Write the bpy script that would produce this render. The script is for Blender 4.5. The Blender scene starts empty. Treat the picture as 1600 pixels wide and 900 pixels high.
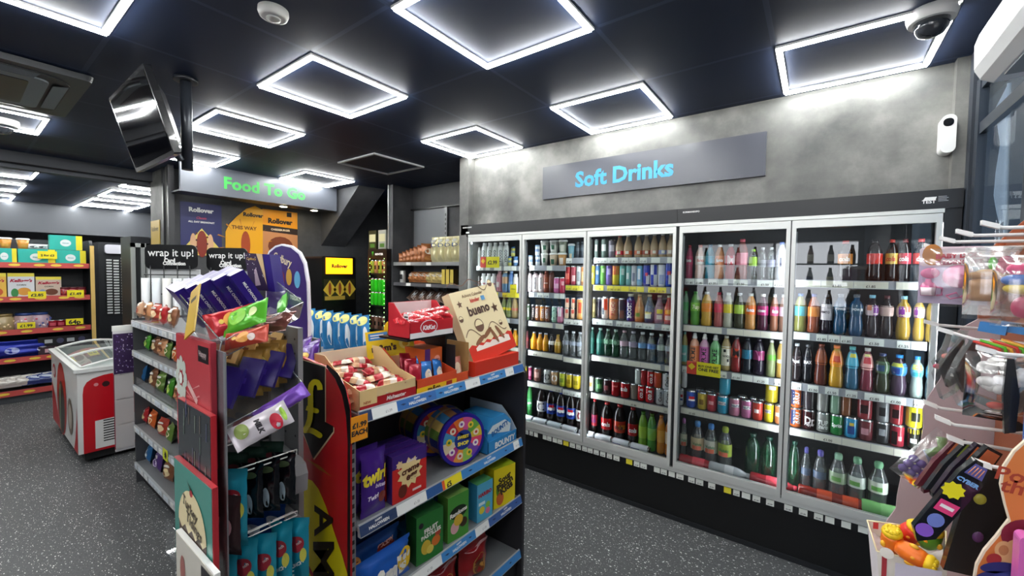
import bpy, math, random
from mathutils import Vector, Matrix
R = math.radians
scn = bpy.context.scene
COL = scn.collection
# ---------------------------------------------------------------- camera
YAW, PITCH, ROLL, FPX, EYE = R(36.3436), R(2.26543), R(0.77206), 647.61, 1.664
_f0 = Vector((-math.sin(YAW), math.cos(YAW), 0)); _r0 = Vector((math.cos(YAW), math.sin(YAW), 0)); _u0 = Vector((0, 0, 1))
_f = _f0 * math.cos(PITCH) - _u0 * math.sin(PITCH); _u = _u0 * math.cos(PITCH) + _f0 * math.sin(PITCH)
_r = _r0 * math.cos(ROLL) + _u * math.sin(ROLL); _u2 = _u * math.cos(ROLL) - _r0 * math.sin(ROLL)
cd = bpy.data.cameras.new('camera'); cam = bpy.data.objects.new('camera', cd); COL.objects.link(cam)
cd.sensor_width = 36; cd.lens = 36 * FPX / 1600; cd.clip_start = .02; cd.clip_end = 60
_m = Matrix((_r, _u2, -_f)).transposed().to_4x4(); _m.translation = Vector((0, 0, EYE)); cam.matrix_world = _m
scn.camera = cam
EYEP = Vector((0, 0, EYE))
def ray(x, y): return (_r * ((x - 800) / FPX) - _u2 * ((y - 450) / FPX) + _f)
def onx(x, y, X): d = ray(x, y); return EYEP + d * (X / d.x)
def ony(x, y, Y): d = ray(x, y); return EYEP + d * (Y / d.y)
def onz(x, y, z): d = ray(x, y); return EYEP + d * ((z - EYE) / d.z)
def dep(x, y, t): return EYEP + ray(x, y) * t
# ---------------------------------------------------------------- world, exposure
w = bpy.data.worlds.new('world'); scn.world = w; w.use_nodes = True
w.node_tree.nodes['Background'].inputs[0].default_value = (.10, .13, .17, 1)
w.node_tree.nodes['Background'].inputs[1].default_value = 2.4
vs = scn.view_settings; vs.view_transform = 'Standard'; vs.look = 'None'; vs.gamma = 1; vs.use_curve_mapping = False
vs.exposure = 1.68
LAMP = 27.0          # strength of the ceiling light strips
FRIDGE = 12.0         # strength of the strips inside the cooler
scn.cycles.transparent_max_bounces = 24
scn.cycles.max_bounces = 8
# ---------------------------------------------------------------- materials
_mc = {}
def lin(h):
    if not isinstance(h, str): return tuple(h)
    h = h.lstrip('#'); h = h if len(h) == 6 else ''.join(q * 2 for q in h); c = [int(h[i:i + 2], 16) / 255 for i in (0, 2, 4)]
    return tuple(x / 12.92 if x <= .04045 else ((x + .055) / 1.055) ** 2.4 for x in c)
def pm(c, rough=.4, metal=0.0, coat=0.0, spec=.5):
    k = ('pm', c, rough, metal, coat, spec)
    if k in _mc: return _mc[k]
    m = bpy.data.materials.new('paint_' + (c if isinstance(c, str) else 'c').lstrip('#')); m.use_nodes = True
    b = m.node_tree.nodes['Principled BSDF']
    b.inputs['Base Color'].default_value = (*lin(c), 1); b.inputs['Roughness'].default_value = rough
    b.inputs['Metallic'].default_value = metal; b.inputs['Coat Weight'].default_value = coat
    b.inputs['Specular IOR Level'].default_value = spec
    _mc[k] = m; return m
def em(c, s, name='glow'):
    k = ('em', c, s)
    if k in _mc: return _mc[k]
    m = bpy.data.materials.new(name); m.use_nodes = True; nt = m.node_tree; nt.nodes.clear()
    e = nt.nodes.new('ShaderNodeEmission'); e.inputs[0].default_value = (*lin(c), 1); e.inputs[1].default_value = s
    o = nt.nodes.new('ShaderNodeOutputMaterial'); nt.links.new(e.outputs[0], o.inputs[0]); _mc[k] = m; return m
def film(c=(1, 1, 1), refl=.06, rough=.02, body=0.0, bodyc=(.8, .8, .8), edge=.8):
    """thin clear sheet: transparent, a fresnel sheen, and a little body colour"""
    k = ('film', c, refl, rough, body, bodyc, edge)
    if k in _mc: return _mc[k]
    m = bpy.data.materials.new('clear_film'); m.use_nodes = True; nt = m.node_tree; nt.nodes.clear(); N = nt.nodes.new; L = nt.links.new
    t = N('ShaderNodeBsdfTransparent'); t.inputs[0].default_value = (*lin(c), 1)
    g = N('ShaderNodeBsdfGlossy'); g.inputs['Roughness'].default_value = rough
    lw = N('ShaderNodeFresnel'); lw.inputs[0].default_value = 1.45
    mt = N('ShaderNodeMath'); mt.operation = 'MULTIPLY_ADD'; mt.inputs[1].default_value = edge; mt.inputs[2].default_value = refl * .2; mt.use_clamp = True
    L(lw.outputs[0], mt.inputs[0])
    mix = N('ShaderNodeMixShader'); L(mt.outputs[0], mix.inputs[0])
    last = t
    if body > 0:
        d = N('ShaderNodeBsdfDiffuse'); d.inputs[0].default_value = (*lin(bodyc), 1)
        m2 = N('ShaderNodeMixShader'); m2.inputs[0].default_value = body; L(t.outputs[0], m2.inputs[1]); L(d.outputs[0], m2.inputs[2]); last = m2
    L(last.outputs[0], mix.inputs[1]); L(g.outputs[0], mix.inputs[2])
    o = N('ShaderNodeOutputMaterial'); L(mix.outputs[0], o.inputs[0]); _mc[k] = m; return m
def mottle(name, stops, scale=3, detail=6, rough=.6, bump=0, stretch=(1, 1, 1), spec=.5, rough2=.6):
    if name in _mc: return _mc[name]
    m = bpy.data.materials.new(name); m.use_nodes = True; nt = m.node_tree; N = nt.nodes.new; L = nt.links.new
    b = nt.nodes['Principled BSDF']; b.inputs['Roughness'].default_value = rough; b.inputs['Specular IOR Level'].default_value = spec
    tc = N('ShaderNodeTexCoord'); mp = N('ShaderNodeMapping'); mp.inputs['Scale'].default_value = stretch
    L(tc.outputs['Object'], mp.inputs[0]); n = N('ShaderNodeTexNoise'); n.inputs['Scale'].default_value = scale
    n.inputs['Detail'].default_value = detail; n.inputs['Roughness'].default_value = rough2; L(mp.outputs[0], n.inputs['Vector'])
    cr = N('ShaderNodeValToRGB'); L(n.outputs[0], cr.inputs[0])
    while len(cr.color_ramp.elements) < len(stops): cr.color_ramp.elements.new(.5)
    for e, (p, c) in zip(cr.color_ramp.elements, stops): e.position = p; e.color = (*lin(c), 1)
    L(cr.outputs[0], b.inputs['Base Color'])
    if bump:
        bp = N('ShaderNodeBump'); bp.inputs['Strength'].default_value = bump; bp.inputs['Distance'].default_value = .01
        L(n.outputs[0], bp.inputs['Height']); L(bp.outputs[0], b.inputs['Normal'])
    _mc[name] = m; return m
CONC = mottle('concrete_laminate', [(.32, '#4b4c4b'), (.5, '#686865'), (.66, '#888783')], 2.6, 9, .55, .05, rough2=.62)
CONCD = mottle('dark_shaded_concrete', [(.3, '#38393c'), (.7, '#56575a')], 2.6, 9, .6, .05)  # darker concrete, with the shade under the stairs put into its colour
STEEL = pm('#c9cbcb', .32, .85); ALU = pm('#d3d5d2', .38, .35); GREY = pm('#8b8e91', .42, .2); DGREY = pm('#3a3c40', .5)
BLACK = pm('#0b0c0f', .35); MBLACK = pm('#141519', .6); WHITE = pm('#f2f2f0', .4); OFFW = pm('#d9d9d4', .5); WIRE = pm('#e6e6e4', .3)
GLASS = film((.93, .96, .96), .10, .0, 0.0, edge=.9); ACRYL = film((.98, .985, .985), .05, .03, .02, (.85, .87, .9), edge=.4)
PET = film((.86, .9, .9), .25, .05, .10, (.75, .8, .8), edge=1.3); PETG = film((.35, .62, .45), .25, .05, .15, (.05, .25, .12), edge=1.3)
CELLO = film((.95, .95, .95), .5, .12, .06, (.9, .9, .9), edge=1.6)
# ---------------------------------------------------------------- mesh builder
_tc = {}
def tgeo(s, bold=.02, shear=0.0, space=1.0):
    k = (s, bold, shear, space)
    if k in _tc: return _tc[k]
    cu = bpy.data.curves.new('t', 'FONT'); cu.body = s; cu.size = 1; cu.offset = bold; cu.shear = shear; cu.space_character = space
    cu.resolution_u = 2; cu.fill_mode = 'FRONT'; cu.dimensions = '2D'
    ob = bpy.data.objects.new('t', cu); COL.objects.link(ob)
    dg = bpy.context.evaluated_depsgraph_get(); me = bpy.data.meshes.new_from_object(ob.evaluated_get(dg))
    v = [(p.co.x, p.co.y) for p in me.vertices]; f = [tuple(p.vertices) for p in me.polygons]
    bpy.data.objects.remove(ob); bpy.data.curves.remove(cu); bpy.data.meshes.remove(me)
    if v:
        x0 = min(p[0] for p in v); x1 = max(p[0] for p in v)
        v = [(p[0] - (x0 + x1) / 2, p[1] - .35) for p in v]; wd = x1 - x0
    else: wd = 0
    _tc[k] = (v, f, wd); return _tc[k]
class MB:
    def __init__(s): s.v = []; s.f = []; s.m = []; s.sm = []; s.mats = []; s.M = None
    def mi(s, m):
        if m not in s.mats: s.mats.append(m)
        return s.mats.index(m)
    def add(s, vs, fs, m, smooth=False):
        b = len(s.v)
        for p in vs:
            p = Vector(p)
            if s.M is not None: p = s.M @ p
            s.v.append(tuple(p))
        i = s.mi(m)
        for f in fs: s.f.append(tuple(b + k for k in f)); s.m.append(i); s.sm.append(smooth)
        return s
    def box(s, x0, x1, y0, y1, z0, z1, m):
        x0, x1 = min(x0, x1), max(x0, x1); y0, y1 = min(y0, y1), max(y0, y1); z0, z1 = min(z0, z1), max(z0, z1)
        vs = [(x, y, z) for z in (z0, z1) for y in (y0, y1) for x in (x0, x1)]
        return s.add(vs, [(0, 2, 3, 1), (4, 5, 7, 6), (0, 1, 5, 4), (2, 6, 7, 3), (0, 4, 6, 2), (1, 3, 7, 5)], m)
    def rbox(s, x0, x1, y0, y1, z0, z1, m, r=.01, ax='y', n=4):
        """box with rounded corners in the plane across ax"""
        if ax == 'y': a0, a1, b0, b1, c0, c1 = x0, x1, z0, z1, y0, y1; mk = lambda a, b, c: (a, c, b)
        elif ax == 'x': a0, a1, b0, b1, c0, c1 = y0, y1, z0, z1, x0, x1; mk = lambda a, b, c: (c, a, b)
        else: a0, a1, b0, b1, c0, c1 = x0, x1, y0, y1, z0, z1; mk = lambda a, b, c: (a, b, c)
        pts = rrect(a0, a1, b0, b1, r, n)
        return s.prism([(mk(a, b, c0), mk(a, b, c1)) for a, b in pts], m)
    def prism(s, pairs, m, smooth=False):
        n = len(pairs); vs = [p[0] for p in pairs] + [p[1] for p in pairs]
        fs = [tuple(range(n))[::-1], tuple(range(n, 2 * n))] + [(i, (i + 1) % n, n + (i + 1) % n, n + i) for i in range(n)]
        return s.add(vs, fs, m, smooth)
    def poly(s, pts, m): return s.add(pts, [tuple(range(len(pts)))], m)
    def lathe(s, prof, m, seg=16, c=(0, 0, 0), ax='z', sx=1, sy=1, capb=True, capt=True, sq=0):
        vs = []; fs = []; n = len(prof)
        for r, z in prof:
            for k in range(seg):
                a = 2 * math.pi * k / seg; ca, sa = math.cos(a), math.sin(a)
                if sq: q = (abs(ca) ** sq + abs(sa) ** sq) ** (-1 / sq)
                else: q = 1
                p = (r * ca * sx * q, r * sa * sy * q, z)
                if ax == 'x': p = (p[2], p[0], p[1])
                elif ax == 'y': p = (p[0], p[2], p[1])
                vs.append((p[0] + c[0], p[1] + c[1], p[2] + c[2]))
        for i in range(n - 1):
            for k in range(seg):
                a, b = i * seg + k, i * seg + (k + 1) % seg; fs.append((a, b, b + seg, a + seg))
        if ax == 'y': fs = [f[::-1] for f in fs]
        s.add(vs, fs, m, True)
        b0 = len(s.v) - len(vs); i = s.mi(m)
        if capb: s.f.append(tuple(b0 + k for k in range(seg))[::-1]); s.m.append(i); s.sm.append(False)
        if capt: s.f.append(tuple(b0 + (n - 1) * seg + k for k in range(seg))); s.m.append(i); s.sm.append(False)
        return s
    def ball(s, c, r, m, sx=1, sy=1, sz=1, seg=14, rg=8):
        return s.lathe([(max(1e-4, r * math.sin(math.pi * i / rg)), -r * sz * math.cos(math.pi * i / rg)) for i in range(rg + 1)], m, seg, c, 'z', sx, sy)
    def tube(s, pts, r, m, seg=6):
        pts = [Vector(p) for p in pts]; vs = []; fs = []; n = len(pts)
        for i, p in enumerate(pts):
            d = (pts[min(i + 1, n - 1)] - pts[max(i - 1, 0)]).normalized()
            a = Vector((0, 0, 1)) if abs(d.z) < .9 else Vector((1, 0, 0)); u = d.cross(a).normalized(); w_ = d.cross(u)
            for k in range(seg):
                t = 2 * math.pi * k / seg; vs.append(p + u * (r * math.cos(t)) + w_ * (r * math.sin(t)))
        for i in range(n - 1):
            for k in range(seg):
                a, b = i * seg + k, i * seg + (k + 1) % seg; fs.append((a, b, b + seg, a + seg))
        fs += [tuple(range(seg))[::-1], tuple((n - 1) * seg + k for k in range(seg))]
        return s.add(vs, fs, m, True)
    def grid(s, fn, nu, nv, m, smooth=True, both=False):
        vs = [fn(i / nu, j / nv) for j in range(nv + 1) for i in range(nu + 1)]; q = nu + 1
        return s.add(vs, [(j * q + i, j * q + i + 1, (j + 1) * q + i + 1, (j + 1) * q + i) for j in range(nv) for i in range(nu)], m, smooth)
    def text(s, t, o, u, v, size, m, bold=.02, shear=0.0, width=None, space=1.0):
        vs, fs, wd = tgeo(t, bold, shear, space)
        if width: size = width / max(wd, .01)
        o, u, v = Vector(o), Vector(u).normalized(), Vector(v).normalized()
        return s.add([o + u * (x * size) + v * (y * size) for x, y in vs], fs, m)
    def tmap(s, t, fn, size, m, bold=.02, shear=0.0, width=None, sy=1.0, space=1.0):
        vs, fs, wd = tgeo(t, bold, shear, space)
        if width: size = width / max(wd, .01)
        return s.add([fn(x * size, y * size * sy) for x, y in vs], fs, m)
    def build(s, name, parent=None, loc=None):
        me = bpy.data.meshes.new(name); me.from_pydata(s.v, [], s.f)
        for m in s.mats: me.materials.append(m)
        me.polygons.foreach_set('material_index', s.m); me.polygons.foreach_set('use_smooth', s.sm); me.update()
        o = bpy.data.objects.new(name, me); COL.objects.link(o)
        if parent is not None: o.parent = parent
        if loc is not None: o.location = loc
        return o
def rrect(a0, a1, b0, b1, r, n=4):
    out = []
    for ca, cb, s0 in ((a1 - r, b1 - r, 0), (a0 + r, b1 - r, 90), (a0 + r, b0 + r, 180), (a1 - r, b0 + r, 270)):
        for k in range(n + 1): t = R(s0 + 90 * k / n); out.append((ca + r * math.cos(t), cb + r * math.sin(t)))
    return out
def disc(o, u, v, r, n=24, ry=None):
    o, u, v = Vector(o), Vector(u), Vector(v); ry = ry or r
    return [o + u * (r * math.cos(2 * math.pi * k / n)) + v * (ry * math.sin(2 * math.pi * k / n)) for k in range(n)]
def tag(o, label=None, cat=None, group=None, kind=None):
    if label: o['label'] = label
    if cat: o['category'] = cat
    if group: o['group'] = group
    if kind: o['kind'] = kind
    return o
def empty(name, loc=(0, 0, 0), rz=0.0, rot=None):
    o = bpy.data.objects.new(name, None); COL.objects.link(o); o.location = loc; o.rotation_euler = rot if rot else (0, 0, rz)
    o.empty_display_size = .05; return o
KIDS = {}
def kids(o): return list(o.children)
def copy_tree(o, parent=None):
    c = o.copy(); COL.objects.link(c)
    if parent is not None: c.parent = parent
    for ch in kids(o): copy_tree(ch, c)
    return c
def thing(name, label, cat, loc=(0, 0, 0), rz=0.0, group=None, rot=None):
    return tag(empty(name, loc, rz, rot), label, cat, group)
def struct(name, mb, parent=None):
    o = mb.build(name, parent); o['kind'] = 'structure'; return o
_proto = {}
def inst(key, maker, loc, rz=0.0, label=None, cat=None, group=None, rot=None, scale=None):
    """first use places the thing itself, later uses place a copy of it and its parts"""
    if key not in _proto: _proto[key] = maker(); o = _proto[key]
    else: o = copy_tree(_proto[key])
    o.location = loc; o.rotation_euler = rot if rot else (0, 0, rz)
    if scale: o.scale = scale
    if cat and cat not in ('box', 'toy pack') and o.name.split('.')[0] in ('sweet_bag', 'sweet_packet', 'chocolate_bar', 'snack_box'): o.name = cat.replace(' ', '_')
    for k in ('label', 'category', 'group'):
        if k in o.keys(): del o[k]
    return tag(o, label, cat, group)
# ================================================================ THE ROOM
ZC = 2.704
WY = 2.91      # concrete wall above the cooler
def floor_mat():
    m = bpy.data.materials.new('speckled_vinyl'); m.use_nodes = True; nt = m.node_tree; N = nt.nodes.new; L = nt.links.new
    b = nt.nodes['Principled BSDF']; b.inputs['Roughness'].default_value = .5; b.inputs['Specular IOR Level'].default_value = .35
    tc = N('ShaderNodeTexCoord'); last = None
    base = N('ShaderNodeValToRGB'); n = N('ShaderNodeTexNoise'); n.inputs['Scale'].default_value = 90; n.inputs['Detail'].default_value = 3
    L(tc.outputs['Object'], n.inputs['Vector']); L(n.outputs[0], base.inputs[0])
    base.color_ramp.elements[0].position = .35; base.color_ramp.elements[0].color = (*lin('#4c4e50'), 1)
    base.color_ramp.elements[1].position = .65; base.color_ramp.elements[1].color = (*lin('#5c5e5f'), 1)
    last = base.outputs[0]
    for sc, th, col, rot in ((46, .17, '#f2f2ee', .4), (74, .16, '#dcdcd8', 1.3), (36, .11, '#d2d4d4', 2.2), (70, .15, '#26272a', .9)):
        mp = N('ShaderNodeMapping'); mp.inputs['Rotation'].default_value = (0, 0, rot); mp.inputs['Scale'].default_value = (1, 2.0, 1)
        L(tc.outputs['Object'], mp.inputs[0])
        v = N('ShaderNodeTexVoronoi'); v.inputs['Scale'].default_value = sc; L(mp.outputs[0], v.inputs['Vector'])
        sp = N('ShaderNodeSeparateColor'); L(v.outputs['Color'], sp.inputs[0])
        mu = N('ShaderNodeMath'); mu.operation = 'MULTIPLY'; mu.inputs[1].default_value = th * 1.75; L(sp.outputs[0], mu.inputs[0])
        lt = N('ShaderNodeMath'); lt.operation = 'LESS_THAN'; L(v.outputs['Distance'], lt.inputs[0]); L(mu.outputs[0], lt.inputs[1])
        g = N('ShaderNodeMath'); g.operation = 'GREATER_THAN'; g.inputs[1].default_value = .35; L(sp.outputs[1], g.inputs[0])
        a = N('ShaderNodeMath'); a.operation = 'MULTIPLY'; L(lt.outputs[0], a.inputs[0]); L(g.outputs[0], a.inputs[1])
        mx = N('ShaderNodeMix'); mx.data_type = 'RGBA'; L(a.outputs[0], mx.inputs[0]); L(last, mx.inputs[6]); mx.inputs[7].default_value = (*lin(col), 1)
        last = mx.outputs[2]
    L(last, b.inputs['Base Color']); return m
def ceil_mat():
    m = bpy.data.materials.new('dark_ceiling_tiles'); m.use_nodes = True; nt = m.node_tree; N = nt.nodes.new; L = nt.links.new
    b = nt.nodes['Principled BSDF']; b.inputs['Roughness'].default_value = .55; b.inputs['Specular IOR Level'].default_value = .25
    tc = N('ShaderNodeTexCoord'); s = N('ShaderNodeSeparateXYZ'); L(tc.outputs['Object'], s.inputs[0]); outs = []
    for ax, off in ((0, .794 + 60), (1, -2.253 + 60)):
        a = N('ShaderNodeMath'); a.operation = 'ADD'; a.inputs[1].default_value = off; L(s.outputs[ax], a.inputs[0])
        d = N('ShaderNodeMath'); d.operation = 'DIVIDE'; d.inputs[1].default_value = 1.2 if ax == 0 else 1.2; L(a.outputs[0], d.inputs[0])
        f = N('ShaderNodeMath'); f.operation = 'FRACT'; L(d.outputs[0], f.inputs[0])
        p = N('ShaderNodeMath'); p.operation = 'PINGPONG'; p.inputs[1].default_value = .25; L(f.outputs[0], p.inputs[0])
        l = N('ShaderNodeMath'); l.operation = 'LESS_THAN'; l.inputs[1].default_value = .0085; L(p.outputs[0], l.inputs[0]); outs.append(l)
    mx = N('ShaderNodeMath'); mx.operation = 'MAXIMUM'; L(outs[0].outputs[0], mx.inputs[0]); L(outs[1].outputs[0], mx.inputs[1])
    c = N('ShaderNodeMix'); c.data_type = 'RGBA'; c.inputs[6].default_value = (*lin('#1b2740'), 1); c.inputs[7].default_value = (*lin('#303c55'), 1)
    L(mx.outputs[0], c.inputs[0]); L(c.outputs[2], b.inputs['Base Color']); return m
CEIL = ceil_mat()
XL = -13.0; YB = -2.6; XR = .56; YF = 5.2
struct('floor', MB().box(XL, XR + 1.6, YB, YF, -.1, 0, floor_mat()))
struct('ceiling', MB().box(XL, XR + .1, YB, YF, ZC, ZC + .12, CEIL))
wm = MB()
wm.box(-2.59, XR, WY, WY + .1, 2.03, ZC, CONC)
wm.box(.5, XR, 2.86, WY, 2.03, ZC, CONC)
struct('wall_back', wm)
struct('wall_return', MB().box(-2.70, -2.59, 2.83, 3.62, 0, ZC, CONC))
wa = MB()
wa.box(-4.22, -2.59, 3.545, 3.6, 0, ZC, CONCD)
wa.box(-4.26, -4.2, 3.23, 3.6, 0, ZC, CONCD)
struct('wall_alcove', wa)
struct('trim_1', MB().box(-4.275, -4.262, 3.215, 3.245, 0, ZC, pm('#b4b6b6', .35, .4)))
ws = MB()
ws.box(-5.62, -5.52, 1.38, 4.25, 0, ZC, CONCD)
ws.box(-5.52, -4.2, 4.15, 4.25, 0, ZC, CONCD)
struct('wall_food', ws)
# stair bulkhead: boxed-in flight that comes down out of the ceiling beside the food sign
st = MB()
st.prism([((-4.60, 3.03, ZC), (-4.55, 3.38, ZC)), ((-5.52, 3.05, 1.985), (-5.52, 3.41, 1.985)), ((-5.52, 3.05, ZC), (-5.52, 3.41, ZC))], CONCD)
struct('trim_2', st)
struct('wall_pillar', MB().box(-6.05, -5.56, 1.36, 1.75, 0, ZC, CONC))
tr = MB(); tr.box(-5.56, -5.51, 1.34, 1.38, 0, ZC, pm('#2a2b2e', .4)); tr.box(-5.51, -5.38, 1.36, 1.40, 0, ZC, CONC); tr.box(-5.38, -5.34, 1.34, 1.39, 0, ZC, pm('#2a2b2e', .4))
struct('trim_3', tr)
# left / far walls, beam and dropped header
DARKW = pm('#34363b', .6)
struct('wall_left', MB().box(XL - .1, XL, YB, YF, 0, ZC, DARKW))
struct('wall_far', MB().box(XL, -5.9, 2.6, 2.7, 0, ZC, DARKW))
struct('wall_front', MB().box(XL, XR + .1, YB - .1, YB, 0, ZC, pm('#4a4c50', .6)))
struct('trim_4', MB().box(-5.62, -5.52, 4.25, YF, 0, ZC, DARKW))
bm = MB(); bm.box(-6.35, -5.95, YB, 1.5, ZC - .10, ZC, pm('#2c2f36', .6)); bm.box(-6.15, -6.05, YB, 1.4, ZC - .14, ZC - .09, pm('#3a3d44', .6))
struct('trim_5', bm)
struct('trim_6', MB().box(-10.9, -10.6, YB, 2.6, 2.22, ZC, pm('#55585e', .6)))
# right wall: dark door frame and glazing toward the street
FR = pm('#2a323d', .4, .2); FRL = pm('#5d6875', .4, .2)
wr = MB(); wr.box(XR, XR + .02, 2.78, WY + .1, 0, ZC, pm('#1e2530', .5)); wr.box(XR, XR + .1, YB, YF, 2.55, ZC, pm('#252d38', .5)); wr.box(XR, XR + .1, YB, .3, 0, ZC, pm('#5b5f66', .5))
wr.box(XR, XR + .02, WY, YF, 0, ZC, pm('#1e2530', .5))
struct('wall_right', wr)
wf = MB()
for y in (2.72, 2.12, 1.2, .3): wf.box(XR - .01, XR + .02, y, y + .05, 0, 2.55, FR)
for z in (0.0, 2.30, 2.50): wf.box(XR - .005, XR + .018, .3, 2.78, z, z + .05, FR)
wfo = struct('window_1', wf)
g = MB().box(XR + .004, XR + .010, .33, 2.75, .02, 2.53, film((.9, .94, .96), .05, .0, 0.0, edge=.3)).build('pane', wfo)
struct('trim_7', MB().box(.545, XR, 2.80, 2.86, 0, ZC, pm('#2d333c', .45)))
# outside seen through the glazing
struct('trim_8', MB().box(3.0, 3.1, -1.0, 16.0, 0, 6.5, pm('#202832', .8)))
struct('ground', MB().box(XR + 1.6, 3.0, YB, 9, -.1, 0, pm('#4a4d50', .8)))
# ================================================================ CEILING FITTINGS
def make_light():
    t = empty('ceiling_light')
    a = MB(); h = .292; k = .270; z1 = 0; z0 = -.014; h = .296
    for q in ((-h, h, -h, -k), (-h, h, k, h), (-h, -k, -k, k), (k, h, -k, k)): a.box(q[0], q[1], q[2], q[3], z0 + .004, z1, pm('#e9e9e6', .5))
    a.build('frame', t)
    e = MB(); h -= .0085; k += .0035
    for q in ((-h, h, -h, -k), (-h, h, k, h), (-h, -k, -k, k), (k, h, -k, k)): e.box(q[0], q[1], q[2], q[3], z0 - .005, z0 + .003, em('#f8faf8', LAMP, 'led_diffuser'))
    e.build('diffuser', t); return t
def tilec(i, j): return (-.794 + .6 * i + .3, 2.253 + .6 * j + .3, ZC)
LG = 'square strip lights set in the dark ceiling'
for i, j, lab in ((-1, 0, 'square ceiling light just in front of the soft drinks sign'), (1, 0, 'square ceiling light beside the white dome camera'),
                  (-3, 0, 'square ceiling light touching the left end of the concrete cooler wall'), (-1, -2, 'largest square ceiling light, one tile row nearer than the one by the drinks sign'),
                  (-3, -2, 'square ceiling light right of the hanging television, above the chocolate gondola'), (-5, -2, 'square ceiling light just behind the television pole, above food sign'),
                  (-7, -2, 'square ceiling light half hidden behind the television, above the food sign'), (-7, 0, 'square ceiling light at the right end of the food to go sign'),
                  (-3, -4, 'square ceiling light nearest the air conditioning cassette'), (-7, -4, 'square ceiling light left of the television, under the air conditioning cassette')):
    inst('light', make_light, tilec(i, j), 0, lab, 'ceiling light', LG)
for i, j, lab in ((-1, -6, 'unseen square ceiling light behind the camera above the aisle'), (-4, -6, 'unseen square ceiling light behind the camera, left of the aisle'), (1, -3, 'unseen square ceiling light near the street window, overhead'), (-6, -6, 'unseen square ceiling light behind the camera above the left gondola aisle'), (1, -6, 'unseen square ceiling light behind the camera near the till'), (-1, -5 - 3, 'unseen square ceiling light farthest behind the camera'), (-4, -8, 'unseen square ceiling light by the front wall, left of the till'), (-8, -6, 'unseen square ceiling light behind the camera above the freezer aisle')):
    inst('light', make_light, tilec(i, j), 0, lab, 'ceiling light', LG)  # unseen lights out of view, added for illumination and reflections
WORDS = ['nearest', 'second nearest', 'third nearest', 'farthest']
for n, x in enumerate((-6.75, -8.0, -9.35, -10.75 + .35)):
    inst('light', make_light, (x - .1, 1.67, ZC), 0, '%s of the four square lights in the row left of the pillar' % WORDS[n], 'ceiling light', 'far square ceiling lights', scale=(1.45, 1.2, 1))
for n, x in enumerate((-7.2, -8.7, -10.2)):
    inst('light', make_light, (x, .27, ZC), 0, '%s of the square lights above the far grocery shelving' % ('nearest', 'middle', 'farthest')[n], 'ceiling light', 'far square ceiling lights', scale=(1.45, 1.2, 1))
# unlit frame
t = thing('ceiling_light', 'unlit square ceiling light frame left of the lit one by the cooler wall', 'ceiling light', tilec(-5, 0))
a = MB(); h = .292; k = .270
for q in ((-h, h, -h, -k), (-h, h, k, h), (-h, -k, -k, k), (k, h, -k, k)): a.box(*q, -.014, 0, pm('#cfd2d4', .5))
a.build('frame', t)
# dome camera by the right light and a round detector near the top edge
def dome_camera(loc, lab, r=.062, cat='security camera', name='dome_camera'):
    t = thing(name, lab, cat, loc)
    MB().lathe([(r, 0), (r * 1.02, -.02), (r * .92, -.045)], WHITE, 24, capt=True).build('base', t)
    MB().lathe([(r * .72, -.045), (r * .68, -.07), (r * .5, -.092), (r * .2, -.103), (.001, -.105)], pm('#30343a', .1, 0, 1), 24).build('lens_dome', t)
    return t
dome_camera((.325, 2.30, ZC), 'white dome camera overlapping the corner of the right ceiling light', .075)
t = thing('smoke_detector', 'round white detector on the dark ceiling between two square lights', 'detector', (-1.80, .80, ZC))
MB().lathe([(.055, 0), (.056, -.015), (.05, -.03), (.042, -.034)], pm('#dcdcd8', .45), 28).build('base', t)
MB().lathe([(.026, -.034), (.026, -.038), (.020, -.040), (.001, -.040)], pm('#b9bab8', .45), 24).build('sensor_cap', t)
dome_camera((-4.75, .245, ZC - .0), 'small white camera on the ceiling beyond the air conditioning cassette', .09)
# air-conditioning cassette
t = thing('air_conditioner', 'dark ceiling air conditioning cassette with square louvred grille', 'air conditioner', (-3.70, .03, ZC))
ACG = pm('#33373c', .45); a = MB(); H = .47
a.prism([((x, y, -.005), (x * .985, y * .985, -.035)) for x, y in rrect(-H, H, -H, H, .03)], ACG); a.build('panel', t)
a = MB(); a.prism([((x, y, -.0345), (x, y, -.0405)) for x, y in rrect(-.40, .40, -.40, .40, .14, 8)], pm('#0a0b0e', .5)); a.build('recess', t)
a = MB(); a.prism([((x, y, -.040), (x, y, -.05)) for x, y in rrect(-.32, .32, -.32, .32, .05, 6)], pm('#7c858a', .5))
a.prism([((x, y, -.049), (x, y, -.054)) for x, y in rrect(-.25, .25, -.25, .25, .02, 3)], pm('#14161c', .4)); a.build('grille', t)
a = MB()
for k in range(4):
    a.M = Matrix.Rotation(R(90 * k), 4, 'Z'); a.add([(-.28, -.395, -.042), (.28, -.395, -.042), (.26, -.335, -.052), (-.26, -.335, -.052)], [(0, 1, 2, 3)], pm('#596067', .45))
a.M = None; a.build('louvre', t)
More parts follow.
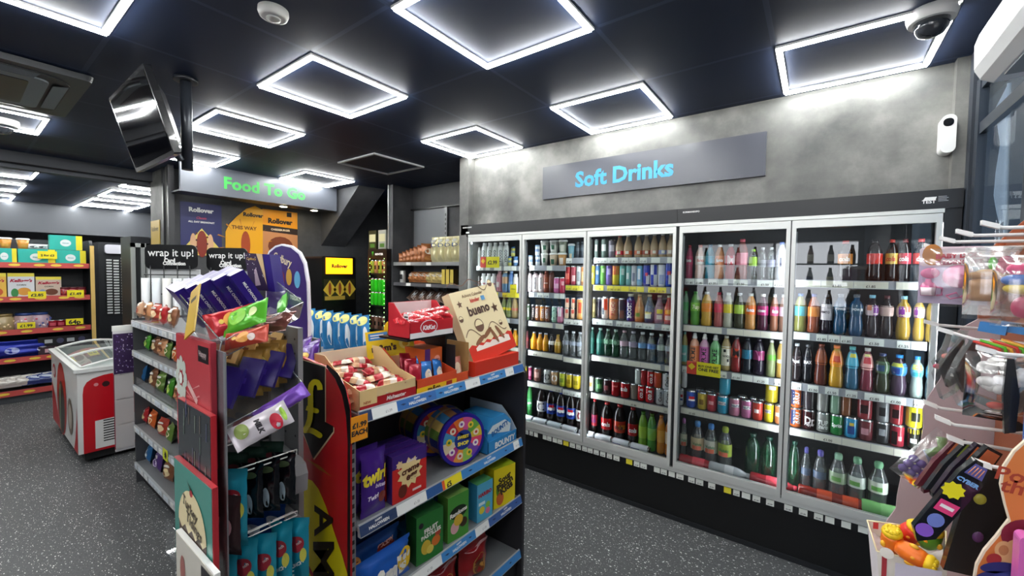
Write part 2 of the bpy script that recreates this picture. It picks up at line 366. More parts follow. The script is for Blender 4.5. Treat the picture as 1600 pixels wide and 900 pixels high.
# television on its pole
t = thing('television', 'black flat television hung from the ceiling on a pole', 'television', (-2.84, .80, ZC))
BLK = pm('#0d0e11', .22, 0, .4); o0 = Vector((-2.84, .80, ZC))
pA = Vector((-2.5, .545, 2.588)) - o0; pD = Vector((-2.5, .655, 2.205)) - o0
ux = Vector((-1, 0, 0)); vz = (pA - pD).normalized(); hh = (pA - pD).length; nn = ux.cross(vz).normalized()
if nn.y > 0: nn = -nn
W = .68
def tvp(a_, b_, c_): return pD + ux * a_ + vz * b_ - nn * c_
a = MB(); a.prism([(tvp(x, y, 0), tvp(x, y, .03)) for x, y in rrect(0, W, 0, hh, .008)], BLK); a.build('bezel', t)
a = MB(); a.poly([tvp(x, y, -.0015) for x, y in ((.018, .022), (W - .018, .022), (W - .018, hh - .018), (.018, hh - .018))], pm('#08080b', .06, 0, 1)); a.build('screen', t)
a = MB(); a.prism([(tvp(x, y, .03), tvp(W / 2 + (x - W / 2) * .7, hh * .45 + (y - hh * .45) * .7, .085)) for x, y in rrect(.03, W - .03, .03, hh - .03, .03)], pm('#1b1c20', .3)); a.build('back_cover', t)
a = MB(); a.lathe([(.026, -.50), (.026, 0)], pm('#2b2f36', .35, .3), 18); a.lathe([(.055, -.02), (.055, 0)], pm('#23262c', .4), 20); a.build('pole', t)
a = MB(); c_ = tvp(W / 2, hh * .5, .085); a.tube([(0, 0, -.44), (.0, -.03, -.45), c_], .018, pm('#3a3e45', .35, .4), 8); a.box(-.07, .07, c_.y - .02, c_.y + .02, c_.z - .08, c_.z + .08, pm('#2b2f36', .4)); a.build('bracket', t)
# air curtain over the door
t = thing('air_curtain', 'long white air curtain over the street doorway', 'air curtain', (0, 0, 0))
ys = (.6, 2.07); pr = [(.400, 2.445), (.410, 2.48), (.555, 2.50), (.555, 2.32), (.45, 2.315), (.418, 2.333), (.402, 2.365)]
a = MB(); a.prism([((x, ys[0], z), (x, ys[1], z)) for x, z in pr], pm('#e4e5e6', .35)); a.build('casing', t)
a = MB(); a.box(.455, .52, .65, 2.0, 2.308, 2.316, pm('#8e959c', .5)); a.build('outlet', t)
a = MB(); a.prism([((x * .98 + .009, 2.07, z * .99 + .024), (x * .96 + .02, 2.085, z * .97 + .07)) for x, z in pr], pm('#d6d8da', .35)); a.build('end_cap', t)
# white beacon on the concrete wall
c = ony(1479, 212, 2.87)
t = thing('wall_sensor', 'slim white rounded sensor unit on the concrete wall above the cooler end', 'sensor', (c.x, 2.905 - .045, c.z))
a = MB(); a.prism([((x, -.03, z), (x, .045, z)) for x, z in rrect(-.026, .026, -.09, .09, .025, 6)], pm('#f0f0ee', .35)); a.build('housing', t)
a = MB(); a.poly([(x - .002, -.0315, z + .052) for x, z in [(p[0], p[1]) for p in rrect(-.018, .018, -.018, .02, .016, 5)]], pm('#0a0b10', .1, 0, 1)); a.build('lens', t)
t = thing('feather_flag', 'white feather flag standing outside beyond the right window', 'flag', (2.6, 8.0, 0))
a = MB()
fl = [(1555, 170), (1576, 130), (1573, 250), (1570, 345), (1562, 350), (1557, 330), (1553, 305), (1556, 270), (1563, 225)]
pts = [ony(x, y, 8.0) for x, y in fl]; ofs = Vector((2.6, 8.0, 0))
a.prism([(p - ofs, p - ofs + Vector((0, .01, 0))) for p in pts], pm('#f4f4f4', .7)); a.build('banner', t)
a = MB(); pb = ony(1572, 345, 8.0) - ofs; pt = ony(1577, 130, 8.0) - ofs; a.tube([(pb.x, .01, 0), tuple(pb), tuple(pt)], .02, pm('#cccccc', .5)); a.build('pole', t)
# ================================================================ SIGNS
t = thing('shop_sign', 'long grey sign reading Soft Drinks in blue on the concrete wall', 'sign', (-1.05, WY, 2.385))
SG = pm('#4c4e57', .28)
MB().box(-.78, .78, -.02, 0, -.13, .13, SG).build('board', t)
MB().text('Soft Drinks', (.02 - .135, -.0215, -.005), (1, 0, 0), (0, 0, 1), 1, pm('#3f9ccc', .5), .034, width=.735).build('lettering', t)
t = thing('shop_sign', 'grey fascia sign reading Food To Go in green above the posters', 'sign', (-5.05, 2.165, 2.56))
a = MB(); a.box(-.04, 0, -.80, .84, -.145, .144, pm('#5a5e67', .3)); a.box(-.30, -.04, -.80, .84, -.14, -.125, pm('#3c3f45', .5)); a.build('board', t)
MB().text('Food To Go', (.0015, .0, -.0), (0, 1, 0), (0, 0, 1), 1, pm('#3fae4c', .5), .034, width=.86).build('lettering', t)
for n, y in enumerate((.24, .62)):
    a = MB(); a.lathe([(.05, 0), (.05, .012)], pm('#dddddd', .4), 16, (-.15, y, -.153)); a.lathe([(.035, 0), (.035, .002)], em('#ffe9b8', 25, 'spot_lamp'), 16, (-.15, y, -.156)); a.build('downlight', t)
# ================================================================ THE DRINKS COOLER
CB = pm('#17191d', .38); CIN = pm('#1c1e22', .5); SHG = pm('#5b5e63', .4, .3); STRIP = pm('#9b9ea4', .4, .2); TICK = pm('#e8ebe4', .5); TICKY = pm('#f1e23c', .5); INK = pm('#22242a', .6); TICKC = pm('#e2dfcf', .5)
YD = 2.83
DOORS = [(-2.60, -1.987), (-1.985, -1.397), (-1.395, -.752), (-.735, -.128), (-.126, .477)]
# (door, [(shelf z, x0, x1, style)])
SH = {
 1: [(1.71, -2.56, -2.01, 'p'), (1.475, -2.56, -2.01, 'y'), (1.25, -2.56, -2.01, 'g'), (1.0, -2.56, -2.01, 'w'), (.73, -2.56, -2.01, 'w')],
 2: [(1.715, -1.965, -1.62, 'g'), (1.775, -1.615, -1.415, 'g'), (1.49, -1.965, -1.62, 't'), (1.56, -1.615, -1.415, 'y'), (1.245, -1.965, -1.63, 'w'), (1.29, -1.625, -1.415, 't'), (.995, -1.965, -1.63, 'w'), (.985, -1.625, -1.415, 'w'), (.728, -1.965, -1.63, 'w'), (.72, -1.625, -1.415, 't')],
 3: [(1.775, -1.375, -.77, 't'), (1.568, -1.375, -.77, 'y'), (1.31, -1.375, -.77, 't'), (1.03, -1.375, -.77, 'w'), (.738, -1.375, -.77, 'w')],
 4: [(1.632, -.715, -.148, 't'), (1.322, -.715, -.148, 'w'), (1.043, -.715, -.148, 't'), (.763, -.715, -.148, 'w')],
 5: [(1.636, -.107, .457, 'w'), (1.332, -.107, .457, 't'), (1.037, -.107, .457, 't'), (.766, -.107, .457, 'w')]}
ck = thing('drinks_cooler', 'long black upright drinks cooler with five glass doors along the concrete wall', 'fridge', (0, 0, 0))
a = MB()
a.box(-2.68, .54, 2.83, 3.5, 1.995, 2.085, CB); a.build('header', ck)
a = MB(); a.box(-.752, -.749, 2.828, 2.832, 1.995, 2.085, pm('#050506', .5))
a.text('KORMANEXPO', (-.665, 2.8285, 2.062), (1, 0, 0), (0, 0, 1), 1, WHITE, .02, width=.10)
a.text('KORMANEXPO', (-2.60, 2.8285, 2.062), (1, 0, 0), (0, 0, 1), 1, WHITE, .02, width=.11)
a.poly([(.40, 2.8285, 2.035), (.445, 2.8285, 2.035), (.45, 2.8285, 2.052), (.41, 2.8285, 2.052)], WHITE)
a.text('TEST', (.423, 2.828, 2.030), (1, 0, 0), (0, 0, 1), .022, WHITE, .03)
for k in range(4): a.box(.455, .49 - .006 * (k % 2), 2.828, 2.829, 2.03 + .007 * k, 2.032 + .007 * k, pm('#b8bcc0', .5))
a.poly([(-2.615, 2.8285, 2.008), (-2.575, 2.8285, 2.008), (-2.575, 2.8285, 2.022), (-2.615, 2.8285, 2.022)], WHITE)
a.build('badges', ck)
a = MB(); a.box(-2.66, .53, 2.87, 3.5, 0, .33, pm('#08090b', .45)); a.box(-2.66, .53, 2.862, 2.87, .0, .03, pm('#202226', .4)); a.build('kickplate', ck)
a = MB(); a.box(-2.68, -2.61, 2.84, 3.5, .3, 2.0, CB); a.build('side_panel', ck); MB().box(.48, .54, 2.84, 3.5, 0.3, 2.0, CB).build('side_panel', ck); MB().box(-.752, -.736, 2.85, 3.45, .34, 1.99, CIN).build('partition', ck)
a = MB(); a.box(-2.61, .48, 3.42, 3.5, .33, 2.0, CIN); a.build('rear_panel', ck)
a = MB(); a.box(-2.61, .48, 2.88, 3.42, .33, .385, CIN); a.build('bottom_tray', ck)
a = MB(); a.box(-2.61, .48, YD, 2.868, 1.975, 1.994, ALU); a.build('frame_rail', ck); a = MB(); a.box(-2.61, .48, YD + .005, 2.87, .345, .372, ALU); a.box(-2.61, .48, 2.845, 2.87, .30, .345, pm('#16171a', .4)); a.build('frame_rail', ck)
a = MB(); x = -2.5
random.seed(5)
while x < .45:
    w_ = random.choice((.035, .04, .04, .045)); yw = random.random() < .08
    a = MB(); a.box(x, x + w_, 2.842, 2.846, .303, .339, TICKY if yw else TICK)
    if random.random() < .7: a.text(random.choice(('£1.50', '£1.25', '£2.99', '£1.79', '£2.00', '£1.65')), (x + w_ * .5, 2.8415, .313), (1, 0, 0), (0, 0, 1), .011, INK, .03)
    x += w_ + random.choice((.006, .01, .012, .03, .05)); a.build('price_ticket', ck)
for d, rows in SH.items():
    for z, x0, x1, sty in rows:
        a = MB(); a.box(x0, x1, 2.925, 3.40, z - .012, z - .002, SHG)
        p = a.build('shelf', ck)
        a = MB(); z0, z1 = z - .040, z + .004
        a.box(x0, x1, 2.915, 2.925, z0, z1, STRIP)
        x = x0 + .004
        while x < x1 - .03:
            if sty == 'w': w_ = random.choice((.09, .14, .12)); gap = random.choice((.002, .002, .03))
            elif sty == 'g': w_ = .05; gap = .12
            else: w_ = random.choice((.05, .06, .05, .08)); gap = random.choice((.004, .03, .05, .004))
            w_ = min(w_, x1 - .004 - x); mt = TICKY if (sty == 'y') else (TICKC if sty == 'w' else TICK)
            a.box(x, x + w_, 2.912, 2.916, z0 + .003, z1 - .004, mt)
            if sty in 'ty' and w_ > .04 and random.random() < .75 or random.random() < .2:
                a.text(random.choice(('£1.50', '£1.25', '£1.85', '£1.00', '£1.65')), (x + w_ * .5, 2.9112, z0 + .014), (1, 0, 0), (0, 0, 1), .018, INK, .02)
            x += w_ + gap
        a.build('price_strip', p)
# promotional tickets hung on the strips are things one can lift off
def promo(px_, py_, pw, ph, txt, lab, red=True, Y=2.906):
    c0 = ony(px_, py_ + ph, Y); c1 = ony(px_ + pw, py_ + ph, Y); h_ = ph * (c1 - c0).length / pw
    t = thing('price_card', lab, 'price card', (c0.x, Y, c0.z)); W_ = (c1 - c0).length
    a = MB(); a.box(0, W_, -.002, 0, 0, h_, pm('#f4e61c', .5))
    rw = .0
    if red:
        rw = W_ * .3; a.box(0, rw, -.0035, -.002, 0, h_, pm('#d8402c', .5)); cx, cz, q = rw / 2, h_ * .6, min(rw, h_) * .38
        a.poly([(cx - q, -.004, cz), (cx, -.004, cz - q), (cx + q, -.004, cz), (cx, -.004, cz + q)], pm('#f6d321', .5))
    a.build('card', t); a = MB()
    L_ = txt.split('|'); 
    for i, s in enumerate(L_):
        a.text(s, (rw + (W_ - rw) / 2, -.0045, h_ * (.5 + .22 * ((len(L_) - 1) / 2 - i) * 1.2 + (.08 if len(L_) > 1 else -.02))), (1, 0, 0), (0, 0, 1), 1, INK, .03, width=(W_ - rw) * (.85 if len(L_) > 1 else .7))
    a.build('lettering', t); return t
promo(1073, 561, 52, 22, 'BUY ONE GET|ONE FREE', 'red and yellow BUY ONE GET ONE FREE card on the fourth cooler door shelf')
promo(751, 405, 29, 13, '£2.99', 'red and yellow £2.99 card on the top shelf of the first cooler door', True)
promo(797, 447, 10, 11, '2 FOR £3', 'small yellow card on the second shelf of the first cooler door', False)
# doors
def make_door(i, x0, x1):
    f = MB(); z0, z1 = .372, 1.972; b = .022
    for q in ((x0 + .002, x0 + b, z0, z1), (x1 - b, x1 - .002, z0, z1), (x0 + b, x1 - b, z1 - .042, z1), (x0 + b, x1 - b, z0, z0 + .045)):
        f.box(q[0], q[1], YD, YD + .03, q[2], q[3], ALU)
    fo = f.build('door_frame', ck)
    MB().box(x0 + b, x1 - b, YD + .012, YD + .018, z0 + .045, z1 - .042, GLASS).build('glass_pane', fo)
    s = MB(); s.box(x0 + b - .004, x0 + b + .006, YD + .031, YD + .04, z0 + .06, z1 - .06, pm('#8a8c8f', .4, .4)); s.build('door_seal', fo)
for i, (x0, x1) in enumerate(DOORS): make_door(i, x0, x1)
for x in (-1.986, -1.396, -.127): MB().box(x - .012, x + .012, 2.861, 2.867, .38, 1.97, pm('#6c6e70', .4, .4)).build('mullion', ck)
# light strips stand behind the door posts and wash the front of the stock
for x in (-2.592, -1.986, -1.396, -.744, -.127, .470):
    a = MB(); a.box(x - .005, x + .005, 2.868, 2.880, .42, 1.93, em('#f4f8ff', FRIDGE, 'cooler_led')); a.build('light_strip', ck)
# ---------------------------------------------------------------- drink containers
def gl(c): return pm(c, .22, 0, .3)
PROF = {
 'soda': [(.86, 0), (1, .03), (1, .18), (.93, .28), (1, .42), (1, .66), (.86, .77), (.5, .89), (.42, .93)],
 'jug': [(.9, 0), (1, .02), (1, .62), (.93, .73), (.66, .84), (.34, .91), (.30, .93)],
 'water': [(.9, 0), (1, .02), (1, .3), (.95, .34), (1, .38), (1, .62), (.8, .76), (.42, .88), (.40, .93)],
 'volvic': [(.9, 0), (1, .03), (1, .58), (.9, .66), (.50, .85), (.40, .88), (.40, .93)],
 'cone': [(.9, 0), (1, .04), (.98, .25), (.84, .45), (.84, .5), (.98, .55), (.9, .66), (.6, .84), (.44, .89), (.42, .93)],
 'squeeze': [(.82, 0), (.98, .08), (1, .26), (.84, .44), (.80, .5), (.95, .56), (.99, .66), (.96, .74), (.7, .82), (.44, .86), (.44, .93)],
 'prime': [(.9, 0), (1, .03), (1, .62), (.86, .72), (.48, .80), (.42, .84), (.42, .86)],
 'milk': [(.9, 0), (1, .03), (1, .74), (.9, .82), (.62, .88), (.58, .93)],
 'frap': [(.9, 0), (1, .03), (1, .45), (.9, .58), (.55, .78), (.46, .86), (.44, .93)],
 'shot': [(.9, 0), (1, .04), (1, .55), (.7, .7), (.5, .8), (.5, .93)],
}
CAPR = {'prime': (.86, 1.0, .46), 'milk': (.9, 1.0, .66)}
def rad(prof, t):
    for (r0, t0), (r1, t1) in zip(prof, prof[1:]):
        if t0 <= t <= t1: return r0 + (r1 - r0) * (t - t0) / max(1e-6, t1 - t0)
    return prof[-1][0]
def fit(ob, s): return ob
def mk_bottle(kind, r, h, liq, lab, cap, txt=None, tc='#ffffff', z0=.42, z1=.62, mode='', art=None, up=False):
    def f():
        t = empty('drink_bottle'); P = PROF[kind]; seg = 14
        if liq == 'clear': body = PET
        elif liq == 'cleargreen': body = PETG
        else: body = gl(liq)
        fill = 1.0
        MB().lathe([(rr * r, tt * h) for rr, tt in P], body, seg).build('body', t)
        c0, c1, cr = CAPR.get(kind, (.925, 1.0, .46))
        if kind == 'prime':
            MB().lathe([(r * .5, h * .83), (r * .5, h * .88), (r * .40, h * .9), (r * .36, h * .97), (r * .2, h)], gl(cap), 12).build('cap', t)
        elif kind == 'volvic' and cap[0] == '!':
            MB().lathe([(r * .42, h * .86), (r * .46, h * .9), (r * .48, h * .94), (r * .38, h * .99), (r * .1, h)], gl(cap[1:]), 12).build('cap', t)
        else: MB().lathe([(r * cr, h * c0), (r * cr, h * c1)], gl(cap.lstrip('!')), 12).build('cap', t)
        if lab:
            a = MB(); n = 6
            a.lathe([(rad(P, z0 + (z1 - z0) * k / n) * r + .0006, (z0 + (z1 - z0) * k / n) * h) for k in range(n + 1)], gl(lab), seg, capb=False, capt=False)
            if art:
                for col, u0, u1, v0, v1 in art: curved_patch(a, P, r, h, u0, u1, z0 + (z1 - z0) * v0, z0 + (z1 - z0) * v1, gl(col))
            if txt:
                zc = (z0 + z1) / 2 * h
                def fn(x, y, zc=zc):
                    if up: x, y = -y, x
                    zz = zc + y; rr = rad(P, min(.92, max(0, zz / h))) * r + .0016; an = x / rr
                    return (rr * math.sin(an), -rr * math.cos(an), zz)
                a.tmap(txt, fn, 1, pm(tc, .4), .03, .2 if txt[0].islower() else 0, width=(z1 - z0) * h * .85 if up else r * 1.55, sy=1.1)
            a.build('label', t)
        return t
    return f
def curved_patch(a, P, r, h, u0, u1, z0, z1, m, off=.0011):
    """patch on the body of revolution, u in -1..1 across the visible half"""
    def fn(u, v):
        an = (u0 + (u1 - u0) * u) * 1.25; zz = z0 + (z1 - z0) * v; rr = rad(P, zz) * r + off
        return (rr * math.sin(an), -rr * math.cos(an), zz * h)
    a.grid(fn, 4, 3, m)
def mk_can(r, h, body, art=None, txt=None, tc='#ffffff', tz=.5, ring='#c8cacc', up=False, txt2=None):
    def f():
        t = empty('drink_can'); al = pm(ring, .25, .9); P = [(1, 0), (1, 1)]; b = .08 * r / .033
        MB().lathe([(r * .8, 0), (r, h * .06), (r, h * .93)], gl(body), 16, capt=False).build('body', t)
        MB().lathe([(r, h * .93), (r * .86, h * .985), (r * .86, h), (r * .78, h * .995), (r * .76, h * .985)], al, 16, capb=False).build('lid', t)
        if art or txt:
            a = MB()
            for col, u0, u1, v0, v1 in (art or []): curved_patch(a, P, r, h, u0, u1, v0, v1, gl(col), .0008)
            if txt:
                for s, tz_ in ((txt, tz), (txt2, tz - .2)):
                    if not s: continue
                    def fn(x, y, q=tz_):
                        if up: x, y = -y, x
                        an = x / (r + .0012); return ((r + .0014) * math.sin(an), -(r + .0014) * math.cos(an), h * q + y)
                    a.tmap(s, fn, 1, pm(tc, .4), .03, .2 if s[0].islower() else 0, width=h * .6 if up else r * 1.6, sy=1.25)
            a.build('print', t)
        return t
    return f
def mk_cup(r, h, body, art=None, lid='#f2f2ee'):
    def f():
        t = empty('coffee_cup')
        MB().lathe([(r * .72, 0), (r * .98, h * .86)], gl(body), 16).build('body', t)
        MB().lathe([(r * 1.04, h * .85), (r * 1.06, h * .9), (r, h * .97), (r * .9, h)], gl(lid), 16).build('lid', t)
        a = MB(); P = [(.72, 0), (.98, .86), (1, 1)]
        for col, u0, u1, v0, v1 in (art or []): curved_patch(a, P, r, h, u0, u1, v0, v1, gl(col))
        if art: a.build('print', t)
        return t
    return f
def mk_tub(r, h, body, band, lid):
    def f():
        t = empty('dessert_tub')
        MB().lathe([(r * .9, 0), (r, h * .1), (r, h * .86)], gl(body), 16).build('body', t)
        MB().lathe([(r * 1.03, h * .85), (r * 1.03, h * .98), (r * .9, h)], gl(lid), 16).build('lid', t)
        a = MB(); curved_patch(a, [(1, 0), (1, 1)], r, h, -1, 1, .35, .6, gl(band)); a.build('print', t); return t
    return f
ORD = ['first', 'second', 'third', 'fourth', 'fifth', 'sixth', 'seventh', 'eighth', 'ninth', 'tenth', 'eleventh', 'twelfth']
_pend = []
def row(door, shelf, z, py, items, Y=2.975, stack=0.001, where=None):
    """items: (pixel x, key spec, description)"""
    for it in items:
        px_, mk, desc = it[0], it[1], it[2]; y_ = Y + (it[3] if len(it) > 3 else 0)
        c = ony(px_, py, y_); _pend.append((door, shelf, desc, c.x, y_, z + stack, mk, where))
def SPEC(fn, *a, **k): return ((fn.__name__, a, tuple(sorted((q, str(v)) for q, v in k.items()))), fn, a, k)
B = lambda *a, **k: SPEC(mk_bottle, *a, **k)
CN = lambda *a, **k: SPEC(mk_can, *a, **k)
CU = lambda *a, **k: SPEC(mk_cup, *a, **k)
TB = lambda *a, **k: SPEC(mk_tub, *a, **k)
b5 = (.0335, .225)
# ---- door 1
yf = B('milk', .031, .215, '#e9ece8', '#dfe4e0', '#f4f4f2', 'YFOOD', '#26282c', .1, .72, up=True)
ys_ = B('milk', .030, .175, '#f0f0ec', '#e4e6e2', '#f6f6f4', None, '#4b5258', .1, .72, up=True)
row(1, 'top', 1.712, 395, [(741, ys_, 'short white shake bottle'), (749, ys_, 'short white shake bottle')] + [(x, yf, 'tall white meal drink bottle') for x in (757.5, 766, 774.5, 783, 791)], 2.985)
tb1 = TB(.034, .085, '#4f79a5', '#f0f2f5', '#356090'); tb2 = TB(.034, .085, '#b9b75a', '#31608c', '#2f5a86')
row(1, 'top', 1.712, 405, [(797, tb2, 'blue and olive dessert pot'), (806, tb1, 'blue dessert pot')], 2.96)
row(1, 'top', 1.712, 385, [(802, tb2, 'olive dessert pot stacked on the others')], 2.975, .086)
ms = B('milk', .0295, .165, '#eceeea', '#e6e8e4', '#f5f5f5', None, '#2c3236', .1, .72, art=(('#7fb3b0', -.5, .3, .1, .3), ('#c98a8f', -.2, .5, .45, .6)))
row(1, 'second', 1.478, 437, [(x, ms, 'small white patterned yoghurt drink bottle') for x in (739, 746.5, 756, 764, 772)] + [
 (781, B('milk', .031, .19, '#c2888f', '#b5757f', '#d09aa0', None, z0=.1, z1=.72, art=(('#d7c9c6', -.6, .2, .2, .6),)), 'dusty pink milkshake bottle'),
 (790, B('milk', .031, .19, '#5e87a8', '#c29b74', '#d5c3a2', None, z0=.4, z1=.72), 'blue and orange milkshake bottle'), (799, B('milk', .031, .19, '#4d77b0', '#6c93c4', '#8fb0d8', None, z0=.1, z1=.5), 'blue milkshake bottle'),
 (806, ms, 'small white patterned yoghurt drink bottle')], 2.985)
gy = B('frap', .036, .20, '#77864c', '#e8d62b', '#d8dcd0', None, z0=.32, z1=.44)
row(1, 'third', 1.252, 480, [(788, gy, 'green drink bottle with a yellow band'), (796, gy, 'green drink bottle with a yellow band'), (804.5, B('frap', .036, .20, '#a98e58', '#c96f5a', '#d8dcd0', None, z0=.32, z1=.44), 'tan drink bottle with a red band')], 2.99)
oj = B('shot', .030, .15, '#d9930f', '#e6a51d', '#c9ced0')
row(1, 'fourth', 1.002, 520, [(797, oj, 'orange juice bottle'), (805, oj, 'orange juice bottle')], 2.99)
# ---- door 2
tp = TB(.036, .087, '#e9eef3', '#2e66b0', '#8fa8c6'); row(2, 'top left', 1.717, 400, [(820, TB(.030, .08, '#a8405a', '#c8798a', '#8a2b44'), 'pink dessert pot'), (829.5, tp, 'white and blue striped dessert pot'), (840.5, tp, 'white and blue striped dessert pot')], 2.97)
row(2, 'top left', 1.717, 385, [(840, tp, 'white and blue dessert pot on top of another')], 2.975, .088)
cupA = CU(.040, .105, '#d9dbd2', (('#3f6f55', -.3, .35, .25, .6),)); cupB = CU(.040, .105, '#cbb79d', (('#305c49', -.4, .4, .1, .5),)); cupC = CU(.040, .105, '#c9975f', (('#e8dccb', -.4, .4, .1, .6),))
row(2, 'top left', 1.717, 402, [(851, cupA, 'white chilled coffee cup with green print'), (865.5, cupB, 'tan chilled coffee cup with green print'), (879, cupC, 'orange chilled coffee cup with cream print')], 2.975)
row(2, 'top left', 1.717, 380, [(851.5, cupA, 'white coffee cup stacked on the white one'), (866, cupA, 'white coffee cup stacked on the tan one'), (880, CU(.040, .105, '#aab39e', (('#d8d8c8', -.4, .4, .1, .6),)), 'sage coffee cup stacked on the orange one')], 2.975, .106)
row(2, 'top right', 1.778, 388, [(893, CU(.038, .115, '#7fb0bd', (('#d8c3a0', -.5, .2, .0, .3),), '#eef2f2'), 'pale blue chilled coffee cup')], 2.975)
row(2, 'top right', 1.778, 388, [(903, B('milk', .028, .13, '#3c444c', '#525b64', '#5c656e'), 'grey slim bottle'), (910, B('milk', .028, .13, '#39404a', '#4c5560', '#5c656e'), 'dark slim bottle')], 2.99)
ox = B('milk', .032, .175, '#e6cfd2', '#f0e8e6', '#4a3f42', 'XOXOX', '#2b1f24', .08, .78, up=True)
row(2, 'second left', 1.492, 437, [(821, B('milk', .026, .15, '#4a2228', '#6b2b34', '#222', z0=.2, z1=.6), 'dark red slim bottle'), (828, ox, 'bottle with bold black X and O print'), (837, ox, 'bottle with bold black X and O print'), (846, ox, 'bottle with bold black X and O print'),
 (854, B('milk', .032, .185, '#8a3a22', '#a34a2a', '#6b2b1b', None, z0=.2, z1=.7, art=(('#e0b9a4', -.5, .5, .4, .5),)), 'rust brown milk drink bottle'), (862.5, B('milk', .028, .185, '#5a2a20', '#6d3326', '#4a2018', None, z0=.2, z1=.7), 'dark brown milk drink bottle')], 2.98)
pk = CN(.028, .13, '#c9679a', (('#e9b2cd', -.6, .6, .3, .6),)); row(2, 'second left', 1.492, 442, [(870.5, pk, 'slim pink can'), (879, CN(.026, .13, '#c93456', (('#e8a0ae', -.3, .5, .5, .75),)), 'slim crimson can')], 2.965)
def tall(c, *art): return CN(.0265, .155, c, art)
row(2, 'second right', 1.562, 432, [(887.5, tall('#c8262c', ('#e66a5c', -.5, .4, .3, .6)), 'tall red energy can'), (896.5, tall('#c04a5c', ('#e8b8ba', -.5, .4, .2, .5)), 'tall rose energy can'), (904.5, tall('#cfd2d0', ('#8d9296', -.5, .4, .2, .7)), 'tall silver energy can'), (912, tall('#cf8438', ('#efc188', -.5, .4, .2, .7)), 'tall orange energy can')], 2.97)
def cos(c, t, tc='#ffffff'): return CN(.0265, .135, c, None, t, tc, .5, up=True)
row(2, 'third left', 1.248, 487, [(819, cos('#2f6b52', 'COSTA'), 'slim green coffee can'), (826, cos('#3f5a3c', 'COSTA'), 'slim olive coffee can'), (833, cos('#35211c', 'COSTA'), 'slim dark brown coffee can'), (840.5, cos('#a4653b', 'COSTA'), 'slim tan coffee can'), (848, cos('#c7802e', 'COSTA'), 'slim amber coffee can'), (856, cos('#8a4b25', 'COSTA'), 'slim brown coffee can'), (867, cos('#a9d3bd', 'O', '#2f5e4c'), 'slim mint green can'), (876, CN(.028, .135, '#d67fa2', (('#efe2e6', -.3, .5, .4, .9),)), 'slim pink and white can')], 2.975)
ctn = CN(.0335, .085, '#e9c9a8', (('#d0553c', -.5, .5, .5, .85),))
row(2, 'third right', 1.292, 480, [(886, ctn, 'short peach can'), (895.5, ctn, 'short peach can')], 2.965); row(2, 'third right', 1.292, 468, [(886.5, ctn, 'short peach can on top of another'), (896, ctn, 'short peach can on top of another')], 2.965, .086)
row(2, 'third right', 1.292, 474, [(908, CN(.0335, .17, '#e2a35a', (('#d2552c', -.4, .3, .3, .8),)), 'tall orange iced tea can')], 2.965)
row(2, 'fourth left', .998, 530, [(824, B('shot', .030, .155, '#5a1f26', '#7d2a34', '#3a1a1e'), 'dark red juice bottle'), (834.5, oj, 'orange juice bottle'), (844, oj, 'orange juice bottle'), (853, oj, 'orange juice bottle'), (862.5, B('shot', .030, .15, '#2b2320', '#e6e2d8', '#222', None), 'dark juice bottle with white label'), (872, B('shot', .030, .15, '#b98a1f', '#e0c26a', '#caa02c', None), 'golden juice bottle')], 2.975)
wt = B('water', .0315, .20, 'clear', '#8e97a4', '#c8ccd2', None, z0=.45, z1=.6)
row(2, 'fourth right', .988, 530, [(885, wt, 'clear water bottle'), (896, wt, 'clear water bottle'), (906.5, wt, 'clear water bottle')], 2.975)
def c330(c, art=None, txt=None, tc='#ffffff', **k): return CN(.033, .115, c, art, txt, tc, **k)
yl = c330('#cdbb36', (('#8f8a2a', -.5, .4, .3, .6),)); row(2, 'fifth', .73, 582, [(820, yl, 'yellow soft drink can'), (828.5, c330('#8d1f52', (('#c9688e', -.5, .4, .3, .7),)), 'magenta soft drink can'), (840, c330('#8c5a52', (('#d6a79c', -.5, .4, .3, .7),)), 'brown and pink soft drink can'),
 (856, c330('#e3e6e4', None, 'O', '#3a3f44'), 'white soft drink can'), (867.5, c330('#c4996f', None, 'O', '#f4efe6'), 'tan soft drink can'), (880, c330('#b4bd33', (('#7d9430', -.5, .4, .3, .6),)), 'lime yellow soft drink can'), (890.5, c330('#c9b125', (('#a08818', -.5, .4, .3, .6),)), 'gold soft drink can'), (901.5, c330('#d3bb2c', (('#9a8a20', -.5, .4, .3, .6),)), 'bright yellow soft drink can')], 2.975)
cola2 = lambda lab, t, tc='#ffffff', cap='#15161a', **k: B('soda', .043, .295, '#1d1210', lab, cap, t, tc, .30, .60, **k)
peps = cola2('#1f45a8', 'PEPSI', '#ffffff', '#1c2f86', art=(('#c8202c', -.42, .42, .60, .86), ('#f2f4f6', -.5, .5, .40, .60), ('#15297c', -.42, .42, .16, .40)))
row(2, 'bottom', .385, 640, [(827.5, B('soda', .043, .295, '#3c9a4c', '#52b36a', '#1f7a38', 'sprite', '#ffffff', .34, .58), 'green lemonade bottle'), (846.5, cola2('#e6e4e0', 'C', '#2a2426'), 'cola bottle with a plain white label'), (861.5, peps, 'cola bottle with blue label'), (877, peps, 'cola bottle with blue label'), (893, peps, 'cola bottle with blue label'), (908, cola2('#e0dedb', 'C', '#8a2a30'), 'cola bottle with a white and red label')], 3.0)
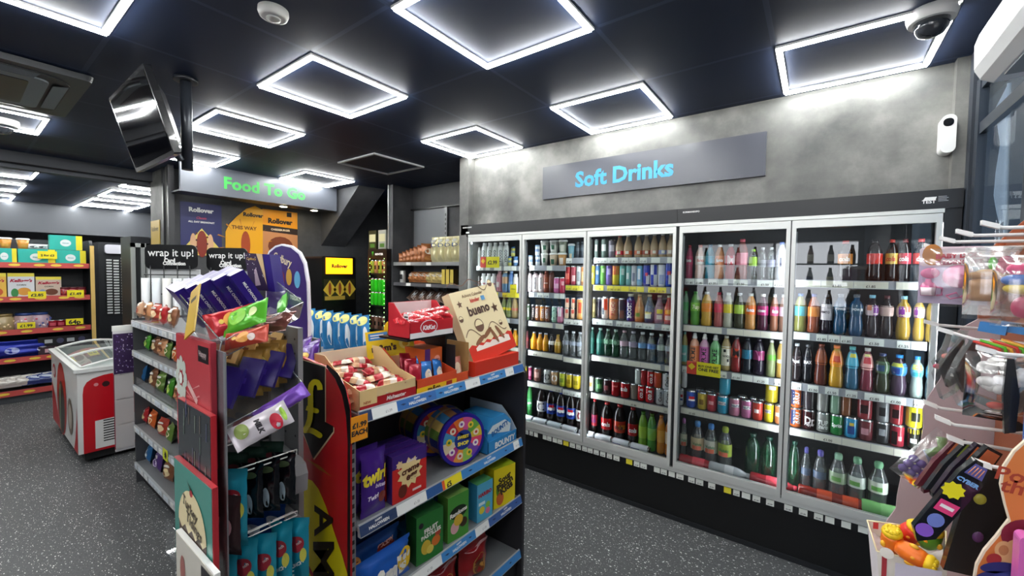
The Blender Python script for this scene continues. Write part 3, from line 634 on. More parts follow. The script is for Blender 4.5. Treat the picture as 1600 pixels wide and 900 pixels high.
# ---- door 3
fr = lambda c, cap='#dfe0dc': B('frap', .033, .165, '#b09572', c, cap, None, z0=.12, z1=.30, art=(('#e8e2cc', -.3, .3, .2, .9),))
row(3, 'top', 1.778, 385, [(932, CN(.027, .145, '#7c8a84', (('#d9dbd6', -.5, .5, .35, .7),)), 'slim grey green coffee can'), (945, CN(.027, .145, '#63756c', (('#ccd2cc', -.5, .5, .35, .7),)), 'slim dark green coffee can'), (956.5, CN(.027, .135, '#77707a', (('#c9c2cc', -.5, .5, .35, .7),)), 'slim mauve coffee can'),
 (968.5, fr('#c8283c', '#b03040'), 'glass coffee bottle with red band and cap'), (981.5, fr('#cf6a3a'), 'glass coffee bottle with orange band'), (997.5, fr('#c9653d'), 'glass coffee bottle with rust band'), (1010, fr('#a3452f'), 'glass coffee bottle with dark red band'), (1022.5, fr('#c98a70'), 'glass coffee bottle with salmon band'), (1035.5, fr('#8e93b8'), 'glass coffee bottle with lilac band'), (1048.5, fr('#c0a8a0'), 'glass coffee bottle with beige band')], 2.98)
row(3, 'second', 1.572, 428, [(927, tall('#d8c738', ('#f0e88a', -.4, .3, .3, .6)), 'tall yellow energy can'), (934.5, tall('#2f679c', ('#9ab8cc', -.4, .3, .5, .7)), 'tall steel blue energy can'), (942.5, tall('#5fae3a', ('#b6dc9a', -.4, .3, .6, .8)), 'tall green energy can'), (952, tall('#5c479e', ('#b0a4d8', -.4, .3, .5, .8)), 'tall purple energy can'),
 (962.5, CN(.0265, .155, '#d8c22c', (('#cf3a2c', -1, 1, .5, .93),)), 'tall red and yellow energy can'), (973, tall('#5aa79a', ('#c8e0da', -.4, .3, .5, .8)), 'tall teal energy can'), (982.5, tall('#7bb6b8', ('#d8e6e6', -.4, .3, .3, .6)), 'tall pale teal energy can'), (991, tall('#c9ccd4', ('#7a7f96', -.4, .3, .2, .6)), 'tall silver energy can'), (1000, tall('#6fb2d8', ('#e6eef4', -.4, .3, .3, .8)), 'tall sky blue energy can'),
 (1010.5, CN(.0275, .16, '#2b3fae', (('#d6d9e4', -.1, .8, .1, .5), ('#c83a4c', -.3, .3, .45, .6))), 'tall royal blue energy can'), (1022, CN(.0275, .165, '#d9dce4', (('#2a3ca8', -.7, 0, .06, .5), ('#2a3ca8', 0, .7, .5, .92))), 'tall blue and silver energy can'), (1034, CN(.0275, .165, '#eceef2', (('#a8b4d8', -.5, .5, .1, .5),)), 'tall white energy can'), (1046, CN(.029, .18, '#2743b8', (('#d9dce4', -.1, .7, .1, .5), ('#c83a4c', -.4, .3, .45, .6))), 'largest blue energy can at the door edge')], 2.975)
row(3, 'third', 1.312, 475, [(928.5, CN(.027, .16, '#7d7444', (('#c8b078', -.4, .4, .3, .7),)), 'olive tall can'), (937, CN(.027, .16, '#26222e'), 'black tall can'), (945.5, CN(.0335, .17, '#e8e4de', (('#d9532e', -.1, .8, .4, .9), ('#57636e', -.6, 0, .2, .5))), 'white and orange iced tea can'), (959, CN(.0335, .17, '#e08a54', (('#f0c8a0', -.4, .4, .3, .8),), 'PEACH', '#c03a24', up=True), 'orange iced tea can'),
 (972.5, CN(.031, .165, '#3d3638', (('#7a4a38', -.4, .4, .1, .45),)), 'dark brown tall can'), (985.5, B('milk', .031, .20, '#2a2f78', '#262a70', '#e6e4d0', 'BOOST', '#ffffff', .06, .74, up=True), 'navy blue BOOST energy bottle'), (999.5, B('frap', .033, .20, '#b5713c', '#c98a48', '#d8b890', None, z0=.1, z1=.55, art=(('#6a9c3c', -.6, .2, .2, .5),)), 'amber iced tea bottle with green leaf print'),
 (1015, B('frap', .034, .20, '#1d4668', '#24577c', '#e4e2c8', 'ZERO', '#f0e648', .1, .6, art=(('#e6efe0', -.5, .5, .1, .5),)), 'dark blue iced tea bottle'), (1030.5, B('frap', .034, .20, '#8a6a7c', '#a58294', '#e4dcc0', None, z0=.1, z1=.6, art=(('#e6d84a', -.5, .5, .5, .8), ('#e8e2d8', -.5, .4, .1, .4))), 'mauve iced tea bottle'), (1045.5, B('frap', .034, .20, '#b8403a', '#d0503e', '#e0d8c0', None, z0=.1, z1=.6, art=(('#f2a43c', -.5, .5, .5, .8), ('#f0c8c0', -.5, .4, .1, .4))), 'red iced tea bottle')], 2.975)
gw = B('water', .033, .205, '#1f5c50', '#2f7362', '#9ab8ae', None, z0=.45, z1=.6); gw2 = B('water', .033, .205, 'cleargreen', '#8fc0a0', '#a8c4b4', 'O', '#3a6a50', .45, .62)
cw = lambda c, cap: B('water', .033, .205, 'clear', c, cap, None, z0=.45, z1=.62)
row(3, 'fourth', 1.032, 535, [(925.5, gw, 'dark green sparkling water bottle'), (938, gw, 'dark green sparkling water bottle'), (950, gw2, 'clear green sparkling water bottle'), (962, gw2, 'clear green sparkling water bottle'), (975.5, cw('#c8a8b8', '#c9a8b0'), 'clear water bottle with pink label'), (989.5, cw('#a89ab0', '#b8b8c4'), 'clear water bottle with lilac label'), (1004, cw('#6f9cc8', '#d8dce0'), 'clear water bottle with blue label'), (1018, cw('#5f86c0', '#dfe4ea'), 'clear water bottle with deep blue label'), (1033, cw('#b9c8be', '#e2e6e6'), 'clear water bottle with pale label'), (1046, cw('#aab4bc', '#e2e6e6'), 'clear water bottle with grey label')], 2.975)
coke = c330('#c4161c', None, 'cola', '#ffffff', up=True); dcoke = c330('#c6c9cc', None, 'Coke', '#1a1a1c', up=True)
row(3, 'fifth', .742, 612, [(924, c330('#e8e4da', (('#cf8a3c', -.4, .4, .3, .6),)), 'white and gold soft drink can'), (936, c330('#2f5a38', (('#6fae6a', -.4, .4, .3, .6),)), 'dark green soft drink can'), (949, c330('#3a1f26', (('#8a4a50', -.4, .4, .3, .6),)), 'dark maroon soft drink can'), (962, c330('#a81c22', (('#d8605c', -.4, .4, .6, .7),)), 'dark red cola can'), (977, CN(.036, .115, '#b0151c', None, 'cola', '#ffffff', .6), 'wide red cola can'), (991, c330('#8f8378'), 'grey brown soft drink can'), (1002, coke, 'red cola can with white lettering'), (1015.5, coke, 'red cola can with white lettering'), (1031, dcoke, 'silver cola can with black lettering'), (1043, dcoke, 'silver cola can with black lettering')], 2.96)
row(3, 'fifth', .742, 583, [(997, c330('#cfd6d4'), 'pale can on the upper layer'), (1006, c330('#a8252a'), 'deep red can on the upper layer'), (1016.5, coke, 'red cola can on the upper layer'), (1028, c330('#cc4a2e'), 'orange red can on the upper layer'), (1043, dcoke, 'silver cola can on the upper layer')], 2.965, .116)
ck2 = lambda lab, t='cola', tc='#ffffff', **k: B('soda', .045, .29, '#1b0f0d', lab, '#b01c22', t, tc, .28, .58, **k)
row(3, 'bottom', .385, 672, [(928.5, ck2('#a52430', 'cola', '#5a1f5e', art=(('#5c2a66', -1, 1, .55, 1),)), 'cola bottle with red and purple label'), (948, ck2('#c4161c'), 'cola bottle with red label'), (968, ck2('#c23a24', 'cola', '#3a1410', art=(('#e08a2c', .0, 1, .3, .7),)), 'cola bottle with orange red label'), (988.5, ck2('#b3151c'), 'cola bottle with crimson label'),
 (1004.5, B('soda', .043, .27, '#7fae3a', '#a8cc48', '#4f8a2c', None, z0=.3, z1=.62), 'lime green soda bottle'), (1018.5, B('soda', .043, .27, '#4f9c38', '#8cc850', '#3c7a28', None, z0=.3, z1=.62), 'bright green soda bottle'), (1033, B('soda', .043, .27, '#d98a1e', '#ecab3c', '#d9781a', None, z0=.3, z1=.62), 'orange soda bottle'), (1046, B('soda', .043, .27, '#cf7a20', '#f0d8b8', '#d9781a', None, z0=.3, z1=.62), 'orange soda bottle with cream label')], 2.985)
# ---- door 4
s5 = lambda liq, lab, cap, t=None, tc='#ffffff', kind='soda', **k: B(kind, .0335, .225, liq, lab, cap, t, tc, **({'z0': .42, 'z1': .67} | k))
row(4, 'top', 1.632, 405, [(1077.5, s5('#c04a6c', '#e0507c', '#c03040', 'fanta'), 'pink strawberry soda bottle'), (1094, s5('#caa89a', '#f2e6dc', '#a8402c', 'fanta', '#c8552c'), 'white and orange soda bottle'), (1109.5, s5('#38889e', '#2fa3c4', '#2c6a88', None), 'blue soda bottle'), (1124.5, s5('#c9895c', '#ef9a6c', '#d8dcdc', 'fanta'), 'peach orange soda bottle'), (1141.5, s5('#9c2c38', '#d8394c', '#c8ccd0', 'M', '#f4d0d4'), 'red berry soda bottle'),
 (1159.5, B('soda', .037, .255, '#8a4a44', '#e58a9c', '#d85a6c', None, z0=.36, z1=.66), 'tall pink labelled soda bottle'), (1177, B('soda', .031, .19, 'clear', '#a8d44c', '#9ccf50', None, z0=.45, z1=.75), 'short water bottle with lime label'), (1191.5, B('soda', .033, .2, 'clear', '#8f9399', '#c0c4c8', None, z0=.4, z1=.62), 'clear bottle with grey label'), (1205, B('soda', .033, .2, 'clear', '#a0a0b4', '#c0c4c8', None, z0=.4, z1=.62), 'clear bottle with lilac label'), (1221, B('soda', .034, .23, '#b9c0cc', '#e8ecf2', '#4a66a8', 'T', '#38405a', z0=.36, z1=.66), 'white and blue labelled bottle')], 2.975)
row(4, 'second', 1.322, 482, [(1071.5, s5('#8fb89a', '#6ac07c', '#5aa86a', None), 'pale green lemonade bottle'), (1086.5, s5('#5fa042', '#86c84a', '#3f8a34', '7up', '#f4f4c8'), 'green lemon lime soda bottle'), (1104.5, s5('#c79c3c', '#ec8a2c', '#e8e8e4', None), 'orange labelled golden soda bottle'), (1123, s5('#a85a58', '#d8435c', '#b8304a', None), 'red labelled soda bottle'), (1138, s5('#b9b9a8', '#e8d43c', '#d8dcd8', None), 'clear soda bottle with yellow label'), (1155.5, s5('#3a3c2c', '#a9c84a', '#c8ccd0', None), 'dark soda bottle with lime label'),
 (1173, s5('#c48a4a', '#e8742c', '#d8dcd8', 'fanta'), 'orange labelled amber soda bottle'), (1192, s5('#4a1f34', '#a82c6c', '#d8dcd8', 'vimto'), 'purple soda bottle with magenta label'), (1210, s5('#8c5a44', '#d85a80', '#c8ccd0', 'fanta'), 'brown soda bottle with pink label'), (1223.5, s5('#7c5a4c', '#c0a8b8', '#c8ccd0', None), 'brown soda bottle with lilac label')], 2.975)
pr_ = lambda c, lab, t: B('prime', .034, .225, c, lab, '#f2f2f0', t, '#26282c', .08, .62, up=True)
row(4, 'third', 1.043, 555, [(1069.5, s5('#b3a868', '#7fd0c8', '#7cc0bc', 'oasis', z0=.1, z1=.6), 'yellow drink bottle with teal label'), (1085, pr_('#e8a488', '#ef8a54', 'PRIME'), 'orange hydration bottle with white cap'), (1100.5, pr_('#d8a4c4', '#cf6ab4', 'PRIME'), 'pink hydration bottle with white cap'), (1117.5, pr_('#7fbc84', '#74bc78', 'PRIME'), 'green hydration bottle with white cap'), (1134.5, s5('#b09a68', '#dcd8c4', '#d8d4c4', 'NOCO', '#1c1e22', z0=.15, z1=.7, art=(('#1c1e22', -.5, -.1, .7, .85), ('#1c1e22', .1, .5, .2, .35))), 'cream bottle with black cow patches'), (1150.5, s5('#8a2a2c', '#d8442c', '#5a5c60', 'M', '#2a1410'), 'red energy soda bottle'),
 (1167.5, s5('#1c222c', '#2a6a84', '#3a4450', None), 'navy soda bottle with teal label'), (1185.5, s5('#241c2c', '#8a2c5c', '#3a3440', 'V', '#d87ab0'), 'black soda bottle with purple label'), (1205, s5('#8a9468', '#6cb048', '#c8ccc8', None, kind='volvic', z0=.45, z1=.6), 'pale yellow bottle with round green label'), (1220, s5('#b08c44', '#d8d0b8', '#c8ccc8', None, z0=.4, z1=.5), 'golden drink bottle')], 2.975)
fan = lambda c, t='FANTA': c330(c, (('#f0ece4', -.55, .55, .5, .68),), t, '#26306c', tz=.58)
row(4, 'fourth', .765, 635, [(1063.5, c330('#e4e4e2', (('#c8202c', -.4, .4, .5, .66), ('#22388c', -.4, .4, .3, .42))), 'white cola can with red and blue roundel'), (1080, c330('#1f4aa8', (('#c8202c', -.42, .42, .52, .68), ('#f2f4f6', -.5, .5, .42, .52))), 'blue cola can with red and white roundel'), (1097, c330('#c9ad3c', (('#8a6a2c', -.4, .4, .3, .6),)), 'golden soft drink can'), (1112, c330('#c23a48', (('#e89aa0', -.4, .4, .4, .6),)), 'rose red soft drink can'), (1129.5, fan('#2a98b8'), 'turquoise FANTA can'), (1148, fan('#b8748c'), 'dusty pink FANTA can'), (1166.5, fan('#b86a94'), 'mauve pink FANTA can'), (1184, c330('#c43a2c', (('#f0dcd4', -.6, .1, .4, .6),)), 'orange red soft drink can'), (1201.5, fan('#d8c822'), 'yellow FANTA can'), (1217, c330('#c97a4c', (('#e8dcd0', -.5, .4, .4, .6),)), 'copper soft drink can')], 2.962)
row(4, 'fourth', .765, 605, [(1132.5, c330('#3a9cb8'), 'turquoise can on the upper layer'), (1206, c330('#c9b42c', (('#e8e4dc', -.5, .4, .7, .9),)), 'yellow can on the upper layer'), (1069, c330('#dcdedc'), 'white can on the upper layer')], 3.0, .116)
for n, (xx, col, nm) in enumerate(((1093, '#1f4aa8', 'blue'), (1109, '#a89a3c', 'gold'), (1126, '#a83a48', 'red'), (1160, '#8a4a60', 'plum'), (1178, '#8a5a74', 'mauve'), (1192, '#a0342c', 'red'))):
    row(4, 'fourth', .765, 622, [(xx, c330(col), nm + ' can in the row behind')], 3.035)
vol = lambda lab, cap: B('volvic', .042, .285, 'clear', lab, cap, 'Volvic', '#2f7a48', .34, .62, art=(('#e8785c', -.6, .5, .0, .35),))
row(4, 'bottom', .385, 690, [(1068, vol('#dfe6c8', '!#b06ab0'), 'flavoured water bottle with purple cap'), (1089.5, vol('#d8c49a', '!#3f8ad0'), 'flavoured water bottle with blue cap'), (1110.5, vol('#cfd0c0', '!#3a80c8'), 'flavoured water bottle with deeper blue cap'), (1133, vol('#a8bc4a', '!#b0c04a'), 'flavoured water bottle with lime cap'), (1176.5, B('jug', .050, .28, 'cleargreen', None, '#1f4a3c'), 'green tinted large water bottle'), (1202, B('jug', .050, .28, 'cleargreen', None, '#1f4a3c'), 'green tinted large water bottle')], 2.99)
# ---- door 5
dark = '#190f0e'
row(5, 'top', 1.636, 405, [(1320.5, s5(dark, '#d0843c', '#b03430', 'cola', '#f4dcc0'), 'cola bottle with amber label'), (1366.5, s5(dark, '#cf3028', '#1a1a1c', None), 'cola bottle with red label'), (1393, s5(dark, '#d8b45a', '#b0342c', 'cola', '#b8402c'), 'cola bottle with yellow label'), (1413.5, s5(dark, '#d84a58', '#6a2a2c', 'cola'), 'cola bottle with pink red label'), (1438.5, s5(dark, '#d83c2c', '#b8302c', 'cola'), 'cola bottle with orange red label')], 2.985)
sq = lambda liq, lab, cap, t=None, tc='#ffffff', **k: B('squeeze', .0375, .23, liq, lab, cap, t, tc, **({'z0': .52, 'z1': .76} | k))
row(5, 'second', 1.333, 495, [(1250.5, s5('#7a7a44', '#5fa8b0', '#2a5a94', None), 'olive drink bottle with teal label'), (1271, s5('#8c4a34', '#d8843c', '#30408c', None), 'russet drink bottle with orange label'), (1291, s5('#241a24', '#c8c0c4', '#4a4a50', 'VIMTO', '#2a1a28', z0=.35, z1=.75), 'dark VIMTO bottle'), (1312.5, sq('#1f4a6c', '#24506c', '#8a9098', 'POWER', '#dfe4ea'), 'dark blue sports drink bottle'), (1337.5, sq('#1f4a6c', '#24506c', '#6a7078', 'POWER', '#dfe4ea'), 'dark blue sports drink bottle'),
 (1362, sq('#2b2226', '#d8c0c4', '#8ac4dc', None, art=(('#7a3a8c', .0, .7, .0, 1.), ('#c87a5c', -.8, -.2, .5, 1.))), 'dark blackcurrant drink bottle with pale blue cap'), (1385, sq('#241c1e', '#c0a49c', '#5a2c30', None), 'dark blackcurrant drink bottle with maroon cap'), (1411.5, sq('#b08e36', '#e0c8b4', '#8cc4dc', None, art=(('#8c3a9c', -.8, -.1, .0, 1.), ('#d8705c', .0, .6, .5, 1.))), 'golden drink bottle with purple and cream label'), (1436, sq('#b8973a', '#d8c0bc', '#7ab4d0', None, art=(('#8c3a9c', -.8, -.1, .0, 1.),)), 'golden drink bottle beside its twin'), (1455, sq('#9c8440', '#9c8440', '#8a7a50'), 'golden drink bottle at the door edge')], 2.97)
cn_ = lambda liq, lab, cap, art=None: B('cone', .0345, .235, liq, lab, cap, None, z0=.50, z1=.86, art=art)
vj = lambda liq, lab, cap, art: B('squeeze', .038, .215, liq, lab, cap, None, z0=.5, z1=.8, art=art)
row(5, 'third', 1.038, 578, [(1244.5, s5('#221a1c', '#3a3032', '#b0b4b8', 'Pepsi'), 'dark cola bottle with white cap'), (1261.5, s5('#17161a', '#26262c', '#5a5c60', 'MAX'), 'black cola bottle'), (1282.5, cn_('#5c2c22', '#8c4a30', '#7a3a28'), 'brown energy drink bottle'), (1306.5, cn_('#c8962c', '#ee8a2c', '#f07a2c', (('#c83c1c', -.4, .4, .3, .7),)), 'orange energy drink bottle'), (1331, cn_('#2c6484', '#4cb0cc', '#6ac0c4', (('#e0d84c', -.5, .5, .7, .95),)), 'blue energy drink bottle'), (1354.5, cn_('#7c3040', '#efb0a8', '#d8d4d0', (('#d8444c', -.5, .5, .4, .8), ('#e8e08c', -.5, .5, .85, 1.))), 'pink and cream energy drink bottle'),
 (1378.5, vj('#2c3420', '#4a6848', '#34487c', (('#2a4a6c', -.6, .4, .2, .7),)), 'dark green fruit water bottle'), (1404.5, vj('#4a3a4c', '#4a90cc', '#2f90e0', (('#d8e060', -.8, .5, .7, 1.), ('#2a4c9c', -.7, .2, .1, .6))), 'blue labelled fruit drink bottle with blue cap'), (1433, vj('#9aaaa4', '#7cc4d4', '#2f98e4', (('#d8e46c', -.8, .6, .6, 1.), ('#3aa0b0', -.7, .4, .1, .4))), 'aqua labelled fruit drink bottle with blue cap'), (1455, vj('#4a5a64', '#4a84a0', '#2f60a0', ()), 'blue fruit drink bottle at the door edge')], 2.965)
irn = CN(.0305, .115, '#d8682c', (('#2c3a64', -.9, -.2, .15, .9), ('#2c3a64', .75, 1.1, .15, .9)), 'BRU', '#e8dcd4', up=True)
row(5, 'fourth', .768, 672, [(1242.5, irn, 'orange and blue can'), (1262.5, c330('#3a1418', None, 'Dr', '#f0e8e8', txt2='Pepper'), 'maroon can reading Dr Pepper'), (1285, c330('#8c8c88', None, '7UP', '#e8e8e4', txt2='zero'), 'grey soft drink can'), (1306.5, c330('#2c8c44', None, 'Sprite', '#ffffff'), 'green Sprite can'), (1329, c330('#2c94c4', (('#1f4a8c', -.4, .4, .2, .6), ('#e8c84c', -.2, .3, .6, .75))), 'sky blue soft drink can'), (1352.5, c330('#6c2c34', (('#c8909a', -.4, .4, .3, .6),)), 'dark rose soft drink can'), (1379, c330('#3c3e40', (('#a8acb0', -.4, .3, .4, .7),)), 'charcoal soft drink can'), (1402, c330('#a83040', (('#2a1a1c', -.8, -.1, .1, .7), ('#e8a0a0', .0, .4, .3, .5))), 'red and black soft drink can'), (1427, c330('#2c2c24', (('#d8cc2c', -1, 1, .72, .93), ('#c8ccc8', -.5, .4, .3, .5))), 'black and yellow soft drink can'), (1447, c330('#2c2c24', (('#d8cc2c', -1, 1, .72, .93),)), 'black and yellow soft drink can')], 2.962)
row(5, 'fourth', .768, 638, [(1244, irn, 'orange and blue can on the upper layer'), (1263, c330('#3a3438'), 'dark can on the upper layer'), (1285, c330('#8c8c88'), 'grey can on the upper layer'), (1304.5, c330('#7c9c84'), 'sage green can on the upper layer'), (1322, c330('#7c4a2c'), 'rust can on the upper layer'), (1351, c330('#8c3038', (('#2a1416', -.4, .4, .3, .7),)), 'dark red can on the upper layer'), (1379.5, c330('#84888a', (('#2a2c2e', -.4, .4, .3, .7),)), 'silver can on the upper layer'), (1401, c330('#a03038', (('#2a1416', -.4, .4, .3, .7),)), 'red can on the upper layer'), (1429, c330('#d0c42c', (('#2a2c1e', -.4, .4, .3, .7),)), 'yellow can on the upper layer')], 2.966, .116)
gb = lambda cap, lab: B('volvic', .042, .275, 'clear', lab, cap, None, z0=.40, z1=.62, art=(('#6fa85a', -.5, .4, .2, .6),))
row(5, 'bottom', .385, 750, [(1240, B('jug', .050, .29, 'cleargreen', None, '#1f4a3c'), 'green tinted large water bottle'), (1258.5, B('volvic', .038, .27, 'clear', '#5a6a80', '!#54509c', None, z0=.4, z1=.55), 'clear water bottle with purple cap'), (1280.5, B('volvic', .038, .27, 'clear', '#5a6a80', '!#5c54a8', None, z0=.4, z1=.55), 'clear water bottle with purple cap'), (1308.5, gb('!#8cbc9c', '#a8bc9c'), 'water bottle with pale green cap and label'), (1338.5, gb('!#7cb48c', '#ccd4cc'), 'water bottle with green cap and white label'), (1372, gb('!#7cb88c', '#d4dccc'), 'water bottle with green cap and pale label')], 2.975)
# flush the queue with labels that single each one out
SHORT = {}
def flush_rows():
    from collections import defaultdict
    g = defaultdict(list); sc = {}
    lim = {1: (-2.595, -2.0), 2: (-1.975, -1.408), 3: (-1.385, -.764), 4: (-.722, -.14), 5: (-.115, .466)}
    for q in _pend:
        fn, a = q[6][1], q[6][2]; r = a[1] if fn is mk_bottle else a[0] * (1.07 if fn is mk_cup else 1.04 if fn is mk_tub else 1.0)
        lo, hi = lim[q[0]]; f = 1.0
        f = min(f, (q[3] - lo) / r, (hi - q[3]) / r)
        for p in _pend:
            if p is q or p[0] != q[0] or abs(p[5] - q[5]) > .1: continue
            d = math.hypot(p[3] - q[3], p[4] - q[4]); fn2, a2 = p[6][1], p[6][2]; r2 = a2[1] if fn2 is mk_bottle else a2[0] * (1.07 if fn2 is mk_cup else 1.04 if fn2 is mk_tub else 1.0)
            f = min(f, .985 * d / (r + r2))
        sc[id(q)] = max(.55, f)
    for q in _pend: g[(q[0], q[1], q[2])].append(q)
    for (d, s, desc), L_ in g.items():
        L_.sort(key=lambda q: q[3]); n = len(L_)
        for i, q in enumerate(L_):
            pos = '' if n == 1 else (('left ' if i == 0 else 'right ') if n == 2 else ('leftmost ' if i == 0 else 'rightmost ' if i == n - 1 else 'middle ' if n == 3 else ORD[i] + ' '))
            lab = '%s%s, %s shelf, %s cooler door' % (pos, desc, s, ORD[d - 1])
            cat = 'can' if q[6][1] is mk_can else 'bottle' if q[6][1] is mk_bottle else 'cup' if q[6][1] is mk_cup else 'tub'
            key, fn, a, k = q[6]
            inst(key, fn(*a, **k), (q[3], q[4], q[5]), random.uniform(-.25, .25) + math.atan2(q[3], 3) * -.6, lab, cat, '%ss on the %s shelf behind the %s cooler door' % (cat, s, ORD[d - 1]), scale=(sc[id(q)], sc[id(q)], 1))
flush_rows()
# bottles and cans lying along the front of the bottom tray
def lie(px_, py_, spec, rz, lab, cat, grp, z=.42, Y=2.905):
    c = ony(px_, py_, Y); key, fn, a, k = spec
    inst(('lie', key), fn(*a, **k), (c.x, Y, z), rot=(R(90), 0, R(90) + rz), label=lab, cat=cat, group=grp)
rb = CN(.0262, .134, '#d4d7de', (('#2a3c9c', -1.2, 0, .06, .5), ('#2a3c9c', 0, 1.2, .5, .92), ('#c83a4c', -.25, .25, .42, .58)))
rs = CN(.0262, .134, '#d9dde0', (('#8a98a8', -1, .4, .2, .6),)); rt = CN(.0262, .134, '#cdd9de', (('#3f8a9c', -1, .6, .3, .8),))
xs = -2.0
for n, (sp, nm) in enumerate(((rb, 'blue and silver'), (rs, 'silver'), (rt, 'silver and teal'), (rs, 'silver'), (rb, 'blue and silver'), (rs, 'silver'), (rb, 'blue and silver'), (rb, 'blue and silver'))):
    key, fn, a, k = sp; x = -2.03 + n * .1385 + (.012 if n > 3 else 0)
    inst(('lie', key), fn(*a, **k), (x, 2.912, .413), rot=(R(90), 0, R(90)), label='%s slim can lying along the cooler front, %s from the left' % (nm, ORD[n]), cat='can', group='slim cans lying along the bottom of the cooler')
rbot = B('soda', .033, .24, '#a8202c', '#e04a58', '#c03040', None, z0=.35, z1=.65); cbot = B('soda', .033, .23, '#b8bcc0', '#e0e2e2', '#d8dadc', None, z0=.4, z1=.62); ebot = B('soda', .034, .25, '#8c2418', '#d8502c', '#c83c2c', None, z0=.35, z1=.62)
for px_, py_, sp, lab in ((1062, 720, rbot, 'red bottle lying at the bottom of the fourth cooler door'), (1108, 735, cbot, 'clear bottle with silver label lying in front of the water'), (1172, 748, rbot, 'red bottle lying at the right of the fourth cooler door'), (1247, 766, ebot, 'orange red bottle lying at the left of the fifth cooler door'), (1285, 775, ebot, 'orange red bottle lying in the middle of the fifth cooler door')):
    lie(px_, py_, sp, 0, lab, 'bottle', 'bottles lying along the bottom of the cooler', .419)
lie(1345, 797, B('soda', .038, .26, '#7cbc6c', '#8cc87c', '#e4e8e4', 'LUCOZADE', '#1c3a24', .3, .62, up=True), 0, 'green bottle lying at the right end of the fifth cooler door', 'bottle', 'bottles lying along the bottom of the cooler', .424)
# ================================================================ PACKAGED GOODS
def dec_text(a, s, x, z, wd, col, d, bold=.03, shear=0, tilt=0):
    u = (math.cos(tilt), 0, math.sin(tilt)); v = (-math.sin(tilt), 0, math.cos(tilt))
    a.text(s, (x, -d / 2 - .0016, z), u, v, 1, pm(col, .45), bold, shear, width=wd)
def dec_rect(a, x0, x1, z0, z1, col, d, lay=1):
    y = -d / 2 - .0004 * lay; a.poly([(x0, y, z0), (x1, y, z0), (x1, y, z1), (x0, y, z1)], pm(col, .4))
def dec_disc(a, x, z, r, col, d, lay=2, rz=None, n=20):
    a.poly(disc((x, -d / 2 - .0004 * lay, z), (1, 0, 0), (0, 0, 1), r, n, rz), pm(col, .4))
def dec_star(a, x, z, r1, r2, n, col, d, lay=2):
    y = -d / 2 - .0004 * lay
    a.poly([(x + (r1 if k % 2 == 0 else r2) * math.cos(math.pi * k / n), y, z + (r1 if k % 2 == 0 else r2) * math.sin(math.pi * k / n)) for k in range(2 * n)], pm(col, .4))
def mk_carton(w, d, h, front, side, top, deco=None, name='snack_box'):
    def f():
        t = empty(name); a = MB(); x, y = w / 2, d / 2; F, S, T = pm(front, .35), pm(side, .35), pm(top, .35)
        a.add([(-x, -y, 0), (x, -y, 0), (x, -y, h), (-x, -y, h)], [(0, 1, 2, 3)], F)
        a.add([(-x, y, 0), (x, y, 0), (x, y, h), (-x, y, h)], [(1, 0, 3, 2)], F)
        a.add([(x, -y, 0), (x, y, 0), (x, y, h), (x, -y, h)], [(0, 1, 2, 3)], S)
        a.add([(-x, -y, 0), (-x, y, 0), (-x, y, h), (-x, -y, h)], [(1, 0, 3, 2)], S)
        a.add([(-x, -y, h), (x, -y, h), (x, y, h), (-x, y, h)], [(0, 1, 2, 3)], T)
        a.add([(-x, -y, 0), (x, -y, 0), (x, y, 0), (-x, y, 0)], [(3, 2, 1, 0)], S)
        a.build('carton', t)
        if deco: b = MB(); deco(b, w, d, h); b.build('printed_front', t)
        return t
    return f
def mk_pouch(w, h, th, col, deco=None, crimp=.012, name='sweet_bag', rough=.28, seed=1, hole=False):
    """a filled foil bag, base at z=0, front toward -Y"""
    def f():
        t = empty(name); a = MB(); rn = random.Random(seed); ph = [rn.uniform(0, 6) for _ in range(6)]
        def bul(u, v):
            vv = min(1, max(0, (v - .07) / .86))
            e = max(0, 1 - abs(2 * u - 1) ** 3) * max(0, 1 - abs(2 * vv - 1) ** 4)
            wr = 1 + .16 * math.sin(9 * u + ph[0] + 5 * v) + .16 * math.sin(17 * v + ph[1]) * math.sin(7 * u + ph[2])
            return th / 2 * e ** .6 * wr + .0004
        def edge(v): return (1 if v < .07 or v > .93 else .955 - .03 * math.sin(v * 17 + ph[3]) ** 2)
        fr = lambda u, v: ((u - .5) * w * edge(v), -bul(u, v), v * h)
        bk = lambda u, v: ((.5 - u) * w * edge(v), bul(1 - u, v), v * h)
        m = pm(col, rough, .25, .3)
        a.grid(fr, 10, 15, m); a.grid(bk, 6, 15, m); a.build('bag_body', t)
        if deco:
            b = MB()
            def fn(x, y):
                u = min(.98, max(.02, x / w + .5)); v = min(.98, max(.02, y / h)); return (x, -bul(u, v) - .0014, y)
            deco(b, fn, w, h); b.build('printed_front', t)
        return t
    return f
def mp_text(b, fn, s, x, z, wd, col, bold=.03, shear=0, tilt=0, sy=1):
    c, s_ = math.cos(tilt), math.sin(tilt)
    b.tmap(s, lambda p, q: fn(x + p * c - q * s_, z + p * s_ + q * c), 1, pm(col, .4), bold, shear, width=wd, sy=sy)
def mp_blob(b, fn, x, z, rx, rz, col, n=6, star=0):
    def g(u, v):
        an = u * 2 * math.pi; k = 1 + (star * math.cos(an * 7) if star else 0)
        return fn(x + rx * v * k * math.cos(an), z + rz * v * k * math.sin(an))
    vs = [fn(x, z)] + [g(k / 20, 1) for k in range(20)]
    vs = [(p[0], p[1] - .0004, p[2]) for p in vs]
    b.add(vs, [(0, 1 + k, 1 + (k + 1) % 20) for k in range(20)], pm(col, .4), False)
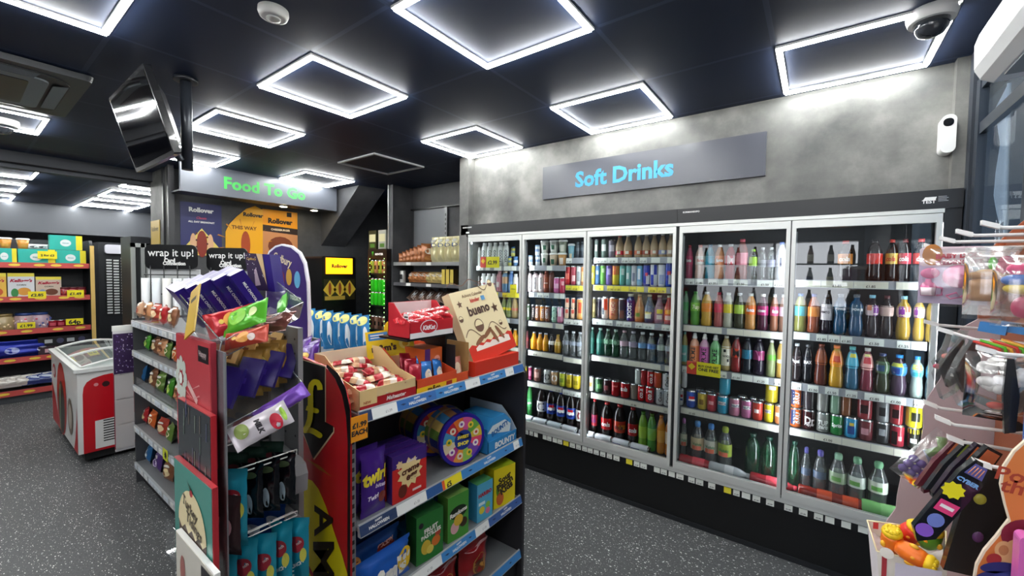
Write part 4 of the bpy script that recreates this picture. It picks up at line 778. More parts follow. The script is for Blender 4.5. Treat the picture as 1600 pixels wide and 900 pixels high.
def mk_tray(w, d, hf, hb, out, inn, deco=None, name='display_tray', notch=.35):
    """open cardboard shelf tray: low front, tall back, sloping sides"""
    def f():
        t = empty(name); a = MB(); x, y, q = w / 2, d / 2, .003; O, I = pm(out, .45), pm(inn, .55)
        a.box(-x, x, -y, y, 0, q, I)
        a.box(-x, x, -y, -y + q, 0, hf, O); a.box(-x, x, y - q, y, 0, hb, O)
        for s in (-1, 1):
            pts = [(-y, 0), (y, 0), (y, hb), (y - d * .25, hb), (-y + d * notch, hf + (hb - hf) * .25), (-y, hf)]
            a.prism([((s * x, p, z), (s * (x - q), p, z)) for p, z in pts], O)
        a.build('tray', t); b = MB(); b.box(-x + q, x - q, y - q - .001, y - q, q, hb - .001, I); b.build('inner_lining', t)
        if deco: b = MB(); deco(b, w, d, hf); b.build('printed_front', t)
        return t
    return f
def mk_wrap(l, w, th, cols, txt=None, tc='#ffffff', name='chocolate_bar', seed=2):
    """a wrapped bar lying flat along X, base at z=0"""
    def f():
        t = empty(name); a = MB(); rn = random.Random(seed); p0 = rn.uniform(0, 6)
        def top(u, v):
            x = (u - .5) * l; e = max(0, 1 - abs(2 * u - 1) ** 6) ** .5; k = max(0, 1 - abs(2 * v - 1) ** 2.5) ** .5
            return (x, (v - .5) * w * (1 + .06 * math.sin(u * 21 + p0)), .0015 + th * e * k * (1 + .06 * math.sin(u * 33 + v * 9 + p0)))
        n = len(cols)
        for i, c in enumerate(cols):
            a.grid(lambda u, v, i=i: top((i + u) / n, v), 5, 6, pm(c, .25, .2, .3))
        a.grid(lambda u, v: ((u - .5) * l, (.5 - v) * w * .96, .0005), 3, 3, pm(cols[0], .3))
        for s in (-1, 1): a.box(s * l / 2, s * (l / 2 + .008), -w * .45, w * .45, .0005, .0018, pm(cols[0], .35, .3))
        a.build('wrapper', t)
        if txt:
            b = MB(); b.tmap(txt, lambda x, y: (x, y, th * 1.08 + .001), 1, pm(tc, .4), .03, .15, width=l * .6); b.build('lettering', t)
        return t
    return f
# ================================================================ FRONT GONDOLA (chocolate)
GX, GY0, GY1 = -1.25, .80, 1.80
BLUE1, BLUE2, NAVY = '#3f86c6', '#3a6fb4', '#2f4166'
gd = thing('shelving_gondola', 'chocolate gondola with grey shelves, blue ticket strips and a red end panel', 'shelving', (0, 0, 0))
DG = pm('#222327', .45)
a = MB(); a.box(-1.70, -1.66, GY0, GY1, .1, 1.15, pm('#3c3d41', .5)); a.build('rear_panel', gd)
a = MB(); a.box(-2.15, GX - .02, GY0 + .02, GY1 + .0, 0, .12, DG); a.build('plinth', gd)
a = MB(); a.prism([((x, GY1, z), (x, GY1 + .02, z)) for x, z in ((-2.12, 0), (-1.235, 0), (-1.235, 1.13), (-1.28, 1.185), (-1.66, 1.20), (-2.12, 1.2))], pm('#2b2a2e', .45)); a.build('far_end_panel', gd)
up = MB(); up.box(-1.285, -1.262, GY0 + .0, GY0 + .018, .0, 1.13, pm('#9a9da1', .35, .5)); upo = up.build('upright', gd)
a = MB()
for k in range(34): a.box(-1.2615, -1.2608, GY0 + .003, GY0 + .012, .04 + k * .032, .055 + k * .032, pm('#2c2d30', .5))
a.build('slots', upo)
GS = [1.166, .766, .452, .15]
SURF = pm('#8a8d90', .4, .25)
for n, z in enumerate(GS):
    a = MB(); a.box(-1.66, GX - .004, GY0 + .02, GY1 - .002, z - .012, z, SURF); sh_ = a.build('shelf', gd)
    a = MB(); y0, y1 = GY0 + .02, GY1 - .002; zs0, zs1 = z - .030, z + .012
    a.prism([((GX + .012, y, zs0), (GX, y, zs1), ) for y in (y0, y1)][:1] * 0 or [((GX - .004, y0, zs0), (GX - .004, y1, zs0)), ((GX + .014, y0, zs0), (GX + .014, y1, zs0)), ((GX + .002, y0, zs1), (GX + .002, y1, zs1)), ((GX - .004, y0, zs1), (GX - .004, y1, zs1))], pm('#b9bcbf', .35, .3))
    nv = Vector((1, 0, .28)).normalized(); up_ = Vector((-.28, 0, 1)).normalized()
    def pt(y, q, o=.0006): return Vector((GX + .014, y, zs0)) + up_ * q + nv * o
    def seg(ya, yb, m, o=.0006): a.poly([pt(ya, .003, o), pt(yb, .003, o), pt(yb, .040, o), pt(ya, .040, o)], m)
    ln = y1 - y0
    if n == 0: segs = [(0, .05, NAVY), (.05, .16, 'T'), (.16, .36, BLUE2), (.36, .54, BLUE1), (.54, .64, 'T'), (.64, .84, BLUE1), (.84, .91, 'T'), (.91, 1, BLUE2)]
    elif n == 1: segs = [(0, .16, NAVY), (.16, .31, 'T'), (.31, .40, '#2f5a94'), (.40, .52, 'Y'), (.52, .92, BLUE1), (.92, .97, 'T'), (.97, 1, BLUE1)]
    elif n == 2: segs = [(0, .2, BLUE2), (.2, .40, 'T'), (.40, .62, BLUE1), (.62, .72, 'T'), (.72, 1, '#3c5f9c')]
    else: segs = [(0, .3, BLUE2), (.3, .45, 'T'), (.45, 1, BLUE1)]
    for s0, s1, c in segs:
        m = pm('#eef0ee', .5) if c == 'T' else pm('#f4e22c', .5) if c == 'Y' else pm(c, .4); seg(y0 + s0 * ln, y0 + s1 * ln, m)
        yc = y0 + (s0 + s1) / 2 * ln
        if c == 'Y':
            seg(y0 + s0 * ln, y0 + (s0 + .015) * ln, pm('#e0602c', .5), .0009)
            a.text('£5', pt(yc - .02, .016, .0012), (0, 1, 0), up_, .028, INK, .04)
        elif c == 'T':
            for k in range(3): seg(yc - .03, yc + .0 + .005 * k, pm('#9a9c9e', .6), .0009) if False else None
            a.text('£1.35' if n else '£1.39', pt(yc + (s1 - s0) * ln * .15, .017, .0012), (0, 1, 0), up_, .013, pm('#777a80', .6), .0)
        elif s1 - s0 > .12:
            a.text('HALLOWEEN', pt(yc, .018, .0012), (0, 1, 0), up_, 1, WHITE, .04, width=.085)
            a.text('HAPPY', pt(yc, .032, .0012), (0, 1, 0), up_, .010, WHITE, .04)
            for q, w_ in ((-.35, .028), (.33, .022)):   # little bats
                p = yc + q * (s1 - s0) * ln; a.poly([pt(p - w_ / 2, .024, .001), pt(p, .018, .001), pt(p + w_ / 2, .022, .001), pt(p, .026, .001)], pm('#243a66', .5))
    a.build('ticket_strip', sh_)
# small raised riser on the top shelf
t = thing('shelf_riser', 'small black wire riser carrying the red wafer bar box', 'riser', (-1.46, 1.18, 1.167))
a = MB(); a.box(-.02, .16, -.11, .15, .212, .220, BLACK); a.build('top_plate', t)
a = MB(); a.box(-.02, .13, .13, .14, 0, .212, BLACK); a.build('side_plate', t)
# red end panel with the pound sign and the yellow burst
ep = MB(); YP = .785
outl = [(-2.14, 0), (-1.251, 0), (-1.251, 1.12), (-1.259, 1.21), (-1.285, 1.258), (-1.316, 1.286), (-1.398, 1.316), (-1.593, 1.332), (-2.14, 1.34)]
epo = ep.prism([((x, YP, z), (x, YP + .012, z)) for x, z in outl], pm('#c4141f', .3, 0, .3)).build('end_panel', gd)
def pp(x, y, lay=1): p = ony(x, y, YP); return (p.x, YP - .0007 * lay, p.z)
a = MB(); RED = pm('#c4141f', .3, 0, .3)
BK = pm('#0d0d10', .3); CRM = pm('#f2dcb0', .5); YEL = pm('#f2e21a', .35)
e1 = [(511, 571), (530, 590), (541, 615), (546, 650), (547, 690)]
a.poly([pp(*q) for q in [(511, 569), (528, 583), (540, 605), (547.5, 640), (547.5, 900), (543, 900), (543.5, 690), (541, 650), (535, 618), (524, 592), (510, 574)]], BK)
a.poly([pp(*q) for q in [(467, 560), (472, 562), (472, 643), (467, 641)]], pm('#8c1a1e', .4))
arrow = [(471.5, 561), (509.5, 572), (509.5, 661), (522.5, 668), (522.5, 676), (491, 719), (467.3, 662), (467.3, 640), (471.5, 641)]
cx_, cz_ = 491, 640
a.poly([pp(*q, 1) for q in arrow], CRM); a.poly([pp(q[0] + (1.3 if q[0] < cx_ else -1.3), q[1] + (1.5 if q[1] < cz_ else -2.2), 2) for q in arrow], BK)
def pstroke(pts, th, m, lay):
    for (x0, y0), (x1, y1) in zip(pts, pts[1:]):
        lay += .5
        l_ = math.hypot(x1 - x0, y1 - y0) or 1; nx, ny = -(y1 - y0) / l_ * th, (x1 - x0) / l_ * th
        a.poly([pp(x0 - nx, y0 - ny, lay), pp(x1 - nx, y1 - ny, lay), pp(x1 + nx, y1 + ny, lay), pp(x0 + nx, y0 + ny, lay)], m)
        a.poly([pp(x1 + th * math.cos(q), y1 - th * math.sin(q), lay + .25) for q in [k * .785 for k in range(8)]], m)
pstroke([(501, 609), (500.5, 602), (497, 597), (492, 596.5), (488, 601), (486.5, 610), (487, 628), (487, 645), (486, 655), (483, 665), (479, 672)], 4.3, YEL, 3)
pstroke([(479, 672), (487, 672), (495, 676), (501, 680)], 4.3, YEL, 3); pstroke([(479.5, 637), (496, 642)], 3.8, YEL, 3)
oval = [(467, 761), (470, 750), (478, 747), (488, 751), (498, 764), (510, 792), (522, 830), (535, 868), (544, 900), (556, 950), (560, 1000), (462, 1000), (462, 900)]
a.poly([pp(*q, 1) for q in oval], YEL)
a.poly([pp(*q, 2) for q in ((466, 850), (480, 843), (480, 851), (470, 858), (492, 900), (487, 900), (467, 866))], pm('#c4141f', .4))
# big rotated letters running down the burst
def rtext(s, ytop, ybot, xl, xr, col):
    vs, fs, wd = tgeo(s, .025, 0); yy0 = min(v[1] for v in vs); yy1 = max(v[1] for v in vs)
    P = []
    for x, y in vs:
        tt = (x + wd / 2) / wd; yp = ytop + (ybot - ytop) * tt; xp = xl + (xr - xl) * (y - yy0) / (yy1 - yy0)
        P.append(pp(xp, yp, 3))
    a.add(P, fs, col)
rtext('A', 788, 838, 492, 521, BK); rtext('M', 846, 906, 490, 523, BK); rtext('A', 912, 960, 492, 521, BK)
a.poly([pp(*q, 1) for q in ((478, 716), (500, 728), (519, 745), (498, 733))], pm('#b06a1c', .4))
a.build('printed_graphics', epo)
t = thing('price_card', 'orange £1.99 EACH card clipped beside the red end panel', 'price card', (GX + .012, 0, 0))
c0 = onx(548, 655, GX + .012); c1 = onx(574, 678, GX + .012)
a = MB(); a.box(0, .002, c0.y, c1.y, c1.z - .012, c0.z + .004, pm('#f09a1e', .45)); a.build('card', t)
a = MB(); cz = (c0.z + c1.z) / 2 - .004
a.text('£1.99', (.0026, (c0.y + c1.y) / 2, cz + .012), (0, 1, 0), (0, 0, 1), 1, INK, .05, width=.055); a.text('EACH', (.0026, (c0.y + c1.y) / 2, cz - .014), (0, 1, 0), (0, 0, 1), 1, INK, .05, width=.06); a.build('lettering', t)
def onshelf(key, mk, y, z, xf, d, label, cat, group=None, dr=0.0):
    return inst(key, mk, (xf - d / 2, y, z + .001), R(90) + dr, label, cat, group)
Z1, Z2, Z3, Z4 = GS
# --- top shelf
def d_mal(b, w, d, hf):
    dec_rect(b, -w / 2, w / 2, 0, hf * .55, '#b01820', d, 1); dec_rect(b, -w / 2, -w / 2 + .07, 0.02, hf, '#e8c88c', d, 2)
    dec_text(b, 'Malteaster', .03, hf * .35, .09, '#f4e6e0', d, shear=.25); dec_text(b, 'NEW', -w / 2 + .03, .03, .03, '#a8401c', d)
onshelf('t_mal', mk_tray(.25, .30, .075, .17, '#e2c590', '#e9dcc4', d_mal), .957, Z1, GX - .010, .30, 'cream and red open tray of wrapped reindeer chocolates at the gondola corner', 'display tray')
rnd = random.Random(4)
for k in range(16):
    i, j = k % 4, k // 4
    inst('w_rein%d' % (k % 2), mk_wrap(.10, .045, .018, ('#b5222c', '#e0b48c', '#f0e2d0', '#c4303a') if k % 2 else ('#d8a880', '#b01e28', '#efe4d4'), seed=k), (GX - .05 - .066 * (k % 4), .865 + .055 * (k // 4) - .0, Z1 + .02 + .012 * (k % 4) + .002 * j + (.02 if k > 11 else .012)), 0,
         'red and cream wrapped chocolate in the tray at the gondola corner', 'chocolate bar', 'wrapped chocolates in the corner tray', rot=(rnd.uniform(-.3, .3), rnd.uniform(-.2, .25), R(70) + rnd.uniform(-.5, .5)))
for k in range(10):
    inst('w_rein%d' % (k % 2), None, (GX - .06 - .05 * (k % 5), .88 + .10 * (k // 5) + rnd.uniform(-.01, .03), Z1 + .062 + .014 * (k % 5) ), 0,
         'red and cream wrapped chocolate in the tray at the gondola corner', 'chocolate bar', 'wrapped chocolates in the corner tray', rot=(rnd.uniform(-.3, .3), rnd.uniform(-.2, .25), R(60) + rnd.uniform(-.6, .6)))
def d_mm(b, w, d, hf):
    dec_rect(b, -w / 2, w / 2, 0, hf * .45, '#f2c21c', d, 1); dec_text(b, 'm&m', -.02, hf * .22, .07, '#3a2014', d); dec_rect(b, .05, .085, .006, hf * .42, '#a8281c', d, 2)
onshelf('t_mm', mk_tray(.225, .28, .062, .165, '#e0522c', '#e6d8d4', d_mm), 1.198, Z1, GX - .010, .28, 'orange red tray of small blue and red candy packets beside the corner tray', 'display tray')
for k in range(7):
    blue = k in (1, 2, 4, 5)
    inst('w_mm' + str(blue), mk_pouch(.06, .105, .022, '#2f78c8' if blue else '#b8243c', (lambda b, fn, w, h: mp_blob(b, fn, 0, h * .45, .018, .024, '#e8dcc8')) if blue else None, .008, 'sweet_packet', seed=k), (GX - .052 - .055 * (k // 3), 1.115 + .065 * (k % 3) + .02 * (k // 3), Z1 + .012 + .012 * (k // 3)), 0,
         ('blue' if blue else 'red') + ' candy packet standing in the orange red tray', 'sweet packet', ('blue' if blue else 'red') + ' packets in the orange red tray', rot=(R(-14), R(8), R(90) + .15 * (k % 3 - 1)))
# yellow candy box with rounded character left out: plain yellow bump
yb0 = dep(573, 552, 1.64)
t = thing('sweet_box', 'yellow m&m\'s box leaning behind the orange red tray', 'box', tuple(onx(612, 556, -1.50)), R(62)); t.scale = (.80,) * 3
def yb():
    a = MB(); a.box(-.125, .125, -.02, .02, 0, .145, pm('#f3d11a', .3)); a.prism([((.02 + .045 * math.cos(q) , -.02, .15 + .045 * math.sin(q)), (.02 + .045 * math.cos(q), .0, .15 + .045 * math.sin(q))) for q in [2 * math.pi * k / 20 for k in range(20)]], pm('#f6d422', .3)) ; return a
t.rotation_euler = (R(-12), R(-6), R(56))
yb().build('carton', t)
a = MB(); dd = .04
dec_rect(a, -.11, -.01, .095, .135, '#3a86c8', dd, 1); dec_rect(a, -.10, -.03, .119, .125, '#eef2f4', dd, 2); dec_rect(a, -.10, -.05, .106, .111, '#eef2f4', dd, 2); dec_text(a, "m&m's", -.035, .05, .13, '#4a2818', dd, .05); dec_disc(a, .075, .06, .030, '#f8e47a', dd, 2); dec_disc(a, .078, .058, .016, '#d8a818', dd, 3); a.build('printed_front', t)
t = thing('chocolate_box', 'second chocolate box under the riser with orange side', 'box', (-1.40, 1.24, Z1 + .001), R(90))
a = MB(); a.box(-.05, .05, -.07, .07, 0, .16, pm('#d8642c', .4)); a.build('carton', t); a = MB(); dec_rect(a, -.05, -.02, 0, .16, '#5a2f78', .14, 1); dec_disc(a, .02, .11, .018, '#f4a08c', .14, 2); dec_text(a, 'NEW', .02, .11, .02, '#7a2018', .14); a.build('printed_front', t)
# wafer bar tray on the riser
def d_kk(b, w, d, hf):
    dec_rect(b, -w / 2, w / 2, 0, .022, '#f0eeee', d, 1); dec_rect(b, -w / 2, w / 2, .022, hf, '#c8202c', d, 1); dec_rect(b, w * -.5, w * -.22, .0, hf + .0, '#e8e8e8', d, 2) if False else None
    dec_disc(b, -.02, hf * .62, .048, '#f4f0f0', d, 2, .030); dec_disc(b, -.02, hf * .62, .044, '#c8202c', d, 3, .026); dec_text(b, 'KitKat', -.02, hf * .6, .07, '#ffffff', d, .04, .15)
t_ = onshelf('t_kk', mk_tray(.24, .14, .066, .14, '#cf2634', '#ecdcdc', d_kk), 1.205, Z1 + .221, -1.30, .14, 'white and red KitKat tray raised above the other chocolates', 'display tray')
a = MB()
a.box(-.1155, -.1152, -.066, .066, .0, .022, pm('#f0eeee', .4)); a.box(-.1158, -.1155, -.055, -.025, .01, .10, pm('#f4f4f2', .4))
for k in range(7): a.box(-.1162, -.1158, -.051, -.029, .014 + k * .0115, .021 + k * .0115, pm('#3a2024', .4))
a.build('barcode_panel', t_)
for k in range(14):
    inst('w_kk', mk_wrap(.09, .032, .013, ('#d21f2c', '#b81824', '#d21f2c'), 'KitKat', '#f4dcdc', seed=7), (-1.335 - .026 * (k // 7), 1.118 + .029 * (k % 7), Z1 + .221 + .058 + .014 * (k // 7) + .003 * (k % 3) + .004 * (k % 7)), 0,
         'red wafer bar wrapper in the raised KitKat tray', 'chocolate bar', 'red wafer bars in the raised tray', rot=(R(25), R(-15) * (1 if k % 2 else -1) * .6, R(80) + rnd.uniform(-.25, .25)))
# cream advent calendar box
BL = Vector((-1.28, 1.455, Z1 + .002)); BRr = BL + Vector((0, .36, 0)); upv = Vector((-.15, 0, .40)).normalized(); ang = math.atan2(.15, .40)
t = thing('advent_calendar', 'large cream kinder bueno advent calendar with red base leaning on top shelf', 'box', tuple(BL), 0, rot=(R(-90) * 0, 0, 0))
nf = Vector((upv.z, 0, -upv.x)); Wb, Hb, Tb = .36, .365, .05
side = Vector((0, 1, 0)); lean = R(-8)
upr = (upv * math.cos(lean) + side * math.sin(lean)); sr = (side * math.cos(lean) - upv * math.sin(lean))
def bq(x, z, o=0): return sr * x + upr * z + nf * o + Vector((0, 0, .048))
a = MB(); CR = pm('#ead9ae', .35)
a.prism([(bq(x, z, 0), bq(x, z, -Tb)) for x, z in ((0, 0), (Wb, 0), (Wb, Hb), (0, Hb))], CR); a.build('carton', t)
a = MB()
zig = [(0, 0), (Wb, 0)] + [(Wb - Wb * k / 12, .085 + .055 * (1 - k / 12) * 0 + (.012 if k % 2 else 0)) for k in range(13)]
a.poly([bq(x, z, .0006) for x, z in zig], pm('#d8331f', .35))
a.poly([bq(x, z, .001) for x, z in [(.05, .06), (.33, .045), (.33, .065)] + [(.33 - .28 * k / 10, .075 + (.010 if k % 2 else 0)) for k in range(11)]], pm('#f4e4d8', .4))
def bt(s, x, z, wd, col, bold=.03, sh=0): a.text(s, bq(x, z, .0016), sr, upr, 1, pm(col, .45), bold, sh, width=wd)
bt('bueno', .17, .255, .17, '#4a2f26', .035); bt('kinder', .165, .305, .075, '#c8322c', .03); bt('Advent Calendar', .16, .335, .16, '#8a6a50', .01)
a.poly([bq(x, z, .0012) for x, z in ((.215, .292), (.245, .292), (.245, .315), (.215, .315))], pm('#5f9ccc', .4))
LN = pm('#6a4a38', .5)
def stroke(pts, wdt=.0022):
    P = [bq(x, z, .0012) for x, z in pts]
    for p, q in zip(P, P[1:]):
        dv = (q - p).normalized(); nn_ = dv.cross(nf).normalized() * wdt; a.poly([p - nn_, q - nn_, q + nn_, p + nn_], LN)
stroke([(.0 + .012 * k, .40 + .012 * math.sin(k * .55)) for k in range(24)]); stroke([(.01 + .014 * k, .14 + .03 * math.sin(k * .5)) for k in range(24)]); stroke([(.20 + .012 * k, .36 + .02 * math.cos(k * .6)) for k in range(13)])
def star(x, z, r, m): a.poly([bq(x + (r if k % 2 == 0 else r * .45) * math.sin(math.pi * k / 5), z + (r if k % 2 == 0 else r * .45) * math.cos(math.pi * k / 5), .0014) for k in range(10)], m)
star(.295, .235, .030, LN); star(.298, .232, .020, pm('#5a3a2c', .4)); star(.045, .30, .02, LN); star(.25, .375, .014, LN)
for x, z, r in ((.13, .175, .034), (.325, .37, .020), (.30, .15, .014), (.02, .23, .016)):
    a.poly([bq(x + r * math.cos(q), z + r * math.sin(q), .0013) for q in [2 * math.pi * k / 20 for k in range(20)]], LN); a.poly([bq(x + r * .85 * math.cos(q), z + r * .85 * math.sin(q), .0016) for q in [math.pi * k / 12 for k in range(13)]], CR)
for x, z, tl in ((.10, .105, .35), (.17, .125, .45), (.215, .10, -1.2), (.265, .105, -1.1)):
    c, s_ = math.cos(tl), math.sin(tl); a.poly([bq(x + .045 * math.cos(q) * c - .012 * math.sin(q) * s_, z + .045 * math.cos(q) * s_ + .012 * math.sin(q) * c, .0018) for q in [2 * math.pi * k / 16 for k in range(16)]], pm('#8a5a3c', .4))
a.build('printed_front', t)
a = MB(); a.box(-.19, .012, -.012, .335, 0, .07, pm('#d63420', .4)); a.build('base_tray', t)
t = thing('display_tray', 'brown cardboard tray standing open between riser and the cream calendar', 'display tray', (-1.40, 1.36, Z1 + .001), R(90))
a = MB(); a.box(-.045, .045, -.125, .10, 0, .003, pm('#c8a06c', .6)); a.box(-.045, -.042, -.125, .10, 0, .17, pm('#1b1a1c', .5)); a.box(.042, .045, -.125, .10, 0, .17, pm('#a8824e', .6)); a.box(-.045, .045, -.125, -.122, 0, .04, pm('#e0582c', .5)); a.box(-.04, .04, .097, .10, 0, .2, pm('#b08a58', .6)); a.build('tray', t)
for k in range(4):
    inst('pinkbar', mk_pouch(.07, .10, .018, '#d88a7c', lambda b, fn, w, h: mp_blob(b, fn, 0, h * .5, .02, .026, '#f0dcc0'), .006, 'sweet_packet', seed=3), (-1.30 - .035 * k, 1.36, Z1 + .008), 0, 'pink packet standing in the brown tray beside the cream calendar', 'sweet packet', 'pink packets in the brown tray', rot=(R(-12), 0, R(90)))
# --- second shelf
def d_twirl(b, fn, w, h):
    mp_text(b, fn, 'twirl', 0, h * .62, w * .95, '#f2dc3c', .05, .25, .12, 1.3); mp_text(b, fn, 'Twirl', -.01, h * .3, w * .45, '#f0e6f4', .03, .2); mp_blob(b, fn, w * .28, h * .25, .016, .022, '#8c3a2c'); mp_text(b, fn, 'bites', w * .2, h * .45, w * .4, '#e8d8f0', .03, .2)
onshelf('twirl', mk_pouch(.105, .24, .035, '#4c2490', d_twirl, seed=5), .905, Z2, GX - .02, .035, 'tall purple Twirl pouch at the near end of the second shelf', 'sweet pouch', None)
inst('twirl', None, (GX - .085, .905, Z2 + .001), R(90), 'purple Twirl pouch standing just behind the nearest one', 'sweet pouch')
def d_egg(b, w, d, h):
    dec_rect(b, -w / 2, w / 2, h * .72, h, '#3d2278', d, 1); dec_star(b, 0, h * .55, .062, .046, 11, '#f3d99a', d, 2); dec_text(b, 'creme', .002, h * .62, .085, '#5a2a20', d, .04, .15, .12); dec_text(b, 'egg', .008, h * .48, .055, '#5a2a20', d, .04, .15, .12); dec_text(b, 'Cadbury', .01, h * .80, .05, '#f0e8f8', d, .02, .3)
    dec_star(b, -.05, h * .78, .018, .012, 7, '#f0d0a0', d, 3); dec_disc(b, -.035, h * .20, .020, '#6a2a1c', d, 3, .026); dec_rect(b, .012, .055, h * .10, h * .15, '#f0d8d4', d, 3)
for k in range(4):
    onshelf('egg', mk_carton(.165, .035, .185, '#cf2a26', '#3b2170', '#3d2278', d_egg), 1.063, Z2, GX - .02 - .045 * k, .035, ('front', 'second', 'third', 'rearmost')[k] + ' red and purple creme egg carton on the second shelf', 'box', 'creme egg cartons', -.04)
# sweet tub lying with its lid to the aisle
t = thing('sweet_tub', 'round blue SWEET SHOP tub lying on its side, second shelf', 'tub', (GX - .04, 1.385, Z2 + .123), R(90), rot=(0, 0, R(75)))
a = MB(); a.lathe([(.098, -.0), (.112, .10), (.114, .16)], pm('#b89a6c', .35), 32, (0, .02, 0), 'y'); a.M = Matrix.Identity(4)
a.build('tub_body', t)
a = MB(); a.lathe([(.118, .0), (.121, .004), (.121, .022), (.112, .024)], pm('#2a2096', .3, 0, .4), 40, (0, -.004, 0), 'y', capb=False); a.build('lid_rim', t)
a = MB()
def ring(r0, r1, a0, a1, col, y=-.0045, n=6):
    P = [(r0 * math.cos(a0 + (a1 - a0) * k / n), y, r0 * math.sin(a0 + (a1 - a0) * k / n)) for k in range(n + 1)]; Q = [(r1 * math.cos(a0 + (a1 - a0) * k / n), y, r1 * math.sin(a0 + (a1 - a0) * k / n)) for k in range(n, -1, -1)]
    a.poly(P + Q, pm(col, .35))
cols = ('#e0c83a', '#6cae4a', '#d85a9c', '#e8782c', '#c8283c', '#4a9cc8', '#e8d8b0', '#b83a8c', '#f0a03c', '#9acb5a', '#7a4ab0', '#e84a6c')
for k, c in enumerate(cols): ring(.042, .104, 2 * math.pi * k / 12, 2 * math.pi * (k + 1) / 12, c)
ring(.0, .046, 0, 2 * math.pi, '#233a8c', -.0052, 24); ring(.104, .119, 0, 2 * math.pi, '#2a2096', -.0046, 40)
for k in range(9):
    q = 2 * math.pi * k / 9 + .3; a.poly(disc((.074 * math.cos(q), -.0055, .074 * math.sin(q)), (1, 0, 0), (0, 0, 1), .016, 10), pm(('#f4e8d0', '#f2d23c', '#fff4f0')[k % 3], .4)); a.poly(disc((.074 * math.cos(q), -.006, .074 * math.sin(q)), (1, 0, 0), (0, 0, 1), .007, 8), pm(('#c8402c', '#4a8c3a', '#8a4ab0')[k % 3], .4))
a.text('SWEET', (0, -.0062, .014), (1, 0, 0), (0, 0, 1), 1, pm('#f8e44a', .4), .05, width=.062); a.text('SHOP', (0, -.0062, -.016), (1, 0, 0), (0, 0, 1), 1, pm('#f8e44a', .4), .05, width=.06)
a.build('lid_print', t)
a = MB()
for k in range(16):
    q0, q1 = 2 * math.pi * k / 16, 2 * math.pi * (k + 1) / 16
    a.grid(lambda u, v, q0=q0, q1=q1: ((.104 + .011 * v) * math.cos(q0 + (q1 - q0) * u), .03 + .13 * v, (.104 + .011 * v) * math.sin(q0 + (q1 - q0) * u)), 2, 1, pm(('#3a7cb0', '#c8a85c', '#6a8c3c', '#26388c', '#b0784c')[k % 5], .35))
a.build('side_print', t)
t2 = copy_tree(t); t2['label'] = 'second round sweet tub standing dark behind the front tub'; t2.location = (GX - .208, 1.38, Z2 + .123)
def mk_bounty():
    t = empty('snack_box'); a = MB(); w, d, h = .235, .33, .10; x, y = w / 2, d / 2; BB = pm('#2f8ccc', .35)
    a.box(-x, x, -y, y, 0, .003, BB)
    a.box(-x, x, -y, -y + .003, 0, .062, BB)
    for s in (-1, 1): a.prism([((s * x, p, z), (s * (x - .003), p, z)) for p, z in ((-y, 0), (y, 0), (y, .17), (-y + .10, .17), (-y + .035, .11), (-y, .062))], pm('#c9d6de', .4) if s > 0 else BB)
    a.build('tray', t)
    a = MB(); a.prism([((px_, yy, pz), (px_, yy + .2, pz)) for px_, pz in ((-.11, .004), (.08, .004), (.08, .12), (.03, .165), (-.06, .165), (-.11, .12)) for yy in (-y + .012,)], pm('#3a98d8', .3)); a.build('inner_pack', t)
    a = MB(); yy = -y + .0115
    a.poly([(px_, yy, pz) for px_, pz in ((-.11, .10), (.07, .06), (.08, .10), (.03, .135), (-.07, .13))], pm('#e8f0f2', .4)); a.text('BOUNTY', (-.01, yy - .001, .102), (.97, 0, .22), (-.22, 0, .97), 1, pm('#2a6cb0', .4), .05, width=.14)
    a.text('BOUNTY', (.02, -y - .001, .030), (1, 0, 0), (0, 0, 1), 1, WHITE, .05, width=.17); a.build('printed_front', t); return t
inst('bounty', mk_bounty, (GX - .012 - .165, 1.655, Z2 + .001), R(90), 'blue BOUNTY display box at the far end of the second shelf', 'box')
# --- third shelf
def d_mms(b, fn, w, h):
    mp_text(b, fn, "m&m's", -.01, h * .40, w * .82, '#f4f0e8', .09, .1, .05, 1.25); mp_text(b, fn, "m&m's", -.01, h * .40, w * .80, '#241814', .045, .1, .05, 1.25) if False else None
    mp_blob(b, fn, w * .34, h * .52, .036, .046, '#f3c81e'); mp_blob(b, fn, w * .33, h * .58, .010, .014, '#ffffff'); mp_blob(b, fn, w * .42, h * .58, .009, .013, '#ffffff')
def pouch_mm(): 
    return mk_pouch(.25, .155, .05, '#1f62c4', d_mms, .01, seed=9)()
onshelf('mmp', pouch_mm, .952, Z3, GX - .015, .05, "blue m&m's pouch at the near end of the third shelf", 'sweet pouch')
def d_5x(b, fn, w, h): mp_blob(b, fn, -w * .37, h * .72, .022, .022, '#f0a860'); mp_text(b, fn, '5x', -w * .37, h * .72, .028, '#7a1c14', .06); mp_text(b, fn, 'CRISPY', w * .18, h * .78, w * .3, '#e8b0a0', .05, .1, .12); mp_blob(b, fn, w * .18, h * .7, .04, .02, '#7c241c')
for k in range(3):
    onshelf('5xp', mk_pouch(.245, .185, .045, '#1b4f9c', d_5x, .01, seed=11), .947 + .004 * k, Z3 + .0, GX - .075 - .055 * k, .045, ('front', 'middle', 'rear')[k] + " dark blue 5x multipack behind the blue m&m's pouch", 'sweet pouch', 'blue multipacks')
